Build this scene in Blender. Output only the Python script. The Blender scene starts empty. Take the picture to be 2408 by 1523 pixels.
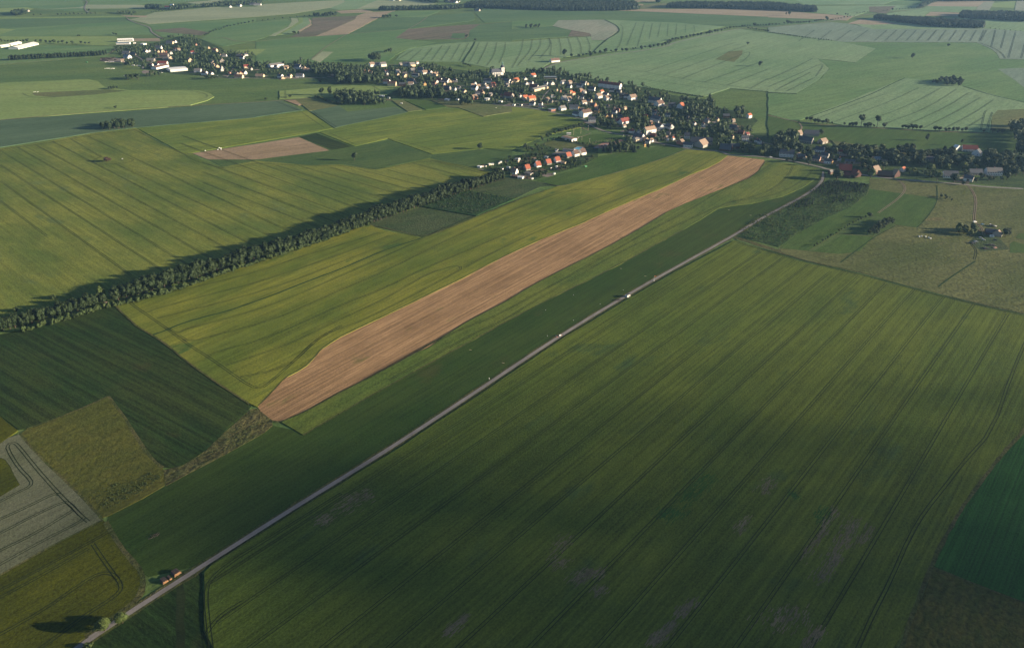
import bpy, bmesh, math, random
from mathutils import Vector, noise as mnoise
R = math.radians
random.seed(7)
scene = bpy.context.scene
COL = scene.collection

# ------------------------------------------------------------------ camera, sky, sun, exposure
F_PX, Y_HOR, K_PX, W_PX, H_PX = 1900.0, -190.0, 0.0026, 2408.0, 1523.0   # focal length and horizon in picture pixels, px per metre slope
PITCH = math.atan((H_PX / 2 - Y_HOR) / F_PX)
CAM_H = math.cos(PITCH) / K_PX
cam = bpy.data.cameras.new("camera")
cam.sensor_width = 36.0
cam.lens = 36.0 * F_PX / W_PX
cam.clip_start, cam.clip_end = 1.0, 40000.0
camo = bpy.data.objects.new("camera", cam)
camo.location = (0, 0, CAM_H)
camo.rotation_euler = (math.pi / 2 - PITCH, 0, 0)
COL.objects.link(camo)
scene.camera = camo

SUN_EL, SUN_DIR = R(11.3), Vector((1.0, -0.10, 0)).normalized()     # where the sun stands: low, off to the side
world = bpy.data.worlds.new("World")
scene.world = world
world.use_nodes = True
nt = world.node_tree
bg = nt.nodes["Background"]
sky = nt.nodes.new("ShaderNodeTexSky")
sky.sky_type = 'NISHITA'
sky.sun_disc = False
sky.sun_elevation = SUN_EL
sky.sun_rotation = math.atan2(SUN_DIR.x, SUN_DIR.y)
sky.air_density, sky.dust_density, sky.ozone_density = 0.6, 0.3, 1.0
nt.links.new(sky.outputs[0], bg.inputs[0])
bg.inputs[1].default_value = 0.05
sl = bpy.data.lights.new("sun", 'SUN')
sl.energy, sl.angle, sl.color = 5.0, R(0.5), (1.0, 0.82, 0.58)
slo = bpy.data.objects.new("sun", sl)
d = Vector((SUN_DIR.x * math.cos(SUN_EL), SUN_DIR.y * math.cos(SUN_EL), math.sin(SUN_EL)))
slo.rotation_euler = d.to_track_quat('Z', 'Y').to_euler()
slo.location = (600, 300, 600)
COL.objects.link(slo)
vs = scene.view_settings
vs.view_transform, vs.look, vs.gamma, vs.exposure = 'Standard', 'None', 1.0, 1.48
scene.cycles.max_bounces = 4
scene.cycles.diffuse_bounces = 2
scene.cycles.glossy_bounces = 1
scene.cycles.transmission_bounces = 2
scene.cycles.volume_bounces = 0
scene.cycles.caustics_reflective = scene.cycles.caustics_refractive = False

# unseen cloud bank, added towards the sun to darken the near fields
def added_shade_cloud():
    rnd = random.Random(3)
    v, f = [], []
    t = (1 + 5 ** .5) / 2
    iv = [Vector(q).normalized() for q in ((-1, t, 0), (1, t, 0), (-1, -t, 0), (1, -t, 0), (0, -1, t), (0, 1, t), (0, -1, -t), (0, 1, -t), (t, 0, -1), (t, 0, 1), (-t, 0, -1), (-t, 0, 1))]
    ft = [(0, 11, 5), (0, 5, 1), (0, 1, 7), (0, 7, 10), (0, 10, 11), (1, 5, 9), (5, 11, 4), (11, 10, 2), (10, 7, 6), (7, 1, 8), (3, 9, 4), (3, 4, 2), (3, 2, 6), (3, 6, 8), (3, 8, 9), (4, 9, 5), (2, 4, 11), (6, 2, 10), (8, 6, 7), (9, 8, 1)]
    k = 950.0 / math.tan(SUN_EL)
    for (x, y, wgt) in SHADE_CLOUD_PUFFS(rnd):
        z = 950 + rnd.uniform(-16, 16)
        c = Vector((x, y, 0)) + SUN_DIR * (z / math.tan(SUN_EL)) + Vector((0, 0, z))
        r = rnd.uniform(2.6, 4.6)
        b = len(v)
        v += [tuple(c + q * r * rnd.uniform(.8, 1.15)) for q in iv]
        f += [tuple(i + b for i in q) for q in ft]
    me = bpy.data.meshes.new('added_shade_clouds')
    me.from_pydata(v, [], f)
    m = bpy.data.materials.new('shade_cloud_white')
    m.use_nodes = True
    m.node_tree.nodes['Principled BSDF'].inputs['Base Color'].default_value = (.9, .9, .9, 1)
    m.node_tree.nodes['Principled BSDF'].inputs['Roughness'].default_value = 1
    me.materials.append(m)
    o = bpy.data.objects.new('added_shade_clouds', me)
    COL.objects.link(o)
    o['kind'] = 'stuff'

# ------------------------------------------------------------------ picture -> ground
TILE = {'D': (0, 0, 1)}
for i in range(4):
    TILE['A%d' % (i + 1)] = (602 * i, 0, .25)
    TILE['B%d' % (i + 1)] = (602 * i, 176.4, .25)
for n, x, y in (('C0', 0, 499.7), ('C1', 802.5, 382.1), ('C2', 1605.5, 382.1), ('E0', 0, 1011.2), ('E1', 802.5, 1011.2), ('E2', 1605.5, 1011.2)):
    TILE[n] = (x, y, .33575)
for n, x, y in (('V1', 400, 140), ('V2', 800, 200), ('V3', 1250, 220), ('V4', 1600, 220), ('V5', 1900, 270), ('V6', 2350, 300), ('V7', 2100, 400),
                ('V8', 2500, 440), ('V9', 1880, 540), ('V10', 2700, 440), ('V11', 3080, 500), ('V12', 3560, 540)):
    TILE[n] = (x / 1.701, y / 1.701, .125)
TILE['S1'] = (2150 / 1.701, 1050 / 1.701, .14667)
TILE['S2'] = (300 / 1.701, 2200 / 1.701, .15055)
TILE['S3'] = (0, 130 / 1.701, .08056)
TILE['S4'] = (3780 / 1.701, 780 / 1.701, .0849)

def at(t, x, y):
    a, b, f = TILE[t]
    return (a + x * f, b + y * f)

def pts(s):
    """'A1 0,0 760,0 A2 ...' -> picture points"""
    out, t = [], 'D'
    for w in s.split():
        if ',' in w:
            x, y = w.split(',')
            out.append(at(t, float(x), float(y)))
        else:
            t = w
    return out

ST, CT = math.sin(PITCH), math.cos(PITCH)
def W(p, h=0.0):
    """a picture point -> the place on the level h metres above the ground"""
    x, v = p[0] - W_PX / 2, p[1] - H_PX / 2
    z = (CAM_H - h) / (ST + v / F_PX * CT)
    return Vector((x / F_PX * z, (CT - v / F_PX * ST) * z, h))

def px(p):
    """a place -> picture point and px per metre"""
    dx, dy, dz = p[0], p[1], p[2] - CAM_H
    zc = dy * CT - dz * ST
    up = dy * ST + dz * CT
    return (W_PX / 2 + dx / zc * F_PX, H_PX / 2 - up / zc * F_PX, F_PX / zc)

def S(y):
    return K_PX * (y - Y_HOR)

def cover(p):
    """how thick the added shade cloud stands over a place (given in picture points)"""
    x, y = p
    rmp = lambda v, a, b: max(0.0, min(1.0, (v - a) / (b - a)))
    T = ((-200, 1400), (250, 1215), (640, 1010), (1150, 880), (1800, 790), (2408, 830), (3200, 950))
    for (x0, y0), (x1, y1) in zip(T, T[1:]):
        if x0 <= x <= x1:
            yt = y0 + (y1 - y0) * (x - x0) / (x1 - x0)
            break
    else:
        return 0.0
    soft = 130 + 420 * rmp(x, 600, 1700)
    edge = rmp(y, yt - 20, yt + soft)
    left = 262 + (y - 1210) * .70 if y < 1345 else 500
    return edge ** 1.15 * rmp(x, left - 10, left + 90)
def SHADE_CLOUD_PUFFS(rnd):
    out = []
    for _ in range(200000):
        X, Y = rnd.uniform(-420, 560), rnd.uniform(60, 760)
        sx, sy, s_ = px((X, Y, 0))
        if rnd.random() < cover((sx, min(sy, 1700))) * SHADE_CLOUD_DENS:
            out.append((X, Y, 1))
    return out
SHADE_CLOUD_DENS = .052
added_shade_cloud()

# ------------------------------------------------------------------ materials
MATS = {}
def new_mat(name):
    m = bpy.data.materials.new(name)
    m.use_nodes = True
    MATS[name] = m
    return m, m.node_tree.nodes, m.node_tree.links, m.node_tree.nodes["Principled BSDF"]

def nd(nodes, kind, **kw):
    n = nodes.new(kind)
    for k, v in kw.items():
        setattr(n, k, v)
    return n

def math_node(N, L, op, a, b):
    n = nd(N, 'ShaderNodeMath', operation=op)
    for i, v in enumerate((a, b)):
        if hasattr(v, 'is_output'):
            L.new(v, n.inputs[i])
        else:
            n.inputs[i].default_value = v
    return n.outputs[0]

def mapped_noise(N, L, pos, ang, sx, sy, detail=3.0, rough=.55, off=0.0):
    mp = nd(N, 'ShaderNodeVectorRotate', rotation_type='Z_AXIS')
    mp.inputs['Angle'].default_value = -ang
    L.new(pos, mp.inputs['Vector'])
    sc = nd(N, 'ShaderNodeVectorMath', operation='MULTIPLY')
    sc.inputs[1].default_value = (sx, sy, (sx + sy) * .5)
    L.new(mp.outputs[0], sc.inputs[0])
    ad = nd(N, 'ShaderNodeVectorMath', operation='ADD')
    ad.inputs[1].default_value = (off, off * 1.7, off * .3)
    L.new(sc.outputs[0], ad.inputs[0])
    nz = nd(N, 'ShaderNodeTexNoise')
    nz.inputs['Scale'].default_value = 1.0
    nz.inputs['Detail'].default_value = detail
    nz.inputs['Roughness'].default_value = rough
    L.new(ad.outputs[0], nz.inputs['Vector'])
    return nz.outputs['Fac']

def ramp(N, L, v, a, b):
    mr = nd(N, 'ShaderNodeMapRange', interpolation_type='SMOOTHSTEP')
    mr.inputs['From Min'].default_value, mr.inputs['From Max'].default_value = a, b
    L.new(v, mr.inputs['Value'])
    return mr.outputs[0]

def mixc(N, L, f, a, b):
    m = nd(N, 'ShaderNodeMix', data_type='RGBA')
    if hasattr(f, 'is_output'):
        L.new(f, m.inputs[0])
    else:
        m.inputs[0].default_value = f
    for i, c in ((6, a), (7, b)):
        if hasattr(c, 'is_output'):
            L.new(c, m.inputs[i])
        else:
            m.inputs[i].default_value = (*c, 1)
    return m.outputs[2]

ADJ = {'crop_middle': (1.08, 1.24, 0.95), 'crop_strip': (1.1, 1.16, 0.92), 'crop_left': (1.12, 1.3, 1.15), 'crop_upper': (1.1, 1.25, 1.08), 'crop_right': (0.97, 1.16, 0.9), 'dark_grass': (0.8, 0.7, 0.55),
       'rye': (0.86, 0.86, 0.86), 'crop_corner': (.5, .62, .4), 'olive_meadow': (1.02, 0.96, 0.72), 'far_brown': (0.963, 1.06, 1.16), 'far_olive': (0.877, 1.05, 0.873), 'young_green': (1, 1, 1), 'brown_meadow': (1, 1, 1), 'rough_meadow': (.86, 1.0, .86), 'airfield_grass': (1.25, 0.92, 0.62), 'fresh_grass': (0.86, 0.82, 0.9), 'far_cereal': (1.81, 1.77, 1.72), 'far_green': (1.86, 1.77, 1.72), 'far_dark': (1.81, 1.72, 1.66), 'far_light': (1.34, 1.37, 1.22), 'far_sage': (1.72, 1.72, 1.66), 'far_grey': (1.69, 1.67, 1.59), 'far_steel': (1.75, 1.75, 1.66), 'base_meadow': (1.9, 1.8, 1.7), 'stubble': (1.06, 1.06, 0.93)}  # far tints raised so the colours carry part of the distance haze
def ground_mat(name, lo, hi, ang=0.0, patch=70.0, streak=.18, sw=3.5, grain=.35, gs=1.1, bump=.5, spot=None, spot_at=(.60, .72), spot_scale=45.0, sheen=.0, rows=None, tint=(.75, .85, .45)):
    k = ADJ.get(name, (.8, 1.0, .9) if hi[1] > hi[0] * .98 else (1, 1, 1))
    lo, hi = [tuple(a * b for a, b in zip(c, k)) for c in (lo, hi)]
    spot = spot and tuple(a * b for a, b in zip(spot, k))
    m, N, L, B = new_mat(name)
    pos = nd(N, 'ShaderNodeNewGeometry').outputs['Position']
    o = random.uniform(0, 50)
    A = mapped_noise(N, L, pos, ang, .45 / patch, 1 / patch, 4, .6, o)
    st = ramp(N, L, mapped_noise(N, L, pos, ang, .006, 1 / sw, 3, .6, o + 9), .28, .72)
    iso = any(q in name for q in ('meadow', 'weed', 'plot', 'brown', 'village', 'verge'))
    g = ramp(N, L, mapped_noise(N, L, pos, ang, gs * (.5 if iso else .55), gs * (.6 if iso else 1.0), 3, .65, o + 3), .26, .74)
    g2 = ramp(N, L, mapped_noise(N, L, pos, ang, .07, .14, 3, .6, o + 5), .25, .75)
    c = mixc(N, L, ramp(N, L, A, .33, .67), lo, hi)
    if spot:
        sp = mapped_noise(N, L, pos, ang, .5 / spot_scale, 1 / spot_scale, 4, .6, o + 13)
        c = mixc(N, L, ramp(N, L, sp, *spot_at), c, spot)
    f = math_node(N, L, 'ADD', 1 - streak - grain - .09, math_node(N, L, 'MULTIPLY', st, 2 * streak))
    f = math_node(N, L, 'ADD', f, math_node(N, L, 'MULTIPLY', g, 2 * grain))
    f = math_node(N, L, 'ADD', f, math_node(N, L, 'MULTIPLY', g2, .18))
    if rows:                                          # drilled or raked lines: (spacing in metres, strength)
        vr = nd(N, 'ShaderNodeVectorRotate', rotation_type='Z_AXIS')
        vr.inputs['Angle'].default_value = -ang
        L.new(pos, vr.inputs['Vector'])
        sep = nd(N, 'ShaderNodeSeparateXYZ')
        L.new(vr.outputs[0], sep.inputs[0])
        wob = math_node(N, L, 'ADD', math_node(N, L, 'MULTIPLY', sep.outputs[1], 6.2832 / rows[0]), math_node(N, L, 'MULTIPLY', g2, 5.0))
        sn = math_node(N, L, 'SINE', wob, 0)
        f = math_node(N, L, 'ADD', f, math_node(N, L, 'MULTIPLY', math_node(N, L, 'MULTIPLY', sn, st), rows[1] * 2))
    sv = nd(N, 'ShaderNodeVectorMath', operation='SCALE')
    L.new(c, sv.inputs[0])
    L.new(f, sv.inputs['Scale'])
    L.new(sv.outputs[0], B.inputs['Base Color'])
    B.inputs['Roughness'].default_value = .95
    B.inputs['Specular IOR Level'].default_value = .1
    B.inputs['Sheen Weight'].default_value = sheen
    B.inputs['Sheen Roughness'].default_value = .45
    B.inputs['Sheen Tint'].default_value = (*tint, 1)
    bp = nd(N, 'ShaderNodeBump')
    bp.inputs['Strength'].default_value = .9
    bp.inputs['Distance'].default_value = bump * (.6 if iso else .22)
    L.new(g, bp.inputs['Height'])
    L.new(bp.outputs[0], B.inputs['Normal'])
    return m

def row_angle(a, b):
    u = W(b) - W(a)
    return math.atan2(u.y, u.x)

A_F1 = row_angle((1844, 602), (1605.5, 775))
A_F7 = row_angle((1004, 694), (1182, 603.7))
A_F15 = row_angle((238.7, 499), (436, 609))
A_F9 = row_angle((150, 820), (420, 960))
A_F14 = row_angle((0, 1470), (250, 1330))
A_F12 = row_angle((0, 1240), (170, 1160))
A_AIR = row_angle((700, 1187), (1143, 905))
A_B2 = row_angle((752, 470), (1152, 404))

ground_mat('base_meadow', (.040, .075, .022), (.062, .095, .028), .3, 160, .10, 9, .30, .5, .3)
ground_mat('crop_right', (.060, .078, .014), (.094, .104, .018), A_F1, 75, .25, 2.2, .30, 1.0, .55, spot=(.046, .068, .024), spot_at=(.60, .74), spot_scale=38)
ground_mat('crop_middle', (.084, .102, .019), (.172, .158, .030), A_F7, 70, .17, 3.0, .30, .9, .5, spot=(.052, .085, .024), spot_at=(.60, .72), spot_scale=40)
ground_mat('crop_strip', (.066, .098, .022), (.110, .128, .028), A_F7, 50, .16, 3.0, .36, .9, .5, spot=(.040, .075, .022))
ground_mat('crop_left', (.080, .102, .022), (.156, .150, .032), A_F15, 80, .16, 3.2, .30, .9, .5, spot=(.10, .115, .035))
ground_mat('crop_upper', (.092, .122, .024), (.160, .172, .034), A_B2, 60, .16, 4, .30, .8, .5)
ground_mat('crop_corner', (.085, .085, .010), (.130, .118, .012), A_F14, 40, .18, 2.2, .36, 1.0, .5, spot=(.055, .07, .015))
ground_mat('rye', (.105, .120, .066), (.150, .160, .098), A_F12, 40, .12, 2.4, .32, 1.0, .5)
ground_mat('grey_crop', (.080, .110, .064), (.110, .140, .084), A_B2, 90, .12, 4, .3, .8, .5)
ground_mat('dark_grass', (.020, .054, .014), (.040, .070, .018), A_F9, 45, .34, 2.6, .34, .9, .4, spot=(.060, .066, .026), spot_at=(.63, .76))
ground_mat('airfield_grass', (.020, .062, .014), (.032, .074, .018), A_AIR, 80, .16, 2.4, .28, 1.0, .3, spot=(.038, .068, .022))
ground_mat('rough_meadow', (.080, .090, .028), (.130, .122, .050), .4, 60, .10, 5, .30, .55, .4, spot=(.165, .125, .060), spot_at=(.60, .74))
ground_mat('olive_meadow', (.066, .082, .020), (.098, .104, .027), .9, 30, .10, 5, .26, .7, .35, spot=(.090, .072, .03))
ground_mat('weeds', (.066, .076, .024), (.094, .088, .034), .8, 9, .10, 4, .5, .5, .9, spot=(.055, .066, .022))
ground_mat('stubble', (.255, .160, .092), (.325, .205, .120), A_F7, 40, .30, 2.2, .22, 1.1, .25, spot=(.17, .14, .06), spot_at=(.62, .74), spot_scale=25, rows=(3.0, .10), tint=(.8, .7, .6))
ground_mat('tan_soil', (.250, .185, .110), (.310, .230, .150), A_B2, 50, .16, 4, .25, .8, .2)
ground_mat('fresh_grass', (.050, .110, .018), (.072, .128, .024), A_AIR, 60, .12, 5, .28, .8, .3)
ground_mat('meadow_green', (.060, .092, .028), (.090, .114, .034), .6, 60, .14, 4, .26, .8, .4)
ground_mat('young_green', (.017, .072, .012), (.027, .094, .017), A_F1, 40, .30, 1.4, .30, .9, .4)
ground_mat('brown_meadow', (.054, .066, .014), (.086, .084, .020), .9, 6, .10, 3, .4, .6, .45)
ground_mat('plot_dark', (.020, .045, .014), (.036, .062, .022), .6, 8, .10, 3, .5, .6, 1.0)
ground_mat('plot_brown', (.052, .070, .028), (.078, .082, .038), .5, 20, .10, 3, .42, .8, .6)
ground_mat('weedy_young_wood', (.030, .055, .016), (.058, .078, .024), .9, 12, .10, 3, .5, .5, 1.0)
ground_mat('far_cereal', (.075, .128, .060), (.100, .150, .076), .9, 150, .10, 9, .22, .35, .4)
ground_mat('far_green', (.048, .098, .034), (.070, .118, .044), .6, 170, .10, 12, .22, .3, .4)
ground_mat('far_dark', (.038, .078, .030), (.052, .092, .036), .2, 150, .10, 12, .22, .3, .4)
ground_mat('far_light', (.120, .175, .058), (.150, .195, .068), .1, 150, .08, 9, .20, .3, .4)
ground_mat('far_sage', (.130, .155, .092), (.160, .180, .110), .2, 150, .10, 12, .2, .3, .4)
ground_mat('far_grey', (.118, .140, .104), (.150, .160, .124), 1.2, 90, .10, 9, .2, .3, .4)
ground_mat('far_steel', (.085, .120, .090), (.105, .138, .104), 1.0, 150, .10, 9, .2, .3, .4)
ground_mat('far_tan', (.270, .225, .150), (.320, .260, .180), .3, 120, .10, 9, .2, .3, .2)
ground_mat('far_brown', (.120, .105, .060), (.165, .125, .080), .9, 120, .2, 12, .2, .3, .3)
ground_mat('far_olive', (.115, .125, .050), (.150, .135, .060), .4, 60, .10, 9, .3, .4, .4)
ground_mat('village_grass', (.030, .052, .016), (.062, .082, .026), .2, 18, .05, 6, .4, .5, .4, spot=(.11, .095, .05), spot_at=(.64, .72), spot_scale=22)
ground_mat('verge', (.050, .066, .018), (.088, .086, .032), A_AIR, 16, .1, 2, .42, .9, .5)
ground_mat('asphalt', (.195, .180, .170), (.255, .235, .220), A_AIR, 14, .14, .8, .12, 1.5, .03, sheen=0)
ground_mat('concrete_slabs', (.200, .190, .178), (.260, .245, .225), A_AIR, 14, .14, .9, .12, 1.5, .03, sheen=0)
ground_mat('dirt_track', (.190, .150, .105), (.250, .200, .140), .3, 12, .1, 1, .25, 1.2, .06, sheen=0)
ground_mat('wheel_soil_ditch_shade', (.018, .024, .008), (.030, .036, .012), .3, 12, .1, 1, .3, 1.2, .1, sheen=0)
ground_mat('ditch_grass', (.020, .044, .014), (.034, .058, .018), .3, 12, .1, 1, .3, 1.2, .2, sheen=0)
ground_mat('gravel_yard', (.190, .165, .145), (.240, .205, .175), .3, 10, .05, 2, .25, 1.0, .05, sheen=0)
ground_mat('red_cinder', (.270, .150, .120), (.330, .190, .150), .3, 10, .05, 2, .2, 1.0, .05, sheen=0)

def plain(name, c, rough=.75, var=.12, sc=1.2, spec=.3, metal=0.0, aniso=None):
    m, N, L, B = new_mat(name)
    tc = nd(N, 'ShaderNodeNewGeometry').outputs['Position']
    if aniso:
        tc = nd(N, 'ShaderNodeTexCoord').outputs['Object']
    sx, sy = aniso or (sc, sc)
    g = mapped_noise(N, L, tc, 0, sx, sy, 4, .6, random.uniform(0, 30))
    f = math_node(N, L, 'ADD', 1 - var, math_node(N, L, 'MULTIPLY', g, 2 * var))
    oi = nd(N, 'ShaderNodeObjectInfo').outputs['Random']
    f = math_node(N, L, 'MULTIPLY', f, math_node(N, L, 'ADD', .9, math_node(N, L, 'MULTIPLY', oi, .2)))
    sv = nd(N, 'ShaderNodeVectorMath', operation='SCALE')
    sv.inputs[0].default_value = c
    L.new(f, sv.inputs['Scale'])
    L.new(sv.outputs[0], B.inputs['Base Color'])
    B.inputs['Roughness'].default_value = rough
    B.inputs['Specular IOR Level'].default_value = spec
    B.inputs['Metallic'].default_value = metal
    return m

ROOF = {'d': ('dark slate', (.072, .080, .100)), 'g': ('grey', (.160, .155, .155)), 't': ('tan tiled', (.250, .180, .135)), 'o': ('orange tiled', (.400, .120, .058)),
        'r': ('dark red', (.180, .040, .034)), 'b': ('brown', (.115, .070, .056)), 'w': ('white', (.78, .77, .75)), 'k': ('blue grey', (.200, .250, .290))}
WALL = {'w': ('white', (.78, .76, .72)), 'c': ('cream', (.70, .56, .38)), 'g': ('grey stone', (.30, .28, .25)), 'b': ('brick', (.34, .15, .10)),
        'n': ('dark timber', (.085, .040, .034)), 'p': ('pink', (.62, .38, .30)), 'y': ('ochre', (.62, .40, .16))}
for k, (n, c) in ROOF.items():
    plain('roof_' + n.replace(' ', '_'), c, .7, .16, 1.0, .35, aniso=(.5, 3.0))
plain('roof_red_tiled', (.30, .085, .048), .7, .2, 1.0, .3, aniso=(.5, 3.0))
for k, (n, c) in WALL.items():
    plain('wall_' + n.replace(' ', '_'), c, .85, .08, .5)
plain('window_glass', (.035, .042, .055), .15, .1, .5, .5)
plain('door_wood', (.10, .065, .045), .6, .2, 2)
plain('chimney_brick', (.30, .14, .10), .9, .2, 3)
plain('bark', (.070, .055, .042), .9, .3, 2)
plain('white_paint', (.80, .80, .78), .4, .05, 1)
plain('dark_rubber', (.02, .02, .02), .7, .1, 1)
plain('steel', (.42, .43, .44), .45, .1, 1, .5, .6)
plain('car_silver', (.45, .47, .50), .3, .03, 1, .5)
plain('car_dark', (.035, .04, .05), .3, .03, 1, .5)
plain('car_red', (.35, .03, .03), .3, .03, 1, .5)
plain('car_blue', (.10, .20, .30), .3, .03, 1, .5)
plain('green_plastic', (.08, .26, .12), .5, .05, 1)
plain('log_bark', (.105, .080, .070), .9, .3, 1.5)
plain('log_end', (.46, .26, .13), .8, .2, 3)
plain('scrap', (.10, .09, .085), .8, .5, .8)
plain('pool_water', (.12, .48, .58), .1, .06, .2, .5)
plain('pool_stone', (.55, .53, .50), .8, .1, 1)
plain('orange_cloth', (.75, .25, .08), .8, .1, 1)
plain('skin_tone', (.55, .36, .27), .6, .05, 2)
plain('dark_cloth', (.05, .055, .09), .9, .1, 2)
plain('pale_hide', (.70, .66, .58), .8, .15, 3)
plain('brown_hide', (.22, .12, .07), .8, .15, 3)
plain('soil_heap', (.15, .11, .075), .95, .35, .9)
plain('verdigris', (.10, .20, .17), .6, .2, 1)
plain('gold', (.80, .60, .20), .3, .05, 1, .5, .8)

def leaf_mat(name, a, b, bright=1.0):
    m, N, L, B = new_mat(name)
    pos = nd(N, 'ShaderNodeNewGeometry').outputs['Position']
    g = mapped_noise(N, L, pos, 0, .5, .5, 3, .6, random.uniform(0, 30))
    oi = nd(N, 'ShaderNodeObjectInfo').outputs['Random']
    f = math_node(N, L, 'ADD', math_node(N, L, 'MULTIPLY', oi, .55), math_node(N, L, 'MULTIPLY', g, .45))
    c = mixc(N, L, f, a, b)
    L.new(c, B.inputs['Base Color'])
    B.inputs['Roughness'].default_value = .7
    B.inputs['Specular IOR Level'].default_value = .2
    return m
leaf_mat('leaf_broad', (.018, .036, .016), (.044, .068, .027))
leaf_mat('leaf_belt', (.013, .027, .010), (.029, .046, .016))
leaf_mat('leaf_conifer', (.011, .024, .014), (.021, .038, .019))
leaf_mat('leaf_bush', (.030, .054, .017), (.058, .082, .024))
leaf_mat('leaf_copper', (.045, .028, .024), (.075, .045, .032))
leaf_mat('leaf_lime', (.055, .085, .022), (.085, .112, .030))
leaf_mat('leaf_blossom', (.30, .30, .20), (.48, .46, .34))

# ------------------------------------------------------------------ object helpers
def mesh_obj(name, v, f, mat, parent=None, smooth=False, loc=None):
    me = bpy.data.meshes.new(name)
    me.from_pydata(v, [], f)
    mats = mat if isinstance(mat, (list, tuple)) else [mat]
    for q in mats:
        me.materials.append(MATS[q])
    if smooth:
        me.polygons.foreach_set('use_smooth', [True] * len(me.polygons))
    me.update()
    o = bpy.data.objects.new(name, me)
    if parent:
        o.parent = parent
    if loc:
        o.location = loc
    COL.objects.link(o)
    return o

def empty(name, loc, rz=0.0):
    o = bpy.data.objects.new(name, None)
    o.location = loc
    o.rotation_euler = (0, 0, rz)
    o.empty_display_size = .5
    COL.objects.link(o)
    return o

def tag(o, label, cat, group=None, kind=None):
    o['label'], o['category'] = label, cat
    if group:
        o['group'] = group
    if kind:
        o['kind'] = kind
    return o

def copy_tree(src, loc, rz=0.0, sc=(1, 1, 1)):
    r = src.copy()
    COL.objects.link(r)
    r.location, r.rotation_euler, r.scale = loc, (0, 0, rz), sc
    for ch in src.children:
        c = ch.copy()
        COL.objects.link(c)
        c.parent = r
        for g in ch.children:
            e = g.copy()
            COL.objects.link(e)
            e.parent = c
    return r

class MB:
    """collects boxes, tubes and loose faces for ONE mesh"""
    def __init__(s):
        s.v, s.f, s.m = [], [], []
    def add(s, v, f, mi=0):
        b = len(s.v)
        s.v += [tuple(q) for q in v]
        s.f += [tuple(i + b for i in q) for q in f]
        s.m += [mi] * len(f)
    def box(s, x0, y0, z0, x1, y1, z1, mi=0):
        v = [(x0, y0, z0), (x1, y0, z0), (x1, y1, z0), (x0, y1, z0), (x0, y0, z1), (x1, y0, z1), (x1, y1, z1), (x0, y1, z1)]
        s.add(v, [(3, 2, 1, 0), (4, 5, 6, 7), (0, 1, 5, 4), (1, 2, 6, 5), (2, 3, 7, 6), (3, 0, 4, 7)], mi)
    def tube(s, p, q, r0, r1=None, n=6, mi=0, cap=True, mcap=None):
        p, q = Vector(p), Vector(q)
        r1 = r0 if r1 is None else r1
        ax = (q - p).normalized()
        u = ax.orthogonal().normalized()
        w = ax.cross(u)
        v = []
        for c, r in ((p, r0), (q, r1)):
            for i in range(n):
                a = 2 * math.pi * i / n
                v.append(c + (u * math.cos(a) + w * math.sin(a)) * r)
        f = [(i, (i + 1) % n, n + (i + 1) % n, n + i) for i in range(n)]
        s.add(v, f, mi)
        if cap:
            s.add(v, [tuple(range(n))[::-1], tuple(range(n, 2 * n))], mi if mcap is None else mcap)
    def build(s, name, mat, parent=None, smooth=False, loc=None):
        o = mesh_obj(name, s.v, s.f, mat, parent, smooth, loc)
        if isinstance(mat, (list, tuple)):
            o.data.polygons.foreach_set('material_index', s.m)
        return o

# ------------------------------------------------------------------ the land: ground sheet, fields, roads
g0 = mesh_obj('ground', [(-14000, -1500, 0), (14000, -1500, 0), (14000, 16000, 0), (-14000, 16000, 0)], [(0, 1, 2, 3)], 'base_meadow')
g0['kind'] = 'structure'

def densify(P, step, jit):
    """walks round the outline adding points every few metres, a little off the line"""
    out = []
    n = len(P)
    for i in range(n):
        a, b = P[i], P[(i + 1) % n]
        d = (b - a).length
        k = max(1, min(60, int(d / step)))
        nrm = Vector((-(b - a).y, (b - a).x, 0)) / max(d, 1e-6)
        for j in range(k):
            t = j / k
            q = a.lerp(b, t)
            if j:
                q = q + nrm * (mnoise.noise(q * .045) * jit * 2.2 + mnoise.noise(q * .2) * jit)
            out.append(q)
    return out

def run_on(P):
    """land that reaches the edge of the view goes on beyond it"""
    def edge(p):
        return 1 if p[0] >= 2396 else 2 if p[0] <= 10 else 3 if p[1] >= 1515 else 4 if p[1] <= -1 else 0
    n, out = len(P), []
    for i, p in enumerate(P):
        e = edge(p)
        a, b = P[i - 1], P[(i + 1) % n]
        if not e or e == 4:
            out.append(p)
            continue
        inner = a if not edge(a) else b if not edge(b) else None
        if e == 3:
            q = (p[0] + max(-150, min(150, (p[0] - inner[0]) / max(1, p[1] - inner[1]) * 260)) if inner else p[0], p[1] + 260)
        else:
            dx = 700 if e == 1 else -700
            q = (p[0] + dx, p[1] + (260 if p[1] >= 1515 else 0))
        ea, eb = edge(a), edge(b)
        out += [q] if ea and eb else [p, q] if eb else [q, p] if ea else [p]
    return out

def field(name, mat, z, P, step=14.0, jit=.5, smooth=0):
    P = run_on(P)
    Q = [W(p, z) for p in P]
    for _ in range(smooth):
        N = []
        for i in range(len(Q)):
            a, b = Q[i], Q[(i + 1) % len(Q)]
            N += [a.lerp(b, .25), a.lerp(b, .75)]
        Q = N
    Q = densify(Q, step, jit)
    area = sum(Q[i].x * Q[(i + 1) % len(Q)].y - Q[(i + 1) % len(Q)].x * Q[i].y for i in range(len(Q)))
    if area < 0:
        Q.reverse()
    n = len(Q)
    v = [tuple(q) for q in Q] + [(q.x, q.y, -.2) for q in Q]
    f = [tuple(range(n))] + [(i, n + i, n + (i + 1) % n, (i + 1) % n) for i in range(n)]
    o = mesh_obj(name, v, f, mat)
    o['kind'] = 'structure'
    return o

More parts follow.
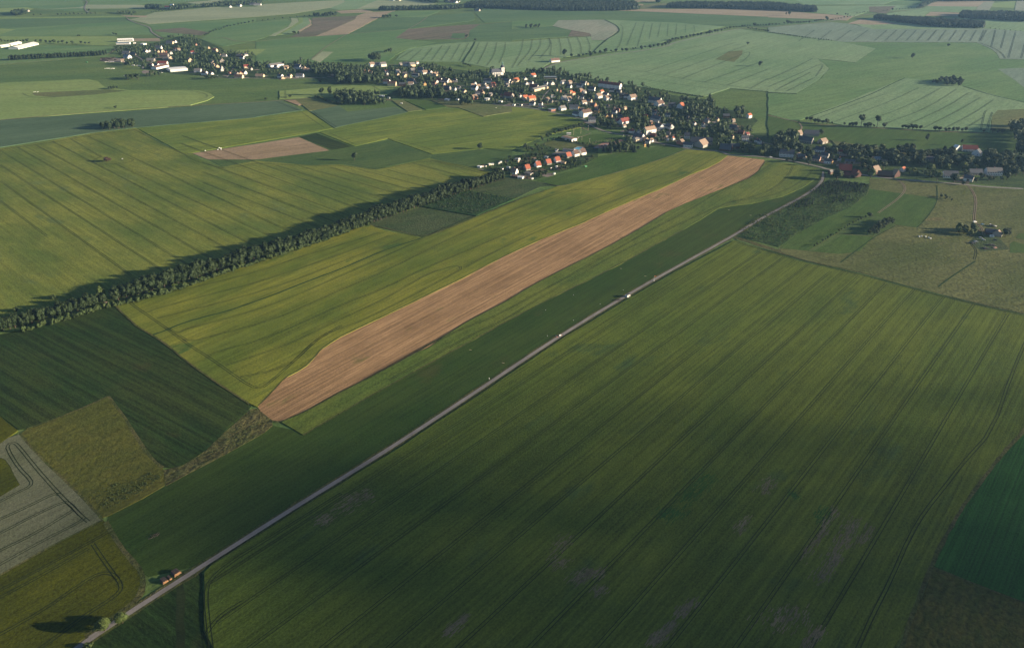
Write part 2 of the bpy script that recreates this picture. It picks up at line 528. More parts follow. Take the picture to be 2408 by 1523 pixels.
def resample(P, step):
    out = []
    for a, b in zip(P, P[1:]):
        k = max(1, int((b - a).length / step))
        out += [a.lerp(b, j / k) for j in range(k)]
    return out + [P[-1]]

def smooth_line(P, n=2):
    for _ in range(n):
        N = [P[0]]
        for a, b in zip(P, P[1:]):
            N += [a.lerp(b, .25), a.lerp(b, .75)]
        P = N + [P[-1]]
    return P

def ribbon(mb, P, w, off=0.0, ragged=0.0):
    n = len(P)
    L = []
    for i, p in enumerate(P):
        t = (P[min(n - 1, i + 1)] - P[max(0, i - 1)])
        t.z = 0
        t.normalize()
        nr = Vector((-t.y, t.x, 0))
        r1 = 1 + ragged * mnoise.noise(p * .11)
        r2 = 1 + ragged * mnoise.noise(p * .13 + Vector((31, 7, 0)))
        L.append((p + nr * (off + w / 2 * r1), p + nr * (off - w / 2 * r2)))
    v = [q for ab in L for q in ab]
    mb.add(v, [(2 * i, 2 * i + 1, 2 * i + 3, 2 * i + 2) for i in range(n - 1)])

def strip(name, mat, w, z, s, sm=2, ragged=.12):
    mb = MB()
    P = resample(smooth_line([W(p, z) for p in pts(s)], sm), 8)
    ribbon(mb, P, w, 0, ragged)
    o = mb.build(name, mat)
    o['kind'] = 'structure'
    return o

# ---- far country, laid in thin sheets one above the other
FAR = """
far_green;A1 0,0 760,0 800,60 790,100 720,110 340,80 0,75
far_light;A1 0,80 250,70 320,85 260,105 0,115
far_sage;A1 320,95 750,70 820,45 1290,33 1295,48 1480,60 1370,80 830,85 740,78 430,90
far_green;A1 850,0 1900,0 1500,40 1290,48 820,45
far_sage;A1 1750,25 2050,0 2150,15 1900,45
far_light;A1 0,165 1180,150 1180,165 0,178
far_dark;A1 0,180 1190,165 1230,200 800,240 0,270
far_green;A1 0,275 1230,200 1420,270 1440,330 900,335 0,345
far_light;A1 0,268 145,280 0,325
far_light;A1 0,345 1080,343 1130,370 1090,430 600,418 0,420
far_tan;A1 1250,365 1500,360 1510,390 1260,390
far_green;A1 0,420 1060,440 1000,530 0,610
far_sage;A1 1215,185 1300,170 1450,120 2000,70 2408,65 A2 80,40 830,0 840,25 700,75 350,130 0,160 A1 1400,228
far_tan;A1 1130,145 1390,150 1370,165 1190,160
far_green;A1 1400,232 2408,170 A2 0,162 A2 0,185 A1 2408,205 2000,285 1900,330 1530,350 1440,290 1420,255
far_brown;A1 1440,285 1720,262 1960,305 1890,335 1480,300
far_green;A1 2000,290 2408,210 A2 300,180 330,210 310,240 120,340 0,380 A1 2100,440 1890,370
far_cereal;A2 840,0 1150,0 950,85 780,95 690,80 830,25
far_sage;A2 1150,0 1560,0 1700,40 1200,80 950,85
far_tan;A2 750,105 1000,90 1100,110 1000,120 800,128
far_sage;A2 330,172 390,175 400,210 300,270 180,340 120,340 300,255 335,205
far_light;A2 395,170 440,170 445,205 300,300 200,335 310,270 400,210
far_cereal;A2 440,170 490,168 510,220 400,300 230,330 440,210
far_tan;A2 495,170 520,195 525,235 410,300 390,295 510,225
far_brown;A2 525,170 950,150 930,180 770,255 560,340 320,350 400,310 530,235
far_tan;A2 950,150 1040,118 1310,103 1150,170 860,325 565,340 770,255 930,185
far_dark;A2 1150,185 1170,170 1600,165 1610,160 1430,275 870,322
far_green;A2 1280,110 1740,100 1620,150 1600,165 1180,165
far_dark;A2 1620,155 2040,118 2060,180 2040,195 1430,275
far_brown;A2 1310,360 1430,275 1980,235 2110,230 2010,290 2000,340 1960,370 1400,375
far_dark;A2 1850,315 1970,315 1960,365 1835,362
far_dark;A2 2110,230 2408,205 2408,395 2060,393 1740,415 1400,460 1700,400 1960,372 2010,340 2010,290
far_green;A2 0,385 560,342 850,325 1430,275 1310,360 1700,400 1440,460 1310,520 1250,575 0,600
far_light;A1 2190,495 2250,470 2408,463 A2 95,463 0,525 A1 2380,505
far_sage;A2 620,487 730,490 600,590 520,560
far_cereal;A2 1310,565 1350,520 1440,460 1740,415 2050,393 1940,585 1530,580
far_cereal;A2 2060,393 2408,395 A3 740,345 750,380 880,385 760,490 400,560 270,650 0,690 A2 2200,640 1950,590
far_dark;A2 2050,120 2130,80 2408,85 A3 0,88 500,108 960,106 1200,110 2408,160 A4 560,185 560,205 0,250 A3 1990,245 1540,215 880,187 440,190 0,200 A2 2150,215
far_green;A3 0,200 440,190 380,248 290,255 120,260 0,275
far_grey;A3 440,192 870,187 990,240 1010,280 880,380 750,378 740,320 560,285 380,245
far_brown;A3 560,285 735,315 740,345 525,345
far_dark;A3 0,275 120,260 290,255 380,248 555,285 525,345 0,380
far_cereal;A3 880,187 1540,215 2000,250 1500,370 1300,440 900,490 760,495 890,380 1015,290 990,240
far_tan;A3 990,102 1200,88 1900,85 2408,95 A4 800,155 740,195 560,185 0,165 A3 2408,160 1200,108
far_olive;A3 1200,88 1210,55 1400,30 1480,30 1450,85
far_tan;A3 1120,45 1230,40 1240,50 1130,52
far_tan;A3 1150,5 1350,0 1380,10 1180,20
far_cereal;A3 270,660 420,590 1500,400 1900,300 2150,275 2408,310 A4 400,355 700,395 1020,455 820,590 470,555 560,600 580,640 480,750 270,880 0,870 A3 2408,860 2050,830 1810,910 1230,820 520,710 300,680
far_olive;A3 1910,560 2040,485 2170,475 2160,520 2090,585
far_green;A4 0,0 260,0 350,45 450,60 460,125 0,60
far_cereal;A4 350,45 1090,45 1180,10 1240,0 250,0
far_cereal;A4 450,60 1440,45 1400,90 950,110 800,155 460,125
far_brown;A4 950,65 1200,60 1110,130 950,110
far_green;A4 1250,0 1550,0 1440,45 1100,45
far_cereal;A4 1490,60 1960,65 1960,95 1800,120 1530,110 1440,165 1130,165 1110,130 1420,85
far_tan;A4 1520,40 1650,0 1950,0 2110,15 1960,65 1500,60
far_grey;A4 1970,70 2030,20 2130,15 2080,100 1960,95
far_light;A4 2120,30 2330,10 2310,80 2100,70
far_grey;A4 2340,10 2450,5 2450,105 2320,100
far_tan;A4 1480,150 1530,112 1800,122 1780,150
far_cereal;A4 760,215 1100,140 1440,165 1790,170 2450,205 2450,300 2030,275 1000,280
far_tan;A4 740,225 870,185 1080,200 1250,225 980,235
far_steel;A4 0,260 600,210 760,225 1000,275 2030,270 2450,300 2450,560 2180,555 2150,500 2100,460 1960,400 700,395 0,300
far_green;A4 700,398 1960,403 2100,465 2150,505 2180,558 2370,565 2450,640 B4 2450,275 1830,105 1300,28 385,395 260,440 0,370 0,170 270,180 B4 480,50 580,-60 A4 470,556 820,592 1020,456
far_steel;A4 2160,650 2370,640 2450,640 2450,860 2330,760
far_cereal;B4 385,395 1290,28 1540,60 1830,105 2450,275 2450,315 2160,330 2110,380 2095,500 2080,540 1450,515 700,470 390,405
far_olive;B4 2108,385 2160,332 2450,318 2450,520 2100,505
fresh_grass;B4 0,375 280,437 700,480 2080,548 2450,552 2450,760 1700,745 1300,730 950,690 600,610 0,640
rough_meadow;B4 590,610 760,640 1480,740 1480,790 700,720
far_light;B1 0,75 830,40 920,60 985,115 1200,142 1870,145 1980,175 2015,205 1950,240 1790,285 0,420
far_olive;B1 300,170 1020,135 1200,148 900,185 500,212 330,195
grey_crop;B1 0,425 2408,255 B2 230,240 440,330 0,395 B1 2408,400 1270,495 860,545 0,680
far_light;B2 220,150 1000,90 1120,100 1380,110 1230,185 220,225
tan_soil;B2 270,238 370,235 480,275 400,285
far_olive;B2 370,235 560,215 800,300 500,335
grey_crop;B2 500,340 780,290 860,345 1100,320 1300,300 1430,350 740,497
far_olive;B2 1280,240 1380,235 1560,330 1430,345
fresh_grass;B2 1400,240 1590,235 1800,300 1600,325
far_olive;B2 1640,235 2040,255 B3 0,300 0,345 B2 2140,390 1900,305 1800,300
far_olive;B2 1980,305 2200,292 2330,310 2150,385
"""
zf = .10
for line in FAR.strip().splitlines():
    mk, s = line.split(';')
    zf += .010
    field('field', mk, zf, pts(s), 30, 1.2)
ZT = zf + .02                                       # far tracks lie on top of these sheets

# ---- nearer fields: standing crops really stand higher than mown grass and stubble
NEAR = """
rough_meadow;.14;C2 1310,110 1500,120 1900,150 2600,210 2600,1135 2390,1050 1840,928 1450,830 1250,768 860,682 700,632 670,600 1000,390 1290,220 1310,165
fresh_grass;.22;C2 1310,185 1450,205 1520,215 1780,250 1760,310 1640,455 1490,435 1460,400 1300,360 1120,470 880,618 680,600 800,500 1000,390 1180,310 1290,225
meadow_green;.20;C2 880,620 920,600 1300,360 1460,398 1485,435 1340,515 1130,500 920,625
fresh_grass;.26;C2 920,622 1120,505 1335,518 1240,620 1095,640
rough_meadow;.24;C2 860,640 940,628 1150,640 1085,700 1000,680
fresh_grass;.22;S4 1800,1350 1900,1280 2300,1400 2300,1600 1800,1600
fresh_grass;.22;S4 1950,1180 2060,1060 2300,1040 2300,1260
weedy_young_wood;.30;C2 360,512 520,370 700,310 900,200 1040,110 1310,160 1290,220 1180,310 1000,390 800,500 670,592
meadow_green;.20;B2 410,580 565,545 900,670 1240,615 1640,745 1630,780 1130,885 850,840 500,845 B1 2090,862 1960,795 B2 0,795 690,710
tan_soil;.24;B1 1810,737 2300,665 B2 0,650 400,585 690,710 0,795 B1 1960,795
dark_grass;.28;B2 410,584 565,547 900,672 720,705 520,625
meadow_green;.24;B2 850,838 1000,700 1240,617 1638,745 1630,778 1130,883
meadow_green;.18;B2 1640,785 1660,747 2060,700 2408,720 B3 0,760 60,860 B2 2240,910 1900,840
meadow_green;.20;B2 2150,690 B3 0,580 300,590 250,640 0,725 B2 2408,725
crop_upper;.50;B1 1290,500 2408,402 B2 480,335 728,500 560,537 0,632 B1 1810,730 1720,735
crop_upper;.55;B2 600,540 742,500 1100,410 1400,350 1700,322 1900,312 2140,398 B3 0,350 B3 0,302 320,340 640,420 715,478 350,560 0,700 B2 2150,690 1660,745 1240,598 930,670
crop_left;.60;D 0,349 100,334 217,313 320,301 375,336 430,360 452,361 470,374 522,393 602,378 664,383 727,389 797,387 852,394 887,399 1009,372 1077,387 1152,404 1178,417 1000,468 800,540 500,635 268,700 -60,790 -60,360
crop_middle;.55;D 1614,352 1680,356 1711,366 1694,379 1666,394 1616,414 1554,444 1499,466 1421,500 1373,523 1272,563 1182,604 1088,654 1004,694 920,735 802,791 778,806 755,822 738,842 722,859 700,873 671,888 652,906 638,922 605,956 587,948 553,925 503,892 436,845 396,811 356,784 325,767 295,741 269,715 336,698 503,644 671,590 802,544 859,526 903,541 994,559 1054,537 1118,510 1182,485 1219,469 1229,464 1279,449 1311,438 1329,436 1454,405 1551,376
stubble;.16;D 605,955 638,923 652,905 671,887 700,872 722,858 738,841 755,821 778,805 802,790 920,735 1004,694 1088,654 1182,604 1272,563 1373,523 1421,500 1499,466 1554,444 1616,414 1666,394 1694,379 1711,366 1797,376 1799,380 1784,401 1761,419 1729,431 1679,451 1609,479 1566,499 1494,543 1420,584 1326,631 1249,671 1189,708 1098,755 1051,785 1010,815 964,835 856,892 790,925 720,965 660,990 640,987 615,970
crop_strip;.50;D 1801,378 1870,387 1935,400 1932,412 1888,441 1840,462 1767,479 1716,485 1689,490 1650,515 1605,541 1450,626 1250,723 1100,806 900,913 713,1022 690,1008 662,992 720,966 790,926 856,893 964,836 1010,816 1051,786 1098,756 1189,709 1249,672 1326,632 1420,585 1494,544 1566,500 1609,480 1679,452 1729,432 1761,420 1784,402
airfield_grass;.12;D 1935,409 1933,425 1902,451 1858,476 1788,511 1725,551 1594,623 1478,688 1308,791 1140,903 897,1063 697,1185 478,1325 400,1345 350,1355 336,1347 302,1307 268,1260 250,1226 255,1213 336,1172 446,1112 524,1072 621,1018 641,1000 690,1010 713,1022 900,913 1100,806 1250,723 1450,626 1605,541 1650,515 1689,490 1716,485 1767,479 1840,462 1888,441
weeds;.30;D 430,1093 453,1079 487,1056 524,1019 560,988 588,962 604,960 640,988 641,1000 621,1017 524,1071 446,1111 390,1142 383,1105
dark_grass;.30;D -40,800 0,787 130,755 268,715 295,741 325,768 356,785 396,812 436,846 503,893 553,926 587,949 591,956 570,976 537,1003 524,1018 487,1055 453,1078 430,1092 403,1099 383,1098 362,1082 336,1048 312,1011 292,980 268,946 255,931 168,970 84,1003 64,1007 43,1010 0,976 -40,950
olive_meadow;.36;D 255,931 268,947 292,981 312,1012 336,1049 362,1083 383,1099 388,1140 336,1171 255,1212 240,1216 235,1219 201,1176 151,1129 101,1082 64,1041 50,1018 64,1007 84,1003 168,970
rye;.7;D 47,1020 64,1041 101,1082 151,1129 201,1176 235,1219 240,1221 195,1243 101,1293 0,1350 -60,1382 -60,1200 0,1167 47,1139 25,1098 12,1080 0,1075 0,1043 20,1028
crop_corner;.7;D -40,1200 0,1166 46,1138 24,1098 11,1080 0,1076 -40,1060
crop_corner;.7;D -40,955 0,978 42,1012 20,1027 0,1041 -40,1050
crop_corner;.5;D -60,1385 0,1352 101,1295 195,1245 243,1224 248,1226 268,1260 302,1307 336,1348 336,1384 322,1407 285,1436 201,1495 168,1523 120,1560 -60,1560
crop_right;.85;D 1727,565 1830,598 1894,617 2025,645 2092,665 2156,680 2226,699 2297,716 2430,746 2430,1000 2331,1093 2277,1170 2235,1232 2190,1318 2140,1445 2090,1560 520,1560 482,1480 480,1345 500,1325 705,1195 905,1073 1148,913 1315,800 1485,697 1600,632
dark_grass;.22;D 182,1530 300,1449 400,1385 468,1340 476,1350 478,1480 512,1560 160,1560
young_green;.6;D 2430,990 2408,1013 2331,1097 2277,1174 2238,1234 2198,1317 2197,1330 2220,1341 2307,1376 2430,1422
brown_meadow;.4;D 2196,1334 2307,1380 2430,1425 2430,1570 2112,1560 2146,1448
plot_brown;.3;D 860,525 990,487 1117,508 994,557 930,541
plot_dark;1.2;D 992,485 1098,447 1211,467 1119,507
plot_brown;.3;D 1100,445 1188,417 1259,426 1316,437 1272,438 1213,466
fresh_grass;.14;D 1259,424 1364,396 1411,367 1504,351 1549,344 1604,349 1612,351 1551,375 1454,404 1329,435 1311,437
village_grass;.08;V1 210,160 800,190 1250,100 1500,20 1850,60 2300,250 2408,600 2408,790 1400,740 800,640 400,420
village_grass;.07;V2 300,100 700,40 1000,130 900,240 1500,240 1900,200 2300,250 2408,520 900,530 0,500
village_grass;.09;V3 0,240 900,210 1450,230 2408,190 2408,820 1300,770 1500,680 1600,600 1150,560 400,560 0,430
village_grass;.07;V4 0,230 700,230 1500,330 2050,280 2408,350 2408,980 1500,940 0,820
village_grass;.10;V5 200,140 900,90 1400,60 1800,140 2408,220 2408,1000 1100,770 200,690
village_grass;.08;V6 0,20 350,60 1050,200 1600,380 2408,480 2408,1035 0,1035
village_grass;.06;V8 0,0 2300,0 2500,200 2300,420 2800,500 2800,870 1900,760 1300,740 0,640
village_grass;.05;V11 -300,150 500,150 1150,380 2408,480 2408,980 1400,960 900,820 -300,560
village_grass;.07;V12 0,290 900,330 1300,300 1750,390 2500,420 2500,1000 1400,900 0,790
village_grass;.11;V9 120,610 800,400 1100,350 1300,180 1700,30 2408,50 2408,420 2150,560 1200,850 600,780 420,680
fresh_grass;.15;V7 950,740 1190,660 1420,640 1700,665 1900,700 1600,790 1270,850 1040,800
rough_meadow;.16;V7 300,830 500,770 880,800 1280,850 1100,900 560,905
gravel_yard;.17;V7 500,1010 700,950 850,990 880,1080 560,1050
red_cinder;.18;V7 1290,885 1480,800 1650,790 1800,740 1850,760 1650,860 1450,910 1310,910
gravel_yard;.19;V1 780,690 830,660 1040,690 1000,710 880,740 800,720
gravel_yard;.15;V1 0,440 300,430 420,450 440,500 200,520 0,490
plot_brown;.16;S4 850,900 1000,900 1060,1100 1500,1200 1800,1500 1000,1560 650,1300 830,1150
"""
for line in NEAR.strip().splitlines():
    mk, z, s = line.split(';')
    nm = 'lawn' if mk == 'village_grass' else 'yard_ground' if mk in ('gravel_yard', 'red_cinder') else 'field'
    field(nm, mk, float(z), pts(s), 10, .35)

# ---- roads, lanes and tracks
ROAD = "D 140,1553 180,1523 300,1442 400,1378 480,1327 700,1187 900,1065 1143,905 1310,793 1480,690 1595,625 1727,553 1790,513 1860,477 1905,452 1929,432 1936,418 1934,403"
strip('verge', 'verge', 7.4, .34, ROAD, 2, .35)
strip('road', 'asphalt', 3.5, .40, ROAD, 2, .06)
field('yard_ground', 'concrete_slabs', .44, pts('S2 205,1345 330,1262 385,1300 250,1398'), 3, .1)
strip('verge', 'verge', 9, .10, "D 1723,556 1830,590 1894,610 2025,638 2156,674 2297,709 2430,741", 1, .3)
strip('road', 'asphalt', 5.5, .18, "V5 300,695 700,725 1100,765 1500,860 1900,940 2060,970 V7 1180,440 1400,560 1700,640 1930,660 V8 60,480 540,600 800,650 1100,710 1320,745 1800,770 V10 1000,850 1400,860 1750,890 2100,940 V11 500,690 960,790 1060,830 1400,880 1980,975 2408,1015 V12 0,815 400,850 900,885 1400,930 1800,975 2500,1010", 2, .05)
strip('road', 'asphalt', 4.5, .2, "V1 800,640 830,560 800,440 300,250", 2, .05)
strip('road', 'asphalt', 4.5, .2, "V2 0,500 300,512 900,530 1400,545 1800,530 2408,525 V3 200,435", 2, .05)
strip('road', 'asphalt', 5, ZT, "A3 250,675 350,620 480,578 700,545 1000,508 1300,467 1470,432 1530,400 1850,335 2110,272 2250,263 A4 0,252 300,232 550,210 800,158 950,135 1300,95 1440,85 1600,0", 2, .05)
strip('track', 'asphalt', 4, ZT, "A1 740,-10 790,0 828,20 795,60 800,95 830,118 900,125", 2, .1)
strip('track', 'asphalt', 4.5, ZT, "A1 1190,168 1230,200 1390,250 1418,270 1420,300 1490,345 1540,368", 2, .1)
strip('track', 'dirt_track', 3, ZT, "A1 0,607 600,560 1000,527 1090,462", 2, .2)
strip('track', 'dirt_track', 3, ZT, "A1 1890,366 2100,349 2180,380 2260,392 2408,396 A2 250,360 560,342 850,325 1430,275 2100,231 2408,206", 2, .2)
strip('track', 'dirt_track', 2.5, ZT, "A2 1430,275 1550,210 1610,160", 2, .2)
strip('track', 'dirt_track', 2.5, ZT, "A2 850,325 660,440 590,500 520,560", 2, .2)
strip('track', 'dirt_track', 3, ZT, "B4 0,378 280,442 390,460 700,478 1100,503 1450,525 2080,548", 2, .2)
strip('track', 'dirt_track', 3, ZT, "B4 285,440 325,490 300,530 268,548", 2, .2)
strip('track', 'dirt_track', 3, ZT, "B1 -20,424 600,372 1200,325 1800,287 2408,256 B2 230,240 560,215", 2, .2)
strip('track', 'dirt_track', 3, .30, "B3 1640,702 1390,802 1000,917 500,1042 430,1045 300,1020", 2, .2)
strip('track', 'dirt_track', 2.2, .3, "V7 1190,490 1060,530 1180,570", 2, .2)
strip('track', 'dirt_track', 1.8, .3, "V7 940,730 1050,690 1190,650 1230,620", 2, .2)
strip('track', 'gravel_yard', 4, .12, "C2 960,70 985,110 975,150", 1, .2)
def ruts(s, w=.9, off=1.0, z=.3, mat='dirt_track'):
    mb = MB()
    P = resample(smooth_line([W(p, z) for p in pts(s)], 2), 6)
    ribbon(mb, P, w, off, .3)
    ribbon(mb, P, w, -off, .3)
    o = mb.build('wheel_track', mat)
    o['kind'] = 'structure'
ruts("C2 1508,124 1545,150 1560,180 1545,215 1500,260 1430,310 1370,352")
ruts("C2 2000,163 2035,205 2055,260 2050,320 2040,390 2048,420 2090,450 2105,480 2110,510")
ruts("C2 2020,570 2060,620 2040,680", .8, 1.0, .2, 'wheel_soil_ditch_shade')

# ditches and field margins that read as dark lines
def dark_line(s, w, z, mat='ditch_grass'):
    o = strip('ditch', mat, w, z, s, 2, .5)
dark_line("D 994,559 914,584 836,617 802,632 739,655 638,695 537,731 470,747 420,763 386,778 359,787", 2.2, .61)
dark_line("C2 1105,700 1340,520 1420,480 1490,440", 1.4, .30)
dark_line("C2 1790,870 1850,820 2050,690", 1.6, .26)
dark_line("C2 350,525 400,560 690,640 860,690 1250,780 1840,940 2390,1062", 1.5, .22)
dark_line("C2 1640,455 1700,400 1770,300 1785,245 1780,160", 1.2, .3)
dark_line("A3 870,187 920,210 985,240 1015,285 985,320 890,370 800,450 760,495", 4, ZT)
dark_line("A2 2060,393 2035,450 1940,585", 4, ZT)
dark_line("A4 465,555 650,570 820,592", 2.5, ZT)
dark_line("B4 390,393 700,285 1000,170 1150,90 1290,28", 2.6, ZT)
dark_line("A3 1230,820 1810,910", 3, ZT)
dark_line("A3 2050,832 2408,862 A4 0,870 270,880", 3, ZT)
dark_line("B4 1830,105 2100,190 2450,265", 4, ZT)
dark_line("B4 0,165 270,178", 3, ZT)
dark_line("B2 2150,690 B2 2260,710 2408,722", 1.6, .4)
dark_line("C2 1290,510 1300,470 1390,400", 1.0, .4)
dark_line("E0 1250,1040 1262,1100 1262,1300 1262,1523", 4.5, .26, 'wheel_soil_ditch_shade')  # ditch in shadow: its shade is put into this dark strip's colour

def margin(s, w, z):
    strip('verge', 'verge', w, z, s, 1, .8)
margin("D 607,953 638,922 671,886 700,871 722,857 738,840 755,820 778,804 802,789 920,734 1004,693 1088,653 1182,603 1272,562 1373,522 1421,499", 1.6, .58)
margin("D 640,989 660,992 720,967 790,927 856,894 964,837 1051,786 1098,756 1189,709 1249,672 1326,632 1420,585 1494,544 1566,500", 1.4, .53)
margin("D 255,931 268,947 292,981 312,1012 336,1049 362,1083 383,1099", 2.2, .37)
margin("D 64,1007 168,970 255,931", 1.6, .37)
margin("D 47,1019 64,1040 101,1081 151,1128 201,1175 240,1220", 1.6, .73)
margin("D 0,1351 101,1294 195,1244 243,1222", 1.6, .74)
margin("D 248,1226 268,1260 302,1307 336,1348 336,1384 322,1407 285,1436 201,1495", 3.0, .54)
margin("D 713,1022 900,913 1100,806 1250,723 1450,626 1605,541", 1.5, .53)
margin("D 2430,988 2331,1096 2277,1173 2237,1233 2195,1320 2143,1446 2110,1560", 2.4, .88)
margin("D 2196,1333 2307,1378 2430,1424", 1.6, .63)
margin("D 268,716 295,742 325,769 356,786 396,813 436,847 503,894 553,927 587,950", 1.8, .58)
margin("D 860,526 930,541 994,558 1054,537 1118,510 1182,485 1219,469 1279,449", 2.0, .58)

# ---- tramlines: the bare wheelings in the crops
def tram(lines, z, gauge=2.0, w=.6, mat='wheel_soil_ditch_shade', single=False, sm=1):
    mb = MB()
    for s in lines:
        P0 = pts(s) if isinstance(s, str) else s
        P = resample(smooth_line([W(p, z) for p in P0], sm if len(P0) > 2 else 0), 10)
        if single:
            ribbon(mb, P, w, 0, .4)
        else:
            ribbon(mb, P, w, gauge / 2, .4)
            ribbon(mb, P, w, -gauge / 2, .4)
    o = mb.build('wheel_track', mat)
    o['kind'] = 'structure'

def toward(a, b, end_y=None, end_x=None):
    """a straight picture line from a through b, run on to a given picture row or column"""
    t = (end_y - a[1]) / (b[1] - a[1]) if end_y is not None else (end_x - a[0]) / (b[0] - a[0])
    return (a[0] + (b[0] - a[0]) * t, a[1] + (b[1] - a[1]) * t)

# right-hand field: parallel runs from the headland down past the picture's edge
u0 = (W((1605.5, 775)) - W((1844, 602))).normalized()
tops = [at('C2', *q) for q in ((390, 575), (545, 620), (710, 660), (875, 715), (1040, 762), (1238, 795), (1430, 848), (1628, 888), (1838, 943), (2048, 995), (2285, 1065))]
head = pts('E2 2170,0 1960,230 1830,400 1700,560 1590,740 1450,1060 1330,1290 1220,1540')
def head_x(y):
    for a, b in zip(head, head[1:]):
        if a[1] <= y <= b[1]:
            return a[0] + (b[0] - a[0]) * (y - a[1]) / (b[1] - a[1])
    return 1e9
runs = []
for q in tops:
    a = W(q, .88)
    runs.append((a, 1500))
mb = MB()
for a, L_ in runs:
    P, t = [], 0
    while t < L_:
        q = a + u0 * t + Vector((-u0.y, u0.x, 0)) * (1.2 * math.sin(t / 170.0 + a.x * .01))
        sx, sy, _ = px(q)
        if sy > 1545 or sx < 480 or sx > head_x(sy) - 14:
            break
        if t > 5 and (sy - 1325) * (705 - 490) + (sx - 490) * (1325 - 1195) < 900:      # stop short of the road
            break
        P.append(q)
        t += 9
    if len(P) > 2:
        ribbon(mb, P, .5, 1.0, .4)
        ribbon(mb, P, .5, -1.0, .4)
o = mb.build('wheel_track', 'wheel_soil_ditch_shade')
o['kind'] = 'structure'
tram(["C2 380,560 860,700 1250,785 1640,893 2060,998 2400,1075",
      "C2 2450,1150 2390,1280 2300,1490 E2 2170,0 1960,230 1830,400 1700,560 1590,740 1450,1060 1330,1290 1220,1540",
      "E0 2390,440 1900,745 1600,930 1465,1050 1440,1150 1460,1360 1480,1530", "E0 1700,1200 1560,1280 1470,1380 1450,1420"], .89)
# middle field
tram(["C0 895,615 940,655 1030,715 1150,800 1240,865 1350,945 1460,1010 1600,1110 1750,1215 1830,1230 1900,1180 2080,1020 2200,900 2390,790",
      "C0 935,640 1000,610 1250,545 1500,490 1800,415 2100,310 2390,225 C1 270,490", "C0 1030,700 1100,670 1400,590 1800,490 2100,390 2390,290 C1 340,510",
      "C0 1100,740 1300,690 1700,590 2100,460 2390,345 C1 430,530",
      "C0 1150,800 1240,845 1300,815 1700,710 2000,610 2390,440 C1 300,660 760,440 1100,310 1220,270",
      "C0 1250,860 1330,905 1500,860 1900,755 2200,625 2390,540 C1 320,755 640,590 960,440 1200,330 1400,255 1600,190 1850,185",
      "C0 1460,1000 1520,970 1800,900 2100,780 2390,645 C1 300,880 560,750 800,650 1130,510 1400,400 1700,280 2100,130 2390,50",
      "C0 1580,1070 1700,1030 2000,930 2390,740 C1 240,985 450,870 600,780 790,720 850,735 800,770 500,930 200,1080 0,1160 C0 2250,860 2080,1020",
      "C0 1680,1150 1900,1110 2060,1040",
      "C1 860,735 1080,620 1400,470 1700,350 2000,230 2390,100 B3 1750,870 1940,760"], .60, 2.0, .62)
# strip beside the stubble
tram(["C1 160,1523 500,1330 800,1180 1070,1080 1400,900 1640,770 1900,620 2150,480 2390,360 C2 250,205 500,90 560,50 640,0",
      "C1 330,1523 600,1380 900,1210 1160,1090 1300,1000 1640,800 1900,650 2390,420 C2 290,285 500,240 650,175 745,85 770,25",
      "C2 300,280 600,240 760,175 860,110 905,55"], .55, 2.0, .62)
# left field
tl = [((165, 680), (1230, 1290)), ((330, 655), (1505, 1290)), ((495, 625), (1780, 1290)), ((825, 575), (2340, 1290)), ((0, 710), (955, 1290)),
      ((0, 845), (685, 1290)), ((0, 995), (410, 1290)), ((0, 1180), (145, 1290)), ((660, 600), (955, 770)), ((1085, 835), (2060, 1290))]
left_lines = []
def hedge_y(x):
    return 770 - (x / 1180.0) * 352 + 4
for a, b in tl:
    A, B = at('B1', *a), at('B1', *b)
    if a == (660, 600):
        left_lines.append([A, B]); continue
    t, q = 1.0, B
    while q[1] < hedge_y(q[0]) - 20 and t < 3:
        t += .02
        q = (A[0] + (B[0] - A[0]) * t, A[1] + (B[1] - A[1]) * t)
    left_lines.append([A, q])
for a, b in (((0, 862), (1100, 1212)), ((0, 940), (975, 1260)), ((0, 1020), (790, 1290)), ((0, 1110), (500, 1290)), ((0, 1210), (225, 1290)), ((190, 850), (1240, 1170)),
             ((470, 870), (1380, 1130)), ((700, 870), (1520, 1095)), ((960, 885), (1640, 1060)), ((1230, 890), (1760, 1020)), ((1480, 830), (1890, 940)), ((1640, 800), (2150, 930))):
    A, B = at('B2', *a), at('B2', *b)
    if a[0] == 0:
        e = 500 if a[1] > 1000 else 700
        A = (A[0] - e * .25, A[1] - e * .25 * (.42 if a[1] < 1000 else .40))
    t, q = 1.0, B
    while q[1] < hedge_y(q[0]) - 15 and t < 2:
        t += .02
        q = (A[0] + (B[0] - A[0]) * t, A[1] + (B[1] - A[1]) * t)
    left_lines.append([A, q])
tram(left_lines, .65, 2.0, .62)
tram(["B1 1290,525 1500,640 1720,735 1810,800 2090,880 2200,870 2408,830 B2 0,830 500,855 850,850 1130,895 1640,795 1900,850 2200,920",
      "B1 945,770 880,800 870,820 920,840 1100,835 1240,815 1255,795 1200,780",
      "B1 0,702 400,650 870,565 1290,515"], .66, 2.0, .62)
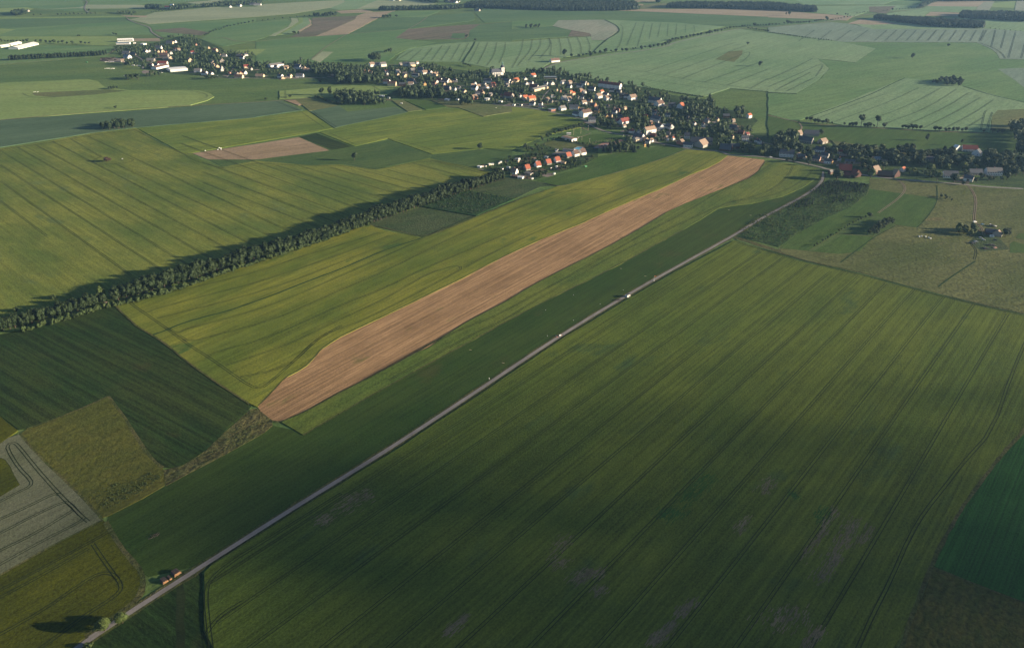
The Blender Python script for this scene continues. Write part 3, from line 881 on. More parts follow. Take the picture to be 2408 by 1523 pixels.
# upper crops
tram(["B2 20,390 430,350", "B2 0,440 500,385", "B2 0,490 560,425", "B2 0,540 600,460", "B2 0,590 640,500", "B2 430,350 640,495",
      "B1 1400,560 2408,450", "B1 1500,640 2408,540", "B1 1650,710 2408,600"], .56, 1.9, .9, 'wheel_soil_ditch_shade', True)
tram(["B2 690,545 920,645", "B2 740,540 1300,420 1900,345", "B2 850,600 1400,490 2200,380 B3 0,345", "B2 950,635 1500,530 2100,440 B3 200,370", "B2 1250,595 1450,640 1690,715",
      "B2 1300,590 2000,500 B3 0,440 500,400", "B2 1450,650 2100,560 B3 0,500 600,430", "B2 1560,690 2200,600 B3 0,560 400,520", "B3 300,345 400,375 640,430 720,480"], .62, 1.9, .9, 'wheel_soil_ditch_shade', True)
# rye and corner crop
tram(["E0 620,640 560,590 400,430 250,260 130,110 100,85 60,95 50,130 130,260 220,350 215,390 130,430 -40,520",
      "E0 -40,640 200,530 380,440 420,450", "E0 -40,740 250,590 440,500 490,510 560,590", "E0 -40,860 250,720 510,560", "E0 -40,960 300,770 560,640 590,610"], .75, 2.0, .62)
tram(["E0 -40,1140 300,960 600,800 760,710", "E0 -40,1190 300,1010 620,825",
      "E0 650,795 720,900 800,1010 850,1080 840,1130 760,1190 600,1290 400,1440 260,1540", "E0 -40,1450 300,1260 600,1050 700,1000 780,1000 830,1040"], .55, 2.0, .62)
# far fields
tram(["A2 1335,560 1480,470", "A2 1440,570 1560,465", "A2 1560,570 1660,450", "A2 1650,570 1750,430", "A2 1740,570 1830,432", "A2 1830,570 1920,415", "A2 1910,575 2000,405",
      "A2 2000,590 2050,510 2100,400", "A2 2080,605 2140,500 2180,400", "A2 2170,620 2240,520 2265,400", "A2 2290,590 2340,480 2348,400",
      "A3 0,640 90,480 105,370", "A3 50,620 180,470 190,370", "A3 155,570 270,440 270,365", "A3 260,550 365,430 350,360", "A3 360,520 375,400 345,360",
      "A3 460,515 460,430 440,360", "A3 560,510 560,450 520,350", "A3 650,510 650,430 610,345", "A3 720,500 740,440 700,345"], ZT, 2.2, .7)
tram(["A3 980,460 1020,420 1050,270 1020,230", "A3 1080,430 1170,210", "A3 1180,440 1245,215", "A3 1290,370 1320,220", "A3 1370,350 1400,215", "A3 1460,340 1470,225", "A3 1540,330 1550,225", "A3 1630,310 1635,235", "A3 1720,300 1710,240"], ZT, 2.2, .6)
tram(["A4 %d,385 %d,285" % (x, x + dx) for x, dx in ((290, 150), (470, 130), (640, 140), (800, 140), (1000, 120), (1100, 110), (1200, 105), (1300, 95), (1400, 90), (1500, 85), (1600, 75), (1700, 75), (1800, 65), (1900, 60), (2000, 55))]
     + ["A4 1985,390 2030,285", "A4 2100,440 2140,285", "A4 2190,455 2235,290", "A4 2260,545 2330,300", "A4 2380,550 2420,400", "A4 1990,405 2110,445 2200,500 2230,550"], ZT, 3.0, .95)
tram(["B4 400,430 800,280 1130,170", "B4 620,440 1100,270 1420,120", "B4 850,455 1300,300 1640,115", "B4 1080,465 1500,310 1770,135", "B4 1290,480 1700,290 1890,165",
      "B4 1460,500 1800,330 2000,210", "B4 1640,510 1900,380 2120,235", "B4 1850,500 2020,400", "B4 2000,520 2020,430 2040,340 2070,330", "B4 2060,520 2085,420 2110,350"], ZT, 2.2, .6)
tram(["A3 520,590 720,610 1240,675 1420,710 1800,775 2408,850", "A3 300,640 900,700 1600,800 1950,840", "A3 1250,680 2100,400", "A3 1420,710 2200,430", "A3 1600,740 2050,560 2230,480 2240,520 2150,590",
      "A3 1800,775 2408,560", "A3 2020,805 2408,650", "A3 2240,835 2408,740", "A4 0,750 250,640 420,550", "A4 0,820 300,690 500,600 520,620 450,720", "A4 70,850 400,680", "A4 170,860 440,730", "A3 860,615 1500,500 2300,300"], ZT, 2.2, .6)
tram(["B1 205,170 260,200 340,212 500,218", "B1 1790,150 1900,165 1960,195 1930,215", "B2 275,150 280,225", "B2 1100,105 1230,180", "B2 535,345 760,490", "B2 190,250 420,340"], ZT, 2.2, .6)
# thin, pale stands in the near crop: many short bare streaks along the drill rows
ground_mat('bare_streak', (.110, .100, .058), (.150, .130, .080), A_F1, 10, .1, 2, .3, 1.0, .2)
ground_mat('lush_streak', (.030, .075, .014), (.045, .090, .018), A_F1, 10, .1, 2, .3, 1.0, .2)
def streaks(mat, items):
    mb = MB()
    for s, n, spread, ln in items:
        P = resample(smooth_line([W(p, .872) for p in pts(s)], 1), 1.5)
        for _ in range(n):
            c = random.choice(P) + Vector((random.gauss(0, spread), random.gauss(0, spread), 0))
            c = c + Vector((0, 0, random.uniform(0, .012)))
            l = random.uniform(.4, 1.0) * ln
            ribbon(mb, [c - u0 * l, c - u0 * l * .3, c + u0 * l * .4, c + u0 * l], random.uniform(.25, .6), 0, .6)
    o = mb.build('crop_streaks', mat)
    o['kind'] = 'structure'
streaks('bare_streak', (("E2 1200,640 1150,740 1100,820", 150, 2.6, 3.2), ("E2 1090,850 1030,960 950,1030", 130, 2.6, 3.0), ("E2 1080,550 960,740 860,880", 110, 1.6, 3.5), ("E2 560,430 620,350", 60, 2.2, 2.5),
                       ("E1 1640,1060 1740,980 1830,1000", 150, 2.2, 2.6), ("E1 1780,1130 1850,1100", 50, 1.8, 2), ("E1 1490,850 1600,760", 60, 2.4, 2.2), ("E1 1480,930 1580,920", 50, 2.4, 2), ("E1 30,560 60,480 200,450", 120, 3.5, 2.5),
                       ("E0 2230,650 2330,600", 60, 3, 2.5), ("E2 380,720 460,620", 50, 2, 3), ("E2 640,1380 780,1250 850,1330", 120, 4.5, 2.5), ("E2 1250,780 1320,690", 50, 1.6, 3), ("E1 2180,1480 2330,1360", 110, 1.6, 3), ("E1 740,1420 870,1310", 90, 1.6, 3), ("E2 860,1520 960,1400", 90, 1.5, 3), ("E2 -40,1300 80,1200", 80, 1.4, 3)))
streaks('lush_streak', (("E1 2250,600 2390,560", 120, 3.5, 2.5), ("E2 0,500 200,320", 150, 4, 3), ("E2 760,440 800,470", 60, 1.4, 2), ("E2 950,620 1000,560", 60, 2, 2.5)))

# ------------------------------------------------------------------ buildings
LAND = [("the white church", (1180, 180)), ("the apartment block", (1437, 200)), ("the factory hall", (415, 162)), ("the cattle barns", (60, 108)),
        ("the football pitch", (1392, 328)), ("the swimming pool", (1357, 352)), ("the slate-roofed farmyard", (1640, 338)), ("the timber farm", (1995, 402)),
        ("the hillside farm", (2272, 355)), ("the garden houses", (1275, 392)), ("the stone farm", (1905, 328)),
        ("the orange-roofed farmhouse", (1604, 247)), ("the brown-roofed school", (1378, 270)), ("the pale lodge", (925, 196)),
        ("the twin farmhouses", (890, 150)), ("the pale manor", (1537, 283)), ("the scrapyard farm", (2330, 512)),
        ("the grey-roofed barn", (655, 152)), ("the navy-roofed longhouse", (1852, 365)), ("the cream hall", (1250, 232)), ("the chimneyed house", (1531, 316))]
HOUSES = []            # (root, look, picture point, box)

def prism_house(root, L_, Wd, eave, rise, wm, rm, flat=False, over=.45, hip=False):
    x, y = L_ / 2, Wd / 2
    if flat:
        m = MB(); m.box(-x, -y, -.3, x, y, eave)
        m.build('wall', wm, root)
        m = MB(); m.box(-x - over, -y - over, eave + .003, x + over, y + over, eave + .45)
        return m.build('roof', rm, root)
    rg = eave + rise
    v = [(-x, -y, -.3), (x, -y, -.3), (x, y, -.3), (-x, y, -.3), (-x, -y, eave), (x, -y, eave), (x, y, eave), (-x, y, eave), (-x, 0, rg), (x, 0, rg)]
    f = [(3, 2, 1, 0), (0, 1, 5, 4), (2, 3, 7, 6), (1, 2, 6, 9, 5), (3, 0, 4, 8, 7), (4, 5, 9, 8), (6, 7, 8, 9)]
    mesh_obj('wall', v, f, wm, root)
    sl = rise / y
    t = .22
    xo, yo, zo = x + over * .6, y + over, eave - over * sl + .04
    prof = [(-yo, zo), (0, rg + .04), (yo, zo), (yo, zo + t), (0, rg + .04 + t * 1.3), (-yo, zo + t)]
    if hip:
        xr = x * .62
        v = [(-xo, -yo, zo), (xo, -yo, zo), (xo, yo, zo), (-xo, yo, zo), (-xo, -yo, zo + t), (xo, -yo, zo + t), (xo, yo, zo + t), (-xo, yo, zo + t), (-xr, 0, rg + .4), (xr, 0, rg + .4)]
        f = [(3, 2, 1, 0), (0, 1, 5, 4), (1, 2, 6, 5), (2, 3, 7, 6), (3, 0, 4, 7), (4, 5, 9, 8), (6, 7, 8, 9), (5, 6, 9), (7, 4, 8)]
        return mesh_obj('roof', v, f, rm, root)
    v = [(s * xo, py, pz) for s in (-1, 1) for py, pz in prof]
    f = [(i, (i + 1) % 6, 6 + (i + 1) % 6, 6 + i) for i in range(6)] + [(0, 5, 4, 1), (1, 4, 3, 2), (6, 7, 10, 11), (7, 8, 9, 10)]
    return mesh_obj('roof', v, f, rm, root)

WIN = None
def window(root, x, y, z, ax, w=1.0, h=1.3, name='window', mat='window_glass'):
    m = MB()
    if ax == 'y':
        m.box(x - w / 2, y - .06, z, x + w / 2, y + .06, z + h)
    else:
        m.box(x - .06, y - w / 2, z, x + .06, y + w / 2, z + h)
    return m.build(name, mat, root)

SIZEW = lambda L_: 'long' if L_ > 30 else 'large' if L_ > 17 else 'small' if L_ < 8.5 else ''
def house(c, T, roof='d', wall='w', w=95, fl=1.5, kind='h', tile='V5', ang=None, length=None, wid=None, label=None, cat=None, chimney=None, raw=False):
    """c: picture point of the visible middle of the building; w: its visible width in eighths of a picture pixel"""
    s = S(c[1])
    if not raw:
        c = (c[0], c[1] + (2.0 if kind in 'fs' else 3.3 + (fl - 1.5) * 1.2) * s)
        s = S(c[1])
    wpx = w / 8 / s * (1.12 if kind == 'h' else 1.0)
    if T == 'H':
        L_, a = wpx, R(-4)
        Wd = min(L_ * .62, 10.5)
    elif T == 'R':
        L_, a = wpx / 1.2, R(-30)
        Wd = L_ * .72
    elif T == 'L':
        L_, a = wpx / 1.22, R(38)
        Wd = L_ * .72
    else:
        Wd, a = wpx, R(-62)
        L_ = Wd * 1.35
    Wd = min(Wd, 13.0)
    if length: L_ = length
    if wid: Wd = wid
    if ang is not None: a = R(ang)
    a += R(random.uniform(-5, 5)) if not raw else 0
    eave = {'h': 2.9 * fl - .3, 'b': 4.2, 'f': 3.2 * max(1, fl - .5), 's': 2.3}[kind]
    rise = Wd * (.44 if kind == 'h' else .40 if kind == 'b' else .12)
    p = W(c)
    nm = {'h': 'house', 'b': 'barn', 'f': 'hall', 's': 'garden_shed'}[kind]
    if cat and 'block' in cat: nm = 'apartment_block'
    root = empty(nm, (p.x, p.y, .05), a)
    wm, rm = 'wall_' + WALL[wall][0].replace(' ', '_'), 'roof_' + ROOF[roof][0].replace(' ', '_')
    rf = prism_house(root, L_, Wd, eave, rise, wm, rm, flat=kind == 'f' or (kind == 's' and random.random() < .5), hip=False)
    # openings on the sides that face the valley
    if kind == 'h' and (c[1] > 95):
        y = -Wd / 2
        n = max(2, min(9, int(L_ / 3.2)))
        stories = max(1, int(fl))
        if stories == 1 or L_ < 18:
            for i in range(n):
                xx = -L_ / 2 + L_ * (i + .5) / n
                for k in range(stories):
                    if k == 0 and i == n // 2:
                        window(root, xx, y, .1, 'y', 1.1, 2.1, 'door', 'door_wood')
                    else:
                        window(root, xx, y, .9 + 2.75 * k, 'y')
        else:
            for i in range(n):
                xx = -L_ / 2 + L_ * (i + .5) / n
                for k in range(stories):
                    window(root, xx, y, 1.0 + 2.75 * k, 'y', 1.1, 1.4)
        gx = L_ / 2 if T in 'RGH' else -L_ / 2
        for k in range(stories + 1):
            for q in (-.2, .2):
                zz = .95 + 2.7 * k
                if zz + 1.2 < eave + rise * .45:
                    window(root, gx, q * Wd, zz, 'x', .95, 1.2)
        if chimney is not False:
            m = MB()
            cx = random.uniform(-.25, .25) * L_
            m.box(cx - .4, -.35, eave + rise - .6, cx + .4, .35, eave + rise + 1.3)
            m.build('chimney', 'chimney_brick', rf)
    elif kind == 'b':
        window(root, 0, -Wd / 2, 0, 'y', 3.4, 3.4, 'door', 'door_wood')
        window(root, L_ / 2 if T in 'RGH' else -L_ / 2, 0, 0, 'x', 3.2, 3.4, 'door', 'door_wood')
    elif kind == 'f':
        n = max(2, min(12, int(L_ / 4)))
        for i in range(n):
            window(root, -L_ / 2 + L_ * (i + .5) / n, -Wd / 2, 1.0, 'y', 1.9, 1.5)
        window(root, L_ / 2, 0, 0, 'x', 2.2, 2.4, 'door', 'door_wood')
    else:
        window(root, 0, -Wd / 2, 0, 'y', .9, 1.9, 'door', 'door_wood')
        if L_ > 4: window(root, L_ * .3, -Wd / 2, .9, 'y', .8, .8)
    root['category'] = cat or {'h': 'house', 'b': 'barn', 'f': 'hall', 's': 'shed'}[kind]
    sz = SIZEW(L_)
    look = ' '.join(q for q in (sz, WALL[wall][0], {'h': 'house' if T in 'RL' else 'gabled house' if T != 'H' else 'broadside house', 'b': 'barn', 'f': 'flat-roofed hall', 's': 'garden shed'}[kind], 'with', ROOF[roof][0], 'roof') if q)
    HOUSES.append((root, look, c, label))
    h = (eave + (0 if kind == 'f' else rise)) * s
    hw = (abs(math.cos(a)) * L_ + abs(math.sin(a)) * Wd) / 2 * s
    BOX.append((c[0] - hw, c[1] - h * .97 - .12 * Wd * s, c[0] + hw, c[1] + .1 * Wd * s, s, p))
    return root

BOX = []
HS = """
V1 1318,150 H d c 120; 1410,130 R d w 70; 1105,240 H d w 110; 860,310 R d w 85; 935,305 G g w 40; 1045,302 G d c 30; 1105,310 G d c 32; 1180,305 G g c 52; 1250,322 G o b 26; 1340,340 G g w 44; 1420,275 R r w 60; 1485,275 L t g 60; 1740,330 L r w 66; 1815,180 G r p 26; 2050,240 G d c 34; 2165,295 R o c 105
V1 1195,392 H b g 175 2; 1250,446 H g g 100 1; 1330,432 G g c 54; 500,345 H d g 140 1 b; 620,365 H d g 100 1 b; 520,420 R k w 165 1 b; 430,490 L t g 90 1 b; 960,480 H g g 140 1 b; 1185,540 H r w 160 2; 970,562 R r w 80 1; 1075,572 R d w 100; 820,172 R w w 120 1 f; 655,155 G w w 46 1 f
V1 1695,482 G t c 72 2; 2130,520 G g c 66; 2142,562 G d c 56; 2207,590 G d c 54; 2300,622 G g w 58; 2290,655 G d w 50; 2300,490 G t g 80; 1845,675 H g w 115; 1970,722 R b w 120; 2090,735 R d w 100; 2275,385 G d c 40; 2345,388 H g w 70
V2 560,440 R o p 50; 735,505 H b c 145; 690,450 R t g 78; 770,442 G o c 50; 825,432 R d w 110; 870,322 L r c 98 2; 975,355 G d w 32; 800,145 R d w 100; 745,112 H d n 90; 870,92 L d w 70; 1130,488 H t c 140 1; 1440,322 R d w 90; 1620,338 L t c 120 1 b; 1850,325 R d w 145 2; 1970,342 G t c 50; 2005,375 H t g 90; 1880,488 H d w 125; 1515,495 R d w 110; 1560,522 G t c 56 1; 1655,515 H g c 110 1 s; 1690,492 R d c 100
V3 385,392 R t n 70; 990,300 G d y 36; 1065,302 G d c 36; 1095,322 R o c 60; 1390,302 L o w 66; 1410,352 G d w 34; 1610,308 L g w 90; 1605,365 G d c 36; 1740,392 G g c 66; 1740,350 H g g 70; 1240,182 H d w 125; 1875,190 L g c 115 2; 1972,146 L t w 55
V3 1770,180 H d w 125 2; 1655,172 L g g 60; 1500,555 H b c 140 2.5; 1695,560 H d n 120 1 b
V4 240,295 L g g 105 2; 390,288 R d w 140 2; 465,335 L t w 118; 640,372 L t c 125; 700,342 G d c 40; 555,330 R d w 100; 290,385 H d w 118; 210,495 R d w 150; 285,512 G g c 46; 205,540 H t w 90; 462,545 G d y 46; 645,540 R b p 100; 690,497 G d w 44; 742,472 R r w 108; 865,490 R b w 150; 940,492 G b c 44; 830,548 G b c 46; 1035,482 R d w 80; 1410,530 G d w 40; 1360,572 L t w 70; 1405,625 R d w 125 2; 1470,592 L t g 90; 1650,495 H d w 125 2; 1600,542 G d w 28; 1645,602 L t w 90; 1750,562 L r p 98 2; 2020,495 R d w 128; 2100,515 G d c 46; 2180,480 L o c 130; 2020,570 L g g 80; 1510,695 R r c 118; 1560,705 G r c 40; 1455,720 H d w 80; 1212,684 G d c 54; 1020,640 R d w 70; 890,625 R d g 130; 1400,800 L t b 118 2; 1640,830 L w w 130 1 f; 1915,765 G r y 40; 2045,775 R r g 190 2; 1700,745 L g g 80; 1110,620 R d w 70; 2255,760 G d w 40
V5 1090,152 L o w 108; 940,212 G k w 54 1; 1050,290 R d w 92; 965,300 G d w 44; 1330,302 R d w 88; 1445,297 G d w 58; 1660,280 L g w 108; 1780,280 L t g 88; 1775,357 R d w 88; 1965,347 R d w 115; 2040,300 R d w 118; 2112,302 G d c 34; 1115,372 R r w 180 1; 1540,420 G d c 24; 1605,440 G d b 28; 1805,462 L o c 62; 1850,490 L o c 70; 1995,430 L t b 90; 2050,462 L g w 86; 2200,408 R d w 130; 940,570 L o c 110 2; 1040,532 R r g 90; 1080,682 R d w 108; 850,532 G d w 36; 1362,595 L t g 78; 1450,542 L g w 58; 1232,680 R b w 80; 1238,738 H d w 70 1; 1430,635 R d g 70; 1675,572 L g w 112; 1760,592 L t w 118; 1945,560 G g g 44 1; 2015,555 R d w 78; 1450,795 L k b 160 1.5 f; 1640,770 L g w 138; 1860,752 H d w 150; 1935,752 G d y 34; 2045,662 L t w 112; 2150,632 R d c 98; 2220,702 R d b 100; 2262,692 G d y 34; 2290,812 R d y 92; 1990,815 R d w 88; 2200,982 H d w 120 2
V6 265,318 L o w 84; 460,292 R d w 96; 590,312 R d g 100; 205,402 L t w 138 2; 335,372 R d w 110; 378,440 L t w 138 2; 655,380 R t n 106 1 b; 740,402 R d w 108; 842,430 L t w 160 2; 1265,485 R d w 250 2; 1345,545 L b w 175 2; 1585,565 H d g 130 1 b; 520,625 L t c 66; 560,662 R r p 88; 705,622 L t c 64; 385,592 G d c 40; 500,700 R d w 100; 355,775 G d y 44; 425,765 R b c 80; 612,785 R d p 108; 580,872 H r w 110; 690,955 L t w 70 1; 1085,785 R r y 90; 1250,705 R d w 88; 1285,695 G d p 34; 1510,752 R d w 92; 1190,892 L t b 68; 1350,975 G d w 110; 1305,945 R d w 80; 1425,945 H w c 70 1 f; 1540,972 G d w 100; 2012,912 G d w 34; 2175,935 G d w 42; 2250,855 R g g 110; 1880,800 R d g 60 1 b
V8 265,412 G g w 46 2; 125,398 R r w 100; 525,470 R o n 115 1; 210,560 L g c 105; 255,515 R d w 200 2; 385,545 G t c 60; 430,592 R d w 92; 490,570 L t w 90; 365,652 G d y 32; 812,445 R t g 90; 788,522 L t g 78; 905,530 L o w 66; 800,557 L w w 46 1; 1735,177 G d c 40; 1305,255 G d w 36; 1470,282 G g w 44; 1530,212 R g g 90; 1900,118 H d n 120 1 b; 2330,112 L o w 100 2; 2030,205 L t g 88 1 b; 2055,262 H t y 70 1 s; 2040,335 R d g 170 1 b; 2110,352 G t c 46; 2180,425 R r n 130 1 b; 2295,462 L r g 105 1 b; 2250,532 H d w 112 2; 2020,502 G d c 30
V10 1585,598 G d w 46; 1540,570 R b w 90; 1120,690 H d n 170 1 b
V11 530,565 L t g 100 1 b; 585,600 H d n 140 1 b; 640,605 G d c 44; 985,295 L t g 200 2.5 b; 930,465 R d w 170; 1025,572 R d w 150; 870,632 R d p 148; 1085,678 R d w 130; 1150,692 G d y 38; 1310,502 R r g 100; 1300,642 G d w 36; 1450,688 R d g 110 1 b; 1550,692 R d g 100 1 b; 1430,758 R d y 110 1; 2010,622 H k w 88 1; 1375,575 H t n 130 1 s; 1130,890 L g n 100 1 b
V12 235,642 L o w 108; 728,440 H d g 120 1; 1470,822 R d w 190 1 b; 1590,705 H d g 210 1.5; 1480,700 H d g 60 1 s
"""
HT = {}
for line in HS.strip().splitlines():
    tl_, rest = line.split(' ', 1)
    for e in rest.split(';'):
        q = e.split()
        x, y = map(float, q[0].split(','))
        k = q[6] if len(q) > 6 else 'h'
        house(at(tl_, x, y), q[1], q[2], q[3], float(q[4]), float(q[5]) if len(q) > 5 else 1.5, k)

def long_building(a, b, wid, eave, rise, wall, roof, label, cat, name, storeys=0, bays=0, chim=0, kind_open=None):
    """a building whose front wall runs between two picture points on the ground"""
    A, B = W(a), W(b)
    u = (B - A).normalized()
    L_ = (B - A).length
    nrm = Vector((-u.y, u.x, 0))
    if nrm.y < 0: nrm.negate()
    c = (A + B) / 2 + nrm * wid / 2
    root = empty(name, (c.x, c.y, .05), math.atan2(u.y, u.x))
    rf = prism_house(root, L_, wid, eave, rise, 'wall_' + wall, 'roof_' + roof)
    for k in range(storeys):
        for i in range(bays):
            window(root, -L_ / 2 + L_ * (i + .5) / bays, -wid / 2, 1.1 + 2.8 * k, 'y', 1.3, 1.4)
    if storeys:
        for k in range(storeys):
            for q in (-.22, .22):
                window(root, L_ / 2 if u.y < 0 else -L_ / 2, q * wid, 1.1 + 2.8 * k, 'x', 1.0, 1.3)
    if kind_open:
        n = kind_open
        for i in range(n):
            window(root, -L_ / 2 + L_ * (i + .5) / n, -wid / 2, eave * .45, 'y', L_ / n * .82, eave * .42)
    for i in range(chim):
        m = MB()
        cx = -L_ / 2 + L_ * (i + .5) / chim
        m.box(cx - .5, -.4, eave + rise - .5, cx + .5, .4, eave + rise + 1.4)
        m.build('chimney', 'chimney_brick', rf)
    tag(root, label, cat)
    m = ((a[0] + b[0]) / 2, (a[1] + b[1]) / 2)
    s = S(m[1])
    for t in (.15, .5, .85):
        q = (a[0] + (b[0] - a[0]) * t, a[1] + (b[1] - a[1]) * t)
        BOX.append((q[0] - L_ * s * .2, q[1] - (eave + rise) * s, q[0] + L_ * s * .2, q[1], s, W(q)))
    return root

long_building(at('V6', 198, 232), at('V6', 600, 280), 11.5, 9.0, 4.6, 'white', 'dark_red', 'long white three-storey apartment block with dark red roof at the village edge', 'apartment block', 'apartment_block', 3, 16, 6)
long_building(at('V5', 2040, 945), at('V5', 2200, 915), 12, 8.6, 4.6, 'white', 'brown', 'white three-storey school with brown roof facing the yellow crop beside the village road', 'school', 'school_building', 3, 8, 2)
long_building(at('V5', 1825, 895), at('V5', 1925, 922), 9, 3.6, 4.0, 'white', 'dark_slate', 'low white barn with slate roof joined to the end of the three-storey school', 'barn', 'barn')
long_building(at('V5', 1025, 645), at('V5', 1150, 630), 11, 6.2, 4.4, 'cream', 'orange_tiled', 'large cream two-storey building with orange tiled roof among the trees', 'building', 'village_hall', 2, 7, 2)
long_building(at('V5', 1120, 460), at('V5', 1398, 392), 12, 4.6, 2.6, 'cream', 'grey', 'long low workshop with grey roof and sunlit cream wall', 'workshop', 'workshop', 1, 12)
long_building(at('V5', 1300, 215), at('V5', 1530, 215), 9, 4.2, 1.0, 'grey_stone', 'blue_grey', 'long glass-fronted greenhouse with flat pale roof behind the houses', 'greenhouse', 'greenhouse', 0, 0, 0, 12)
long_building(at('V6', 1690, 635), at('V6', 1775, 645), 15, 5.0, 6.2, 'white', 'orange_tiled', 'big white gabled farmhouse with bright orange roof standing alone before dark trees', 'farmhouse', 'farmhouse', 2, 3, 1).rotation_euler.z = R(40)
long_building(at('V6', 1172, 862), at('V6', 1330, 905), 13, 6.2, 5.2, 'white', 'dark_slate', 'big pale manor house with slate roof among tall trees', 'manor', 'manor_house', 2, 6, 2)
long_building(at('V8', 400, 475), at('V8', 585, 440), 11, 8.2, 4.4, 'white', 'tan_tiled', 'tall white three-storey house with row of chimneys on its tan roof', 'apartment house', 'apartment_house', 3, 7, 5)
long_building(at('V6', 655, 935), at('V6', 800, 905), 11, 4.6, 5.6, 'white', 'dark_red', 'white house with broad dark red roof beside a round dark tree', 'house', 'house', 1, 5, 1)
long_building(at('V8', 1110, 540), at('V8', 1215, 545), 9, 5.6, 4.4, 'white', 'dark_slate', 'white two-storey house with slate roof behind the large dark farmyard', 'house', 'house', 2, 3, 1)
long_building(at('V8', 1225, 640), at('V8', 1640, 660), 12, 4.6, 6.4, 'grey_stone', 'dark_slate', 'long dark slate-roofed farmyard wing with skylights', 'barn', 'barn', 1, 9, 2)
long_building(at('V8', 1465, 722), at('V8', 1575, 680), 17, 4.6, 7.2, 'grey_stone', 'tan_tiled', 'grey barn with steep sunlit tan roof at the end of the dark farmyard', 'barn', 'barn')
long_building(at('V8', 1090, 700), at('V8', 1260, 715), 9, 4.4, 4.0, 'white', 'dark_slate', 'low white cottage with dark roof facing the road at the farmyard', 'cottage', 'cottage', 1, 6)
long_building(at('V8', 1010, 662), at('V8', 1100, 665), 13, 3.6, 5.2, 'brick', 'tan_tiled', 'brown brick barn with tan roof at the corner of the farmyard', 'barn', 'barn').rotation_euler.z = R(40)
long_building(at('V8', 1770, 765), at('V8', 1985, 790), 14, 3.4, 7.4, 'dark_timber', 'dark_slate', 'big dark timber barn with steep roof above the end of the brown stubble', 'barn', 'barn')
long_building(at('V11', 175, 598), at('V11', 445, 615), 11, 6.0, 5.0, 'white', 'dark_slate', 'long white two-storey house with navy slate roof beside the village road', 'house', 'house', 2, 10, 2)
long_building(at('V11', 520, 330), at('V11', 780, 365), 12, 5.6, 5.2, 'grey_stone', 'dark_slate', 'long stone farm building with slate roof and pale gable', 'farm building', 'farm_building', 1, 8)
long_building(at('V11', 640, 215), at('V11', 920, 225), 12, 4.6, 5.6, 'grey_stone', 'dark_slate', 'long slate-roofed barn at the back of the stone farm', 'barn', 'barn', 0, 0)
long_building(at('V11', 545, 225), at('V11', 625, 215), 12, 4.4, 5.4, 'grey_stone', 'tan_tiled', 'stone farm end wing with brown tiled roof beside the lane', 'barn', 'barn').rotation_euler.z = R(35)
long_building(at('V11', 1290, 900), at('V11', 1530, 915), 14, 4.6, 7.4, 'dark_timber', 'dark_red', 'broad timber farmhouse with dark red roof at the road bend', 'farmhouse', 'farmhouse', 1, 8, 1)
long_building(at('V11', 1530, 985), at('V11', 1640, 1000), 15, 3.8, 7.0, 'dark_timber', 'dark_red', 'dark red timber barn with one sunlit red roof side', 'barn', 'barn').rotation_euler.z = R(-62)
long_building(at('V11', 1370, 985), at('V11', 1490, 1005), 12, 4.4, 2.6, 'dark_timber', 'dark_red', 'low dark timber shed attached before the red-roofed farm', 'shed', 'shed')
long_building(at('V11', 1990, 930), at('V11', 2090, 905), 14, 3.6, 7.0, 'dark_timber', 'tan_tiled', 'dark timber barn with tall tan roof by the lane', 'barn', 'barn')
long_building(at('V11', 2025, 968), at('V11', 2290, 990), 10, 3.2, 4.6, 'dark_timber', 'brown', 'long low brown barn between two steep timber barns', 'barn', 'barn', 0, 0)
long_building(at('V11', 2310, 990), at('V11', 2408, 998), 13, 3.6, 7.4, 'dark_timber', 'tan_tiled', 'half-timbered house with steep tan roof and dark red gable by the road', 'farmhouse', 'farmhouse', 1, 4).rotation_euler.z = R(-58)
long_building(at('V12', 1360, 318), at('V12', 1650, 330), 12, 4.6, 5.6, 'white', 'dark_red', 'long hillside farm building with dark red roof above the valley trees', 'farm building', 'farm_building', 1, 10)
long_building(at('V12', 1245, 320), at('V12', 1330, 320), 16, 5.0, 4.6, 'white', 'white', 'white-roofed barn end of the hillside farm', 'barn', 'barn').rotation_euler.z = R(-58)
long_building(at('V12', 1630, 405), at('V12', 1730, 400), 13, 4.6, 5.6, 'white', 'dark_slate', 'white house with slate roof at the corner of the hillside farm', 'house', 'house', 1, 3, 1).rotation_euler.z = R(40)
long_building(at('V12', 1005, 808), at('V12', 1290, 815), 12, 3.6, 5.6, 'white', 'dark_slate', 'long white cottage with slate roof half hidden by a dark roadside tree', 'cottage', 'cottage', 1, 8)
long_building(at('V12', 1820, 765), at('V12', 2110, 770), 12, 5.8, 5.0, 'white', 'grey', 'long white two-storey house with grey roof behind a tall garden hedge', 'house', 'house', 2, 9, 1)
long_building(at('V2', 1330, 330), at('V2', 1585, 295), 14, 4.2, 3.6, 'white', 'grey', 'long grey-roofed barn with white gable at the upper village edge', 'barn', 'barn')
long_building(at('V3', 1090, 230), at('V3', 1180, 222), 13, 6.2, 4.6, 'white', 'tan_tiled', 'white two-storey farmhouse with tan roof, first of the twin farmhouses by the upper field', 'farmhouse', 'farmhouse', 2, 4, 1).rotation_euler.z = R(34)
long_building(at('V3', 1310, 228), at('V3', 1400, 215), 13, 6.2, 4.6, 'white', 'grey', 'white two-storey farmhouse with grey roof, second of the twin farmhouses by the upper field', 'farmhouse', 'farmhouse', 2, 4, 1).rotation_euler.z = R(34)
long_building(at('V3', 1325, 545), at('V3', 1440, 550), 11, 5.4, 4.2, 'white', 'brown', 'white house with brown roof behind the pale lodge at the wood edge', 'house', 'house', 1, 4, 1)
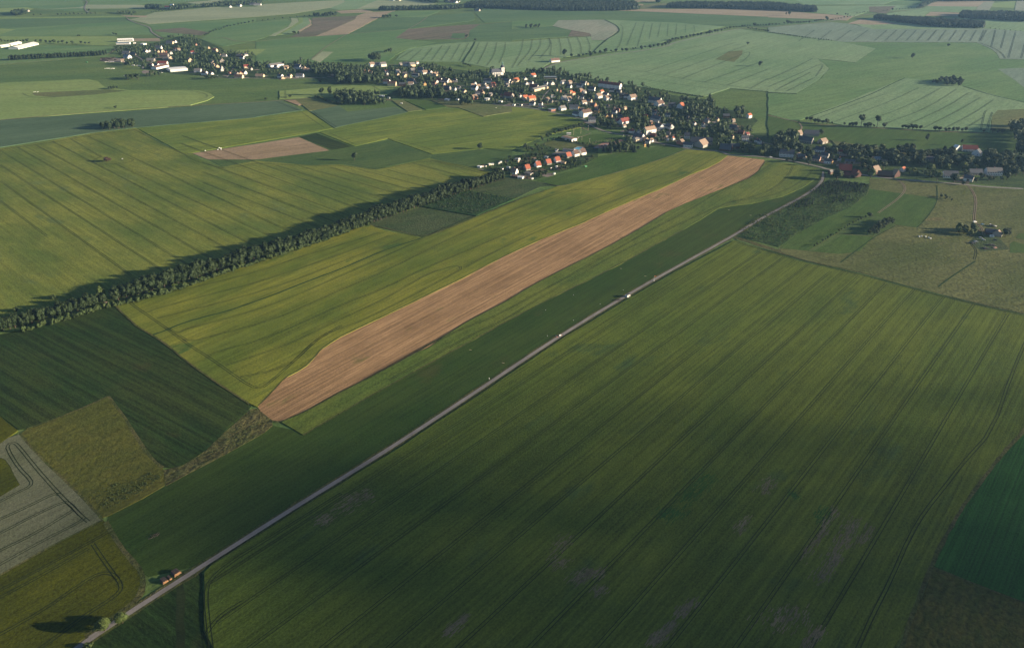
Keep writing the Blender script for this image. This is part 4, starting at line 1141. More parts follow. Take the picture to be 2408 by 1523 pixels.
long_building(at('V9', 800, 745), at('V9', 905, 735), 9, 3.2, 5.4, 'white', 'tan_tiled', 'white house with steep tan roof and cream gable next to the windbreak end', 'house', 'house', 1, 3, 1).rotation_euler.z = R(-30)
for (x, y, lab) in ((1095, 655, 'dark-fronted'), (1295, 595, 'low'), (1490, 550, 'dark timber'), (1660, 505, 'white-gabled'), (1870, 420, 'plain')):
    a_ = at('V9', x - 45, y + 18)
    b_ = at('V9', x + 45, y + 6)
    i_ = {1095: 'closest to the windbreak end', 1295: 'second from the windbreak', 1490: 'mid-row', 1660: 'fourth along the row', 1870: 'closest to the swimming pool'}[x]
    long_building(a_, b_, 8.5, 3.0, 5.0, 'white' if x in (1660, 1295) else 'grey_stone', 'red_tiled', '%s house with red tiled roof in the garden row, %s' % (lab, i_), 'house', 'house', 1, 3, 1).rotation_euler.z = R(32)
for x, y, lab in ((2000, 390, 'grey-roofed white house next to the pool, nearer the gardens'), (2130, 365, 'grey-roofed white house next to the pool, by its parking lawn')):
    long_building(at('V9', x - 50, y + 22), at('V9', x + 55, y + 12), 10, 4.6, 5.2, 'white', 'brown', lab, 'house', 'house', 2, 3, 1).rotation_euler.z = R(36)
long_building(at('V9', 1720, 75), at('V9', 1915, 130), 12, 4.2, .6, 'white', 'tan_tiled', 'long flat sports pavilion with bright white end wall beside the football pitch', 'pavilion', 'pavilion', 1, 8)
long_building(at('V9', 1745, 305), at('V9', 1950, 325), 7, 3.0, .8, 'white', 'grey', 'long low bath house with pale roof beside the swimming pool', 'bath house', 'bath_house', 1, 9)
long_building(at('V7', 785, 655), at('V7', 865, 655), 4, 2.6, .5, 'white', 'white', 'small white clubhouse cabin above the football pitch', 'cabin', 'cabin', 1, 3)
# left village works and barns
long_building(at('S3', 540, 500), at('S3', 1130, 358), 30, 4.4, 3.4, 'white', 'white', 'huge white cattle barn with open ventilated side wall', 'barn', 'cattle_barn', 0, 0, 0, 4)
long_building(at('S3', 330, 395), at('S3', 640, 325), 16, 4.0, 2.2, 'white', 'white', 'narrower white barn behind the huge cattle barn', 'barn', 'cattle_barn')
long_building(at('S3', 30, 450), at('S3', 300, 410), 18, 4.0, 2.2, 'white', 'white', 'open-sided white shed beside the gable of the cattle barn', 'shed', 'cattle_shed', 0, 0, 0, 5)
long_building(at('V1', 330, 135), at('V1', 625, 125), 14, 6.0, 3.0, 'white', 'white', 'long white-roofed farm hall at the upper end of the village', 'hall', 'farm_hall', 0, 0, 0, 8)
long_building(at('V1', 305, 185), at('V1', 560, 180), 12, 4.0, 2.4, 'white', 'blue_grey', 'long white farm hall with blue-grey roof in front of the white-roofed one', 'hall', 'farm_hall', 1, 10)
long_building(at('V1', 1065, 655), at('V1', 1300, 600), 16, 4.8, 3.2, 'white', 'brown', 'factory wing with brown roof next to the white factory hall', 'factory', 'factory_wing', 0, 0)
long_building(at('V1', 1330, 702), at('V1', 1655, 672), 42, 5.0, 1.4, 'white', 'white', 'big low white factory hall with pale roof at the village edge', 'factory', 'factory_hall', 1, 14)
# lone houses, farm and hut
long_building(at('A3', 385, 592), at('A3', 445, 580), 10, 4.6, 5.0, 'white', 'brown', 'white house with brown roof standing by the tree-lined country road', 'house', 'house', 1, 3, 1).rotation_euler.z = R(35)
long_building(at('S4', 1120, 1090), at('S4', 1420, 1120), 10, 2.8, 3.2, 'dark_timber', 'dark_slate', 'low open barn with dark roof at the scrapyard farm', 'barn', 'barn')
long_building(at('S4', 1400, 1160), at('S4', 1560, 1170), 10, 3.4, 3.6, 'grey_stone', 'tan_tiled', 'grey stone shed with sunlit brown roof at the scrapyard farm', 'shed', 'stone_shed').rotation_euler.z = R(52)
# far hamlets along the top of the view
FARH = "A1 1590,70 H r w 70; 1620,55 R w w 40; 2255,55 R d w 36; 2380,40 H d w 50; 2170,65 G g w 20; A2 15,45 H g w 60; 1275,0 R r w 50; 1340,3 R o c 40; 1415,78 G d w 30; 1850,18 R r p 50; 1880,22 G d w 30; 1800,15 G d w 26; 1900,12 R r w 36; 2085,100 R d g 50; A1 265,105 R t g 30"
tl_ = 'A1'
for e in FARH.split(';'):
    q = e.split()
    if q[0][0] == 'A':
        tl_ = q.pop(0)
    x, y = map(float, q[0].split(','))
    house(at(tl_, x, y), q[1], q[2], q[3], float(q[4]) * 2)
# garden sheds of the allotments
for x, y, r_, w_, ww in ((178, 590, 'w', 'w', 70), (247, 578, 'b', 'w', 50), (300, 578, 'd', 'w', 24), (370, 548, 'w', 'c', 50), (415, 540, 'k', 'w', 56), (545, 520, 'd', 'w', 30), (575, 500, 'k', 'w', 44),
                         (680, 492, 'b', 'c', 40), (712, 490, 'd', 'w', 16), (860, 440, 'd', 'w', 46), (920, 445, 'w', 'w', 44), (1215, 440, 't', 'c', 48), (1435, 412, 'k', 'w', 66), (590, 628, 'd', 'w', 70), (720, 602, 'k', 'w', 60),
                         (1170, 808, 'k', 'w', 40), (1585, 715, 'k', 'w', 40), (912, 492, 'w', 'c', 28), (1255, 490, 'k', 'w', 44), (1760, 515, 't', 'c', 86), (1100, 715, 'g', 'g', 150), (955, 790, 'w', 'w', 110), (1525, 622, 'w', 'c', 24), (1625, 590, 'w', 'w', 40), (840, 770, 'b', 'n', 90), (1630, 275, 'g', 'w', 60)):
    house(at('V9', x, y), 'L' if ww < 60 else 'R', r_, w_, max(ww, 22) * 1.15, 1, 's')
for t_, x, y, ww in (('V3', 1305, 768, 100), ('V3', 1440, 800, 60), ('V4', 890, 835, 110), ('V4', 1080, 832, 60), ('V4', 2140, 935, 60), ('V4', 2275, 935, 60), ('V5', 480, 636, 80), ('V5', 730, 700, 60)):
    house(at(t_, x, y), 'R', random.choice('wkg'), 'w', ww, 1, 's')

# yards, beds and lawns round the houses, and the small lanes between them
YARDS = {'gravel_yard': MB(), 'lawn_light': MB(), 'bed_soil': MB()}
ground_mat('lawn_light', (.070, .105, .030), (.105, .130, .044), .2, 14, .05, 4, .3, .5, .3)
ground_mat('bed_soil', (.105, .085, .055), (.150, .115, .075), .2, 6, .3, .8, .3, .8, .2)
for root, look, c, lab in HOUSES:
    for i in range(random.choice((1, 2, 3))):
        k = random.choice(list(YARDS))
        a = root.rotation_euler.z + random.choice((0, .1, -.1))
        w_, h_ = random.uniform(4, 11), random.uniform(3, 8)
        t_ = random.uniform(0, 6.28)
        o_ = root.location + Vector((math.cos(t_), math.sin(t_), 0)) * random.uniform(9, 17)
        q = [o_ + Vector((x * w_ * math.cos(a) - y * h_ * math.sin(a), x * w_ * math.sin(a) + y * h_ * math.cos(a), 0)) for x, y in ((-1, -1), (1, -1), (1, 1), (-1, 1))]
        z = .115 + .004 * (len(YARDS[k].f) % 9) + {'gravel_yard': 0, 'lawn_light': .0013, 'bed_soil': .0026}[k]
        YARDS[k].add([(p_.x, p_.y, z) for p_ in q], [(0, 1, 2, 3)])
for k, mb_ in YARDS.items():
    mb_.build('yard_ground', k)['kind'] = 'structure'
for s_ in ("V5 330,690 480,640 700,660 880,700", "V5 960,390 900,480 930,640", "V5 1420,400 1300,520 1200,700", "V5 1850,520 1800,640 1620,760", "V5 2400,620 2100,560 1900,620 1830,700", "V6 60,600 300,560 560,570 760,640", "V6 1480,1000 1650,905 1800,880 1950,900", "V6 1000,470 1100,560 1200,640 1400,900",
           "V4 110,420 330,430 520,470 700,440 800,390", "V4 700,590 800,620 1000,560 1300,600", "V4 1860,480 2010,420 2060,400", "V3 1420,185 1600,180 1700,215", "V3 1740,600 1900,560 2100,590 2400,600", "V8 540,590 620,620 750,660", "V10 1650,610 1830,650 2000,690", "V11 700,480 800,540 920,560 1260,590", "V1 830,560 1000,520 1060,420 1040,350 900,330", "V2 640,300 600,400 500,520"):
    strip('lane', 'asphalt', 3.2, .165, s_, 2, .1)

# ---- church: nave with tall windows, apse, square tower, onion dome, lantern, spire and cross
def church():
    c = W(at('V4', 1900, 392))
    root = empty('church', (c.x, c.y, .05), R(22))
    tag(root, 'white baroque village church with onion-domed tower and dark slate nave roof', 'church')
    n = MB()
    Ln, Wn, E, Rg = 22.0, 12.0, 9.5, 17.5
    n.box(-Ln, -Wn / 2, -.3, 0, Wn / 2, E)
    k = 6
    P = [(-Ln - math.sin(math.pi * i / k) * Wn * .48, -math.cos(math.pi * i / k) * Wn / 2) for i in range(k + 1)]
    n.add([(x, y, 0) for x, y in P] + [(x, y, E) for x, y in P], [(i + 1, i, k + 1 + i, k + 2 + i) for i in range(k)])
    n.add([(0, -Wn / 2, E), (0, Wn / 2, E), (0, 0, Rg)], [(0, 1, 2)])
    n.build('nave', 'wall_white', root)
    r = MB()
    yo = Wn / 2 + .6
    r.add([(-Ln, -yo, E - .1), (.5, -yo, E - .1), (.5, 0, Rg + .1), (-Ln, 0, Rg + .1), (.5, yo, E - .1), (-Ln, yo, E - .1)], [(0, 1, 2, 3), (2, 4, 5, 3)])
    Q = [(-Ln - math.sin(math.pi * i / k) * yo * .98, -math.cos(math.pi * i / k) * yo, E - .1) for i in range(k + 1)]
    r.add(Q + [(-Ln, 0, Rg + .1)], [(i + 1, i, k + 1) for i in range(k)])
    r.build('roof', 'roof_dark_slate', root)
    for x in (-19, -14.5, -10, -5.5):
        m = MB()
        m.box(x - .7, -Wn / 2 - .07, 2.2, x + .7, -Wn / 2 + .05, 7.6)
        m.build('window', 'window_glass', root)
    for x in (-16.8, -12.2, -7.8, -3.2):
        m = MB()
        m.box(x - .35, -Wn / 2 - .5, 0, x + .35, -Wn / 2 + .02, E - .8)
        m.build('buttress', 'wall_white', root)
    t = MB()
    t.box(.003, -3.6, -.3, 7.2, 3.6, 19.5)
    tw = t.build('tower', 'wall_white', root)
    q = MB()
    for z in (6.5, 13.0, 19.5):
        q.box(-.2, -3.85, z, 7.4, 3.85, z + .5)
    q.build('cornice', 'roof_grey', tw)
    for z in (8.5, 14.5):
        for (x0, y0, x1, y1) in ((2.9, -3.68, 4.3, -3.5), (7.1, -.7, 7.3, .7)):
            m = MB()
            m.box(x0, y0, z, x1, y1, z + 3)
            m.build('window', 'window_glass', tw)
    def lathe(prof, cx, cy, n=12):
        v, f = [], []
        for rr, z in prof:
            v += [(cx + rr * math.cos(2 * math.pi * i / n), cy + rr * math.sin(2 * math.pi * i / n), z) for i in range(n)]
        for j in range(len(prof) - 1):
            f += [(j * n + i, j * n + (i + 1) % n, (j + 1) * n + (i + 1) % n, (j + 1) * n + i) for i in range(n)]
        return v, f
    v, f = lathe([(3.9, 20.02), (4.3, 21), (4.3, 22), (3.6, 23.6), (2.2, 24.8), (1.7, 25.4)], 3.6, 0)
    dm = mesh_obj('dome', v, f, 'roof_dark_slate', root, True)
    v, f = lathe([(1.55, 25.4), (1.55, 28.6), (1.8, 28.8), (2.1, 29.4), (1.9, 30.2), (1.0, 31.2), (.5, 32), (.18, 34.5), (.05, 38.5)], 3.6, 0)
    mesh_obj('lantern', v, f, 'verdigris', root, True)
    m = MB()
    m.box(3.5, -.08, 38.4, 3.7, .08, 40.4)
    m.box(3.1, -.07, 39.4, 4.1, .07, 39.7)
    m.build('cross', 'gold', root)
    s = S(at('V4', 1900, 392)[1])
    p0 = at('V4', 1900, 392)
    root.scale = (1.1, 1.1, 1.0)
    BOX.append((p0[0] - 24 * s, p0[1] - 17 * s, p0[0] + 8 * s, p0[1] - 2, s, c))
    BOX.append((p0[0] - 2 * s, p0[1] - 36 * s, p0[0] + 8 * s, p0[1] - 2, s, c))
church()

def tower_small():
    p = W(at('V5', 1520, 282))
    root = empty('transformer_tower', (p.x, p.y, .05), R(20))
    tag(root, 'slim white transformer tower with small dark cap roof between houses', 'tower')
    m = MB(); m.box(-1.6, -1.6, -.2, 1.6, 1.6, 9); m.build('wall', 'wall_cream', root)
    v = [(-2, -2, 9.002), (2, -2, 9.002), (2, 2, 9.002), (-2, 2, 9.002), (0, 0, 11.4)]
    mesh_obj('roof', v, [(3, 2, 1, 0), (0, 1, 4), (1, 2, 4), (2, 3, 4), (3, 0, 4)], 'roof_dark_slate', root)
    window(root, 0, -1.6, 0, 'y', 1.0, 2.0, 'door', 'door_wood')
tower_small()

# ---- labels that single each building out: its look, then which named neighbour it stands by and on what side
def where(c, lm):
    dx, dy = c[0] - lm[0], (c[1] - lm[1]) * 3.0
    if abs(dx) > abs(dy):
        return 'right of' if dx > 0 else 'left of'
    return 'in front of' if dy > 0 else 'behind'
ORD = ['', 'second ', 'third ', 'fourth ', 'fifth ', 'sixth ', 'seventh ', 'eighth ', 'ninth ', 'tenth ', 'eleventh ', 'twelfth ', 'thirteenth ', 'fourteenth ', 'fifteenth ', 'sixteenth ']
def single_out(items):
    grp = {}
    for root, look, c, lab in items:
        if lab:
            root['label'] = lab
            continue
        nm, lm = min(LAND, key=lambda q: (q[1][0] - c[0]) ** 2 + 9 * (q[1][1] - c[1]) ** 2)
        d = (lm[0] - c[0]) ** 2 + 9 * (lm[1] - c[1]) ** 2
        grp.setdefault((look, nm, where(c, lm)), []).append((d, root))
    for (look, nm, wh), L_ in grp.items():
        L_.sort(key=lambda q: q[0])
        for i, (d_, root) in enumerate(L_):
            pre = '' if len(L_) == 1 else (ORD[i] if i else 'first ')
            root['label'] = '%s, %s%s %s' % (look, pre, wh, nm)
single_out(HOUSES)

# ------------------------------------------------------------------ trees
def crown(name, seed, H, Rr, base, lobes, leaves, leaf, mat, spread=.58):
    """a leafy crown: overlapping lobes with many leaf sprays over and between them"""
    rnd = random.Random(seed)
    cz, rz = (H + base) / 2, (H - base) / 2
    C_ = []
    for i in range(lobes):
        for _ in range(40):
            v = Vector((rnd.uniform(-1, 1), rnd.uniform(-1, 1), rnd.uniform(-1, 1)))
            if v.length < 1: break
        v = v.normalized() * rnd.uniform(.35, 1.0) * spread
        rad = rnd.uniform(.34, .52)
        C_.append((Vector((v.x * Rr, v.y * Rr, cz + v.z * rz)), rad))
    C_.append((Vector((0, 0, cz)), .5))
    mb = MB()
    for c, rad in C_:                                   # the dense inside of each lobe
        n, k = 6, 4
        v = []
        for j in range(k + 1):
            ph = math.pi * j / k
            for i in range(n):
                th = 2 * math.pi * i / n + j * .4
                q = Vector((math.sin(ph) * math.cos(th) * Rr, math.sin(ph) * math.sin(th) * Rr, math.cos(ph) * rz)) * rad * rnd.uniform(.62, .86)
                v.append(c + q)
        mb.add(v, [(j * n + (i + 1) % n, j * n + i, (j + 1) * n + i, (j + 1) * n + (i + 1) % n) for j in range(k) for i in range(n)])
    per = leaves // len(C_)
    for c, rad in C_:
        for _ in range(per):
            u = Vector((rnd.gauss(0, 1), rnd.gauss(0, 1), rnd.gauss(0, 1))).normalized()
            p = c + Vector((u.x * Rr, u.y * Rr, u.z * rz)) * rad * rnd.uniform(.78, 1.12)
            nn = (u + Vector((rnd.uniform(-1, 1), rnd.uniform(-1, 1), rnd.uniform(-.6, 1.0))) * .75).normalized()
            a = nn.orthogonal().normalized()
            b = nn.cross(a)
            t = rnd.uniform(0, 6.28)
            a, b = a * math.cos(t) + b * math.sin(t), b * math.cos(t) - a * math.sin(t)
            s1, s2 = leaf * rnd.uniform(.6, 1.3), leaf * rnd.uniform(.4, .9)
            mb.add([p - a * s1, p - b * s2 * .8, p + a * s1, p + b * s2], [(0, 1, 2, 3)])
    me = bpy.data.meshes.new(name)
    me.from_pydata(mb.v, [], mb.f)
    me.materials.append(MATS[mat])
    return me

def trunk_mesh(name, seed, H, r, limbs=4, top=.62):
    rnd = random.Random(seed)
    mb = MB()
    P = [Vector((0, 0, -.2)), Vector((rnd.uniform(-.15, .15), rnd.uniform(-.15, .15), H * .25)), Vector((rnd.uniform(-.3, .3), rnd.uniform(-.3, .3), H * top))]
    mb.tube(P[0], P[1], r, r * .75, 6)
    mb.tube(P[1], P[2], r * .75, r * .3, 6)
    for i in range(limbs):
        a = 6.28 * i / limbs + rnd.uniform(0, 1)
        q = P[1].lerp(P[2], rnd.uniform(.1, .7))
        mb.tube(q, q + Vector((math.cos(a), math.sin(a), .9)) * H * rnd.uniform(.14, .24), r * .4, r * .12, 4)
    me = bpy.data.meshes.new(name)
    me.from_pydata(mb.v, [], mb.f)
    me.materials.append(MATS['bark'])
    return me

def conifer_mesh(name, seed, H, Rr, mat='leaf_conifer', n=190):
    rnd = random.Random(seed)
    mb = MB()
    k = 7
    v = [(0, 0, H)] + [(math.cos(6.28 * i / k) * Rr * .55, math.sin(6.28 * i / k) * Rr * .55, H * .06) for i in range(k)]
    mb.add(v, [(0, 1 + i, 1 + (i + 1) % k) for i in range(k)])
    for i in range(n):
        t = 1 - math.sqrt(rnd.random())
        z = H * (.04 + .95 * t)
        a = rnd.uniform(0, 6.28)
        rr = Rr * (1 - t) * rnd.uniform(.8, 1.12) + .1
        p0 = Vector((math.cos(a) * rr * .45, math.sin(a) * rr * .45, z + rr * .18))
        p1 = Vector((math.cos(a) * rr, math.sin(a) * rr, z - rr * .12))
        w = Vector((-math.sin(a), math.cos(a), 0)) * (.22 + rr * .28) * rnd.uniform(.7, 1.2)
        mb.add([p0, p1 - w, p1 + (p1 - p0) * .25, p1 + w], [(0, 1, 2, 3)])
    me = bpy.data.meshes.new(name)
    me.from_pydata(mb.v, [], mb.f)
    me.materials.append(MATS[mat])
    return me

CR = {'broad': [crown('broad_crown', 10 + i, 10, 4.2, 1.6, 8 + i % 3, 420, .62, 'leaf_broad') for i in range(6)],
      'belt': [crown('belt_crown', 40 + i, 10, 3.0, .2, 12, 700, .40, 'leaf_belt', .66) for i in range(6)],
      'tall': [crown('tall_crown', 60 + i, 10, 2.7, 1.2, 8, 380, .5, 'leaf_broad', .62) for i in range(3)],
      'high': [crown('high_crown', 70 + i, 10, 3.0, 4.2, 7, 330, .5, 'leaf_broad') for i in range(2)],
      'bush': [crown('bush_crown', 80 + i, 4, 2.6, -.3, 6, 260, .42, 'leaf_bush') for i in range(3)],
      'lime': [crown('lime_crown', 85 + i, 10, 4.4, 1.4, 9, 420, .62, 'leaf_lime') for i in range(2)],
      'copper': [crown('copper_crown', 88, 10, 4.6, 1.4, 9, 420, .62, 'leaf_copper')],
      'hero': [crown('hero_crown', 95, 10, 4.3, .9, 12, 2600, .30, 'leaf_lime')],
      'conifer': [conifer_mesh('conifer_crown', 90 + i, 10, 2.2) for i in range(3)],
      'blossom': [crown('blossom_spray', 97 + i, 4, 2.4, .3, 4, 110, .34, 'leaf_blossom') for i in range(2)]}
TR = [trunk_mesh('trunk_wood', 5 + i, 10, .32) for i in range(3)]
TRH = trunk_mesh('trunk_wood', 9, 10, .22, 3, .8)
BASEH = {'bush': 4.0, 'blossom': 4.0}
TREES = []
def tree(kind, p, h, wid=None, label=None, group=None, cat='tree', name=None, parts=True):
    """p on the ground; h height and wid crown width in metres"""
    me = random.choice(CR[kind])
    bh = BASEH.get(kind, 10.0)
    br = {'broad': 8.0, 'belt': 5.8, 'tall': 5.2, 'high': 5.8, 'bush': 5.0, 'lime': 8.4, 'copper': 8.6, 'hero': 8.4, 'conifer': 4.4, 'blossom': 4.8}[kind]
    sz = h / bh
    sx = (wid / br) if wid else sz * random.uniform(.88, 1.12)
    name = name or {'broad': 'broadleaf_tree', 'belt': 'windbreak_tree', 'tall': 'slender_tree', 'high': 'high_crowned_tree', 'bush': 'bush', 'lime': 'pale_green_tree', 'copper': 'copper_tree', 'hero': 'roadside_tree',
                    'conifer': 'conifer', 'blossom': 'flowering_bush'}[kind]
    rz = random.uniform(0, 6.28)
    if parts and kind not in ('bush', 'blossom'):
        r = empty(name, (p.x, p.y, 0), rz)
        r.scale = (sx, sx, sz)
        for nm, m in (('crown', me), ('trunk', TRH if kind == 'high' else random.choice(TR))):
            o = bpy.data.objects.new(nm, m)
            o.parent = r
            COL.objects.link(o)
    else:
        r = bpy.data.objects.new(name, me)
        r.location, r.rotation_euler, r.scale = (p.x, p.y, 0), (0, 0, rz), (sx, sx, sz)
        COL.objects.link(r)
    r['category'] = cat
    if label: r['label'] = label
    if group: r['group'] = group
    return r

def along(s, spacing, jitter=.8, side=0.0):
    P = resample(smooth_line([W(p) for p in pts(s)], 2), 1.0)
    out, acc = [], 0
    for a, b in zip(P, P[1:]):
        acc += (b - a).length
        if acc >= spacing:
            acc = random.uniform(-.25, .25) * spacing
            t = (b - a).normalized()
            out.append(b + Vector((-t.y, t.x, 0)) * (side + random.uniform(-1, 1) * jitter) + t * random.uniform(-1, 1) * jitter)
    return out

# the long windbreak across the fields: low part, gap with a pale tree, tall part
WB = 'tall dark tree in the long windbreak belt between two grain fields'
WL = 'lower dark tree in the windbreak belt beyond its gap, beside dark grass'
for side in (-3.6, 0, 3.4):
    for p in along("D 262,706 380,676 500,639 640,598 800,548 900,512 1000,478 1100,446 1180,420", 5.6, 1.4, side):
        tree('belt', p, random.uniform(13, 19.5) * (1 + .18 * mnoise.noise(p * .025)), random.uniform(10.5, 16), WB, 'tall trees of the windbreak belt')
    for p in along("D -30,783 60,762 150,738 240,712", 5.2, 1.3, side):
        tree('belt', p, random.uniform(11, 15.5), random.uniform(7.5, 10), WL, 'lower trees of the windbreak belt', name='low_windbreak_tree')
for p in along("D 40,778 140,752 240,722 270,716 336,700 420,677 503,647 590,618 671,593 740,570 802,547 860,527", 3.6, 1.0, -5.5):
    tree('bush', p, random.uniform(3.5, 8), random.uniform(5, 9), 'green bush in the low fringe along the windbreak foot', 'bushes along the windbreak foot', 'bush')
for x, y in ((800, 575), (840, 570), (1025, 552), (1060, 520), (1105, 525), (1190, 487), (1262, 465), (1285, 470), (1325, 450), (1362, 420), (1420, 412), (1445, 408), (1610, 360), (1690, 337), (1830, 292), (1890, 268), (1975, 225)):
    p = W(at('C0', x, y + 14))
    tree('blossom', p, random.uniform(4.5, 7), random.uniform(4, 6.5), 'white flowering elder bush at the sunlit foot of the windbreak belt', 'flowering bushes at the windbreak foot', 'bush')
tree('lime', W(at('C0', 718, 610)), 17, 9, 'pale green rounded tree at the gap of the windbreak belt', None)
tree('bush', W(at('C0', 378, 605)), 6, 8, 'pale round bush on the field side of the windbreak', None, 'bush', 'round_bush')
tree('bush', W(at('C0', 117, 695)), 5.5, 7, 'dark round bush on the field side near the low windbreak end', None, 'bush', 'round_bush')

# trees standing alone
for t_, x, y, k, h, w_, lab in (
        ('B2', 927, 806, 'broad', 15, 11.5, 'lone dark oval tree in the green meadow below the tan field'),
        ('B2', 2105, 700, 'broad', 12, 13, 'lone round tree on a bare patch at the end of the yellow crop'),
        ('B1', 1087, 318, 'broad', 7, 9, 'lone small tree beside the pale farm track and grey field'),
        ('A4', 1358, 552, 'broad', 16, 16, 'lone spreading oak in the far green meadow'),
        ('A4', 1697, 440, 'broad', 10, 11, 'lone small tree on the upper far meadow'),
        ('A3', 2330, 626, 'tall', 17, 12, 'lone tall tree in the pale cereal beyond the village'),
        ('A3', 2216, 425, 'broad', 11, 12, 'lone round tree in pale cereal above the olive patch'),
        ('B4', 1497, 622, 'tall', 15, 10, 'lone tree in the shaded green meadow above the valley wood'),
        ('B4', 1815, 668, 'high', 13, 8, 'slim tree behind the hillside farm with dark red roof'),
        ('B4', 872, 492, 'high', 25, 17, 'tall high-crowned pine above the lane, the more upright of two'),
        ('B4', 1022, 496, 'high', 24, 17, 'tall high-crowned pine above the lane, with the wider crown'),
        ('A2', 1325, 166, 'broad', 11, 16, 'lone rounded tree beside the small dark copse on the far slope'),
        ('A2', 1980, 362, 'broad', 14, 12, 'dark tree at the corner of the brown far field'),
        ('A2', 2064, 390, 'broad', 10, 13, 'round dark tree at the top of the ditch line'),
        ('A1', 840, 110, 'broad', 13, 12, 'lone round tree beside the far winding lane'),
        ('A4', 200, 150, 'broad', 20, 15, 'bigger of two trees in the far tan field'),
        ('A4', 170, 145, 'tall', 14, 7, 'smaller of two trees in the far tan field'),
        ('A4', 552, 206, 'broad', 22, 16, 'large tree towering over the far country-road avenue'),
        ('B1', 1005, 818, 'copper', 8, 15, 'reddish-brown spreading bush tree inside the tramline ring'),
        ('A1', 1240, 155, 'broad', 11, 10, 'small dark tree beside the far tan patch by the lane'),
        ('B2', 600, 72, 'broad', 9, 9, 'round dark tree standing off the wood edge in the light meadow'),
        ('B2', 323, 215, 'broad', 8, 10, 'small tree at the foot of the light green field strip'),
        ('B2', 93, 235, 'bush', 6, 8, 'pale bush beside the track at the field corner'),
        ('V3', 170, 770, 'broad', 20, 13, 'first tall tree at the copse corner'),
        ('V3', 330, 770, 'broad', 23, 14, 'second tall tree at the copse corner'),
        ('V3', 1180, 745, 'conifer', 14, 8, 'pointed conifer on the copse edge by the light field'),
        ('V3', 1245, 748, 'broad', 9, 9, 'round tree beside the pointed conifer on the copse edge'),
        ('V3', 1232, 580, 'broad', 17, 16, 'broad dark tree at the wood edge left of the pale lodge'),
        ('V6', 1370, 425, 'tall', 16, 9, 'first of two oval trees at the field edge behind the village'),
        ('V6', 1488, 445, 'tall', 16, 10, 'second of two oval trees at the field edge behind the village'),
        ('V6', 1145, 415, 'tall', 17, 10, 'oval tree by the field margin, apart from the oval pair'),
        ('V6', 915, 960, 'broad', 20, 18, 'huge dark domed tree beside the broad dark-red roofed house'),
        ('V6', 1080, 905, 'lime', 16, 13, 'yellow-green tree in front of the small red-roofed villa'),
        ('V11', 1255, 1030, 'broad', 19, 21, 'huge dark round tree at the road junction before the timber farm'),
        ('V11', 1885, 1005, 'lime', 17, 14, 'tall bright green tree standing before the timber farm by the road'),
        ('V11', 1870, 800, 'lime', 17, 13, 'bright green tree behind the timber farm'),
        ('V11', 1690, 745, 'lime', 14, 12, 'rounded bright tree on the garden lawn above the timber farm'),
        ('V11', 2130, 830, 'broad', 15, 16, 'broad grey-green tree above the long brown barn'),
        ('V11', 325, 690, 'broad', 8, 8, 'small round roadside tree before the long white slate-roofed house'),
        ('V11', 440, 705, 'broad', 10, 9, 'roadside tree with visible trunk beside the brown crop end'),
        ('V11', 720, 765, 'broad', 9, 9, 'roadside tree at the bend of the tramlines'),
        ('V11', 410, 480, 'tall', 22, 12, 'tall pale poplar group leader between stone farm and white house'),
        ('V11', 245, 480, 'tall', 16, 7, 'slender pale tree left of the tall poplar'),
        ('V11', 955, 190, 'broad', 12, 12, 'round pale tree above the stone farm'),
        ('V12', 750, 700, 'lime', 15, 15, 'sunlit yellow-green tree among the valley trees, the one with two crowns'),
        ('V12', 880, 860, 'lime', 17, 14, 'sunlit yellow-green tree by the road hedge'),
        ('V12', 1065, 680, 'lime', 13, 12, 'sunlit tree directly above the long white cottage'),
        ('V12', 1385, 640, 'lime', 13, 12, 'sunlit round tree above the slate-roofed barn'),
        ('V12', 1600, 670, 'lime', 11, 10, 'small sunlit round tree behind the roadside barn'),
        ('V12', 1400, 745, 'broad', 10, 14, 'dark round tree between cottage and roadside barn'),
        ('V12', 1200, 895, 'broad', 15, 19, 'dark spreading roadside tree hiding the long cottage'),
        ('V12', 1380, 940, 'broad', 6, 7, 'small clipped round tree on the road verge'),
        ('V12', 1600, 900, 'broad', 9, 6, 'narrow dark tree at the barn door gable'),
        ('V12', 2190, 850, 'broad', 15, 10, 'tall dark tree at the end of the garden hedge'),
        ('C0', 740, 640, 'bush', 3, 4, 'bush beside the raised hide at the windbreak gap'),
        ('E0', 735, 1405, 'hero', 9.8, 11.0, 'bushy bright green tree beside the concrete road slabs'),
        ('E0', 860, 1350, 'hero', 8.0, 10.0, 'thin airy tree next to the bright bushy tree on the verge'),
        ('S2', 225, 1500, 'bush', 3.5, 6, 'low light green bush at the foot of the bushy roadside tree')):
    tree(k, W(at(t_, x, y)), h, w_, lab)

def clump(t_, P, n, hmin, hmax, kind, label, group, rad=0, name=None, cat='tree', wid=None):
    """n trees spread over a picture polygon"""
    Q = [W(at(t_, *q)) for q in P]
    x0, x1 = min(q.x for q in Q), max(q.x for q in Q)
    y0, y1 = min(q.y for q in Q), max(q.y for q in Q)
    got, tries = [], 0
    md = .62 * math.sqrt(max(1.0, (x1 - x0) * (y1 - y0)) / max(n, 1))
    while len(got) < n and tries < n * 60:
        tries += 1
        p = Vector((random.uniform(x0, x1), random.uniform(y0, y1), 0))
        if inside(p, Q) and all((p - g).length > md * (1 - tries / (n * 60)) for g in got):
            got.append(p)
    for p in got:
        tree(kind if isinstance(kind, str) else random.choice(kind), p, random.uniform(hmin, hmax), wid and random.uniform(.8, 1.2) * wid, label, group, cat, name)

def inside(p, Q):
    c = False
    n = len(Q)
    for i in range(n):
        a, b = Q[i], Q[i - 1]
        if (a.y > p.y) != (b.y > p.y) and p.x < (b.x - a.x) * (p.y - a.y) / (b.y - a.y) + a.x:
            c = not c
    return c

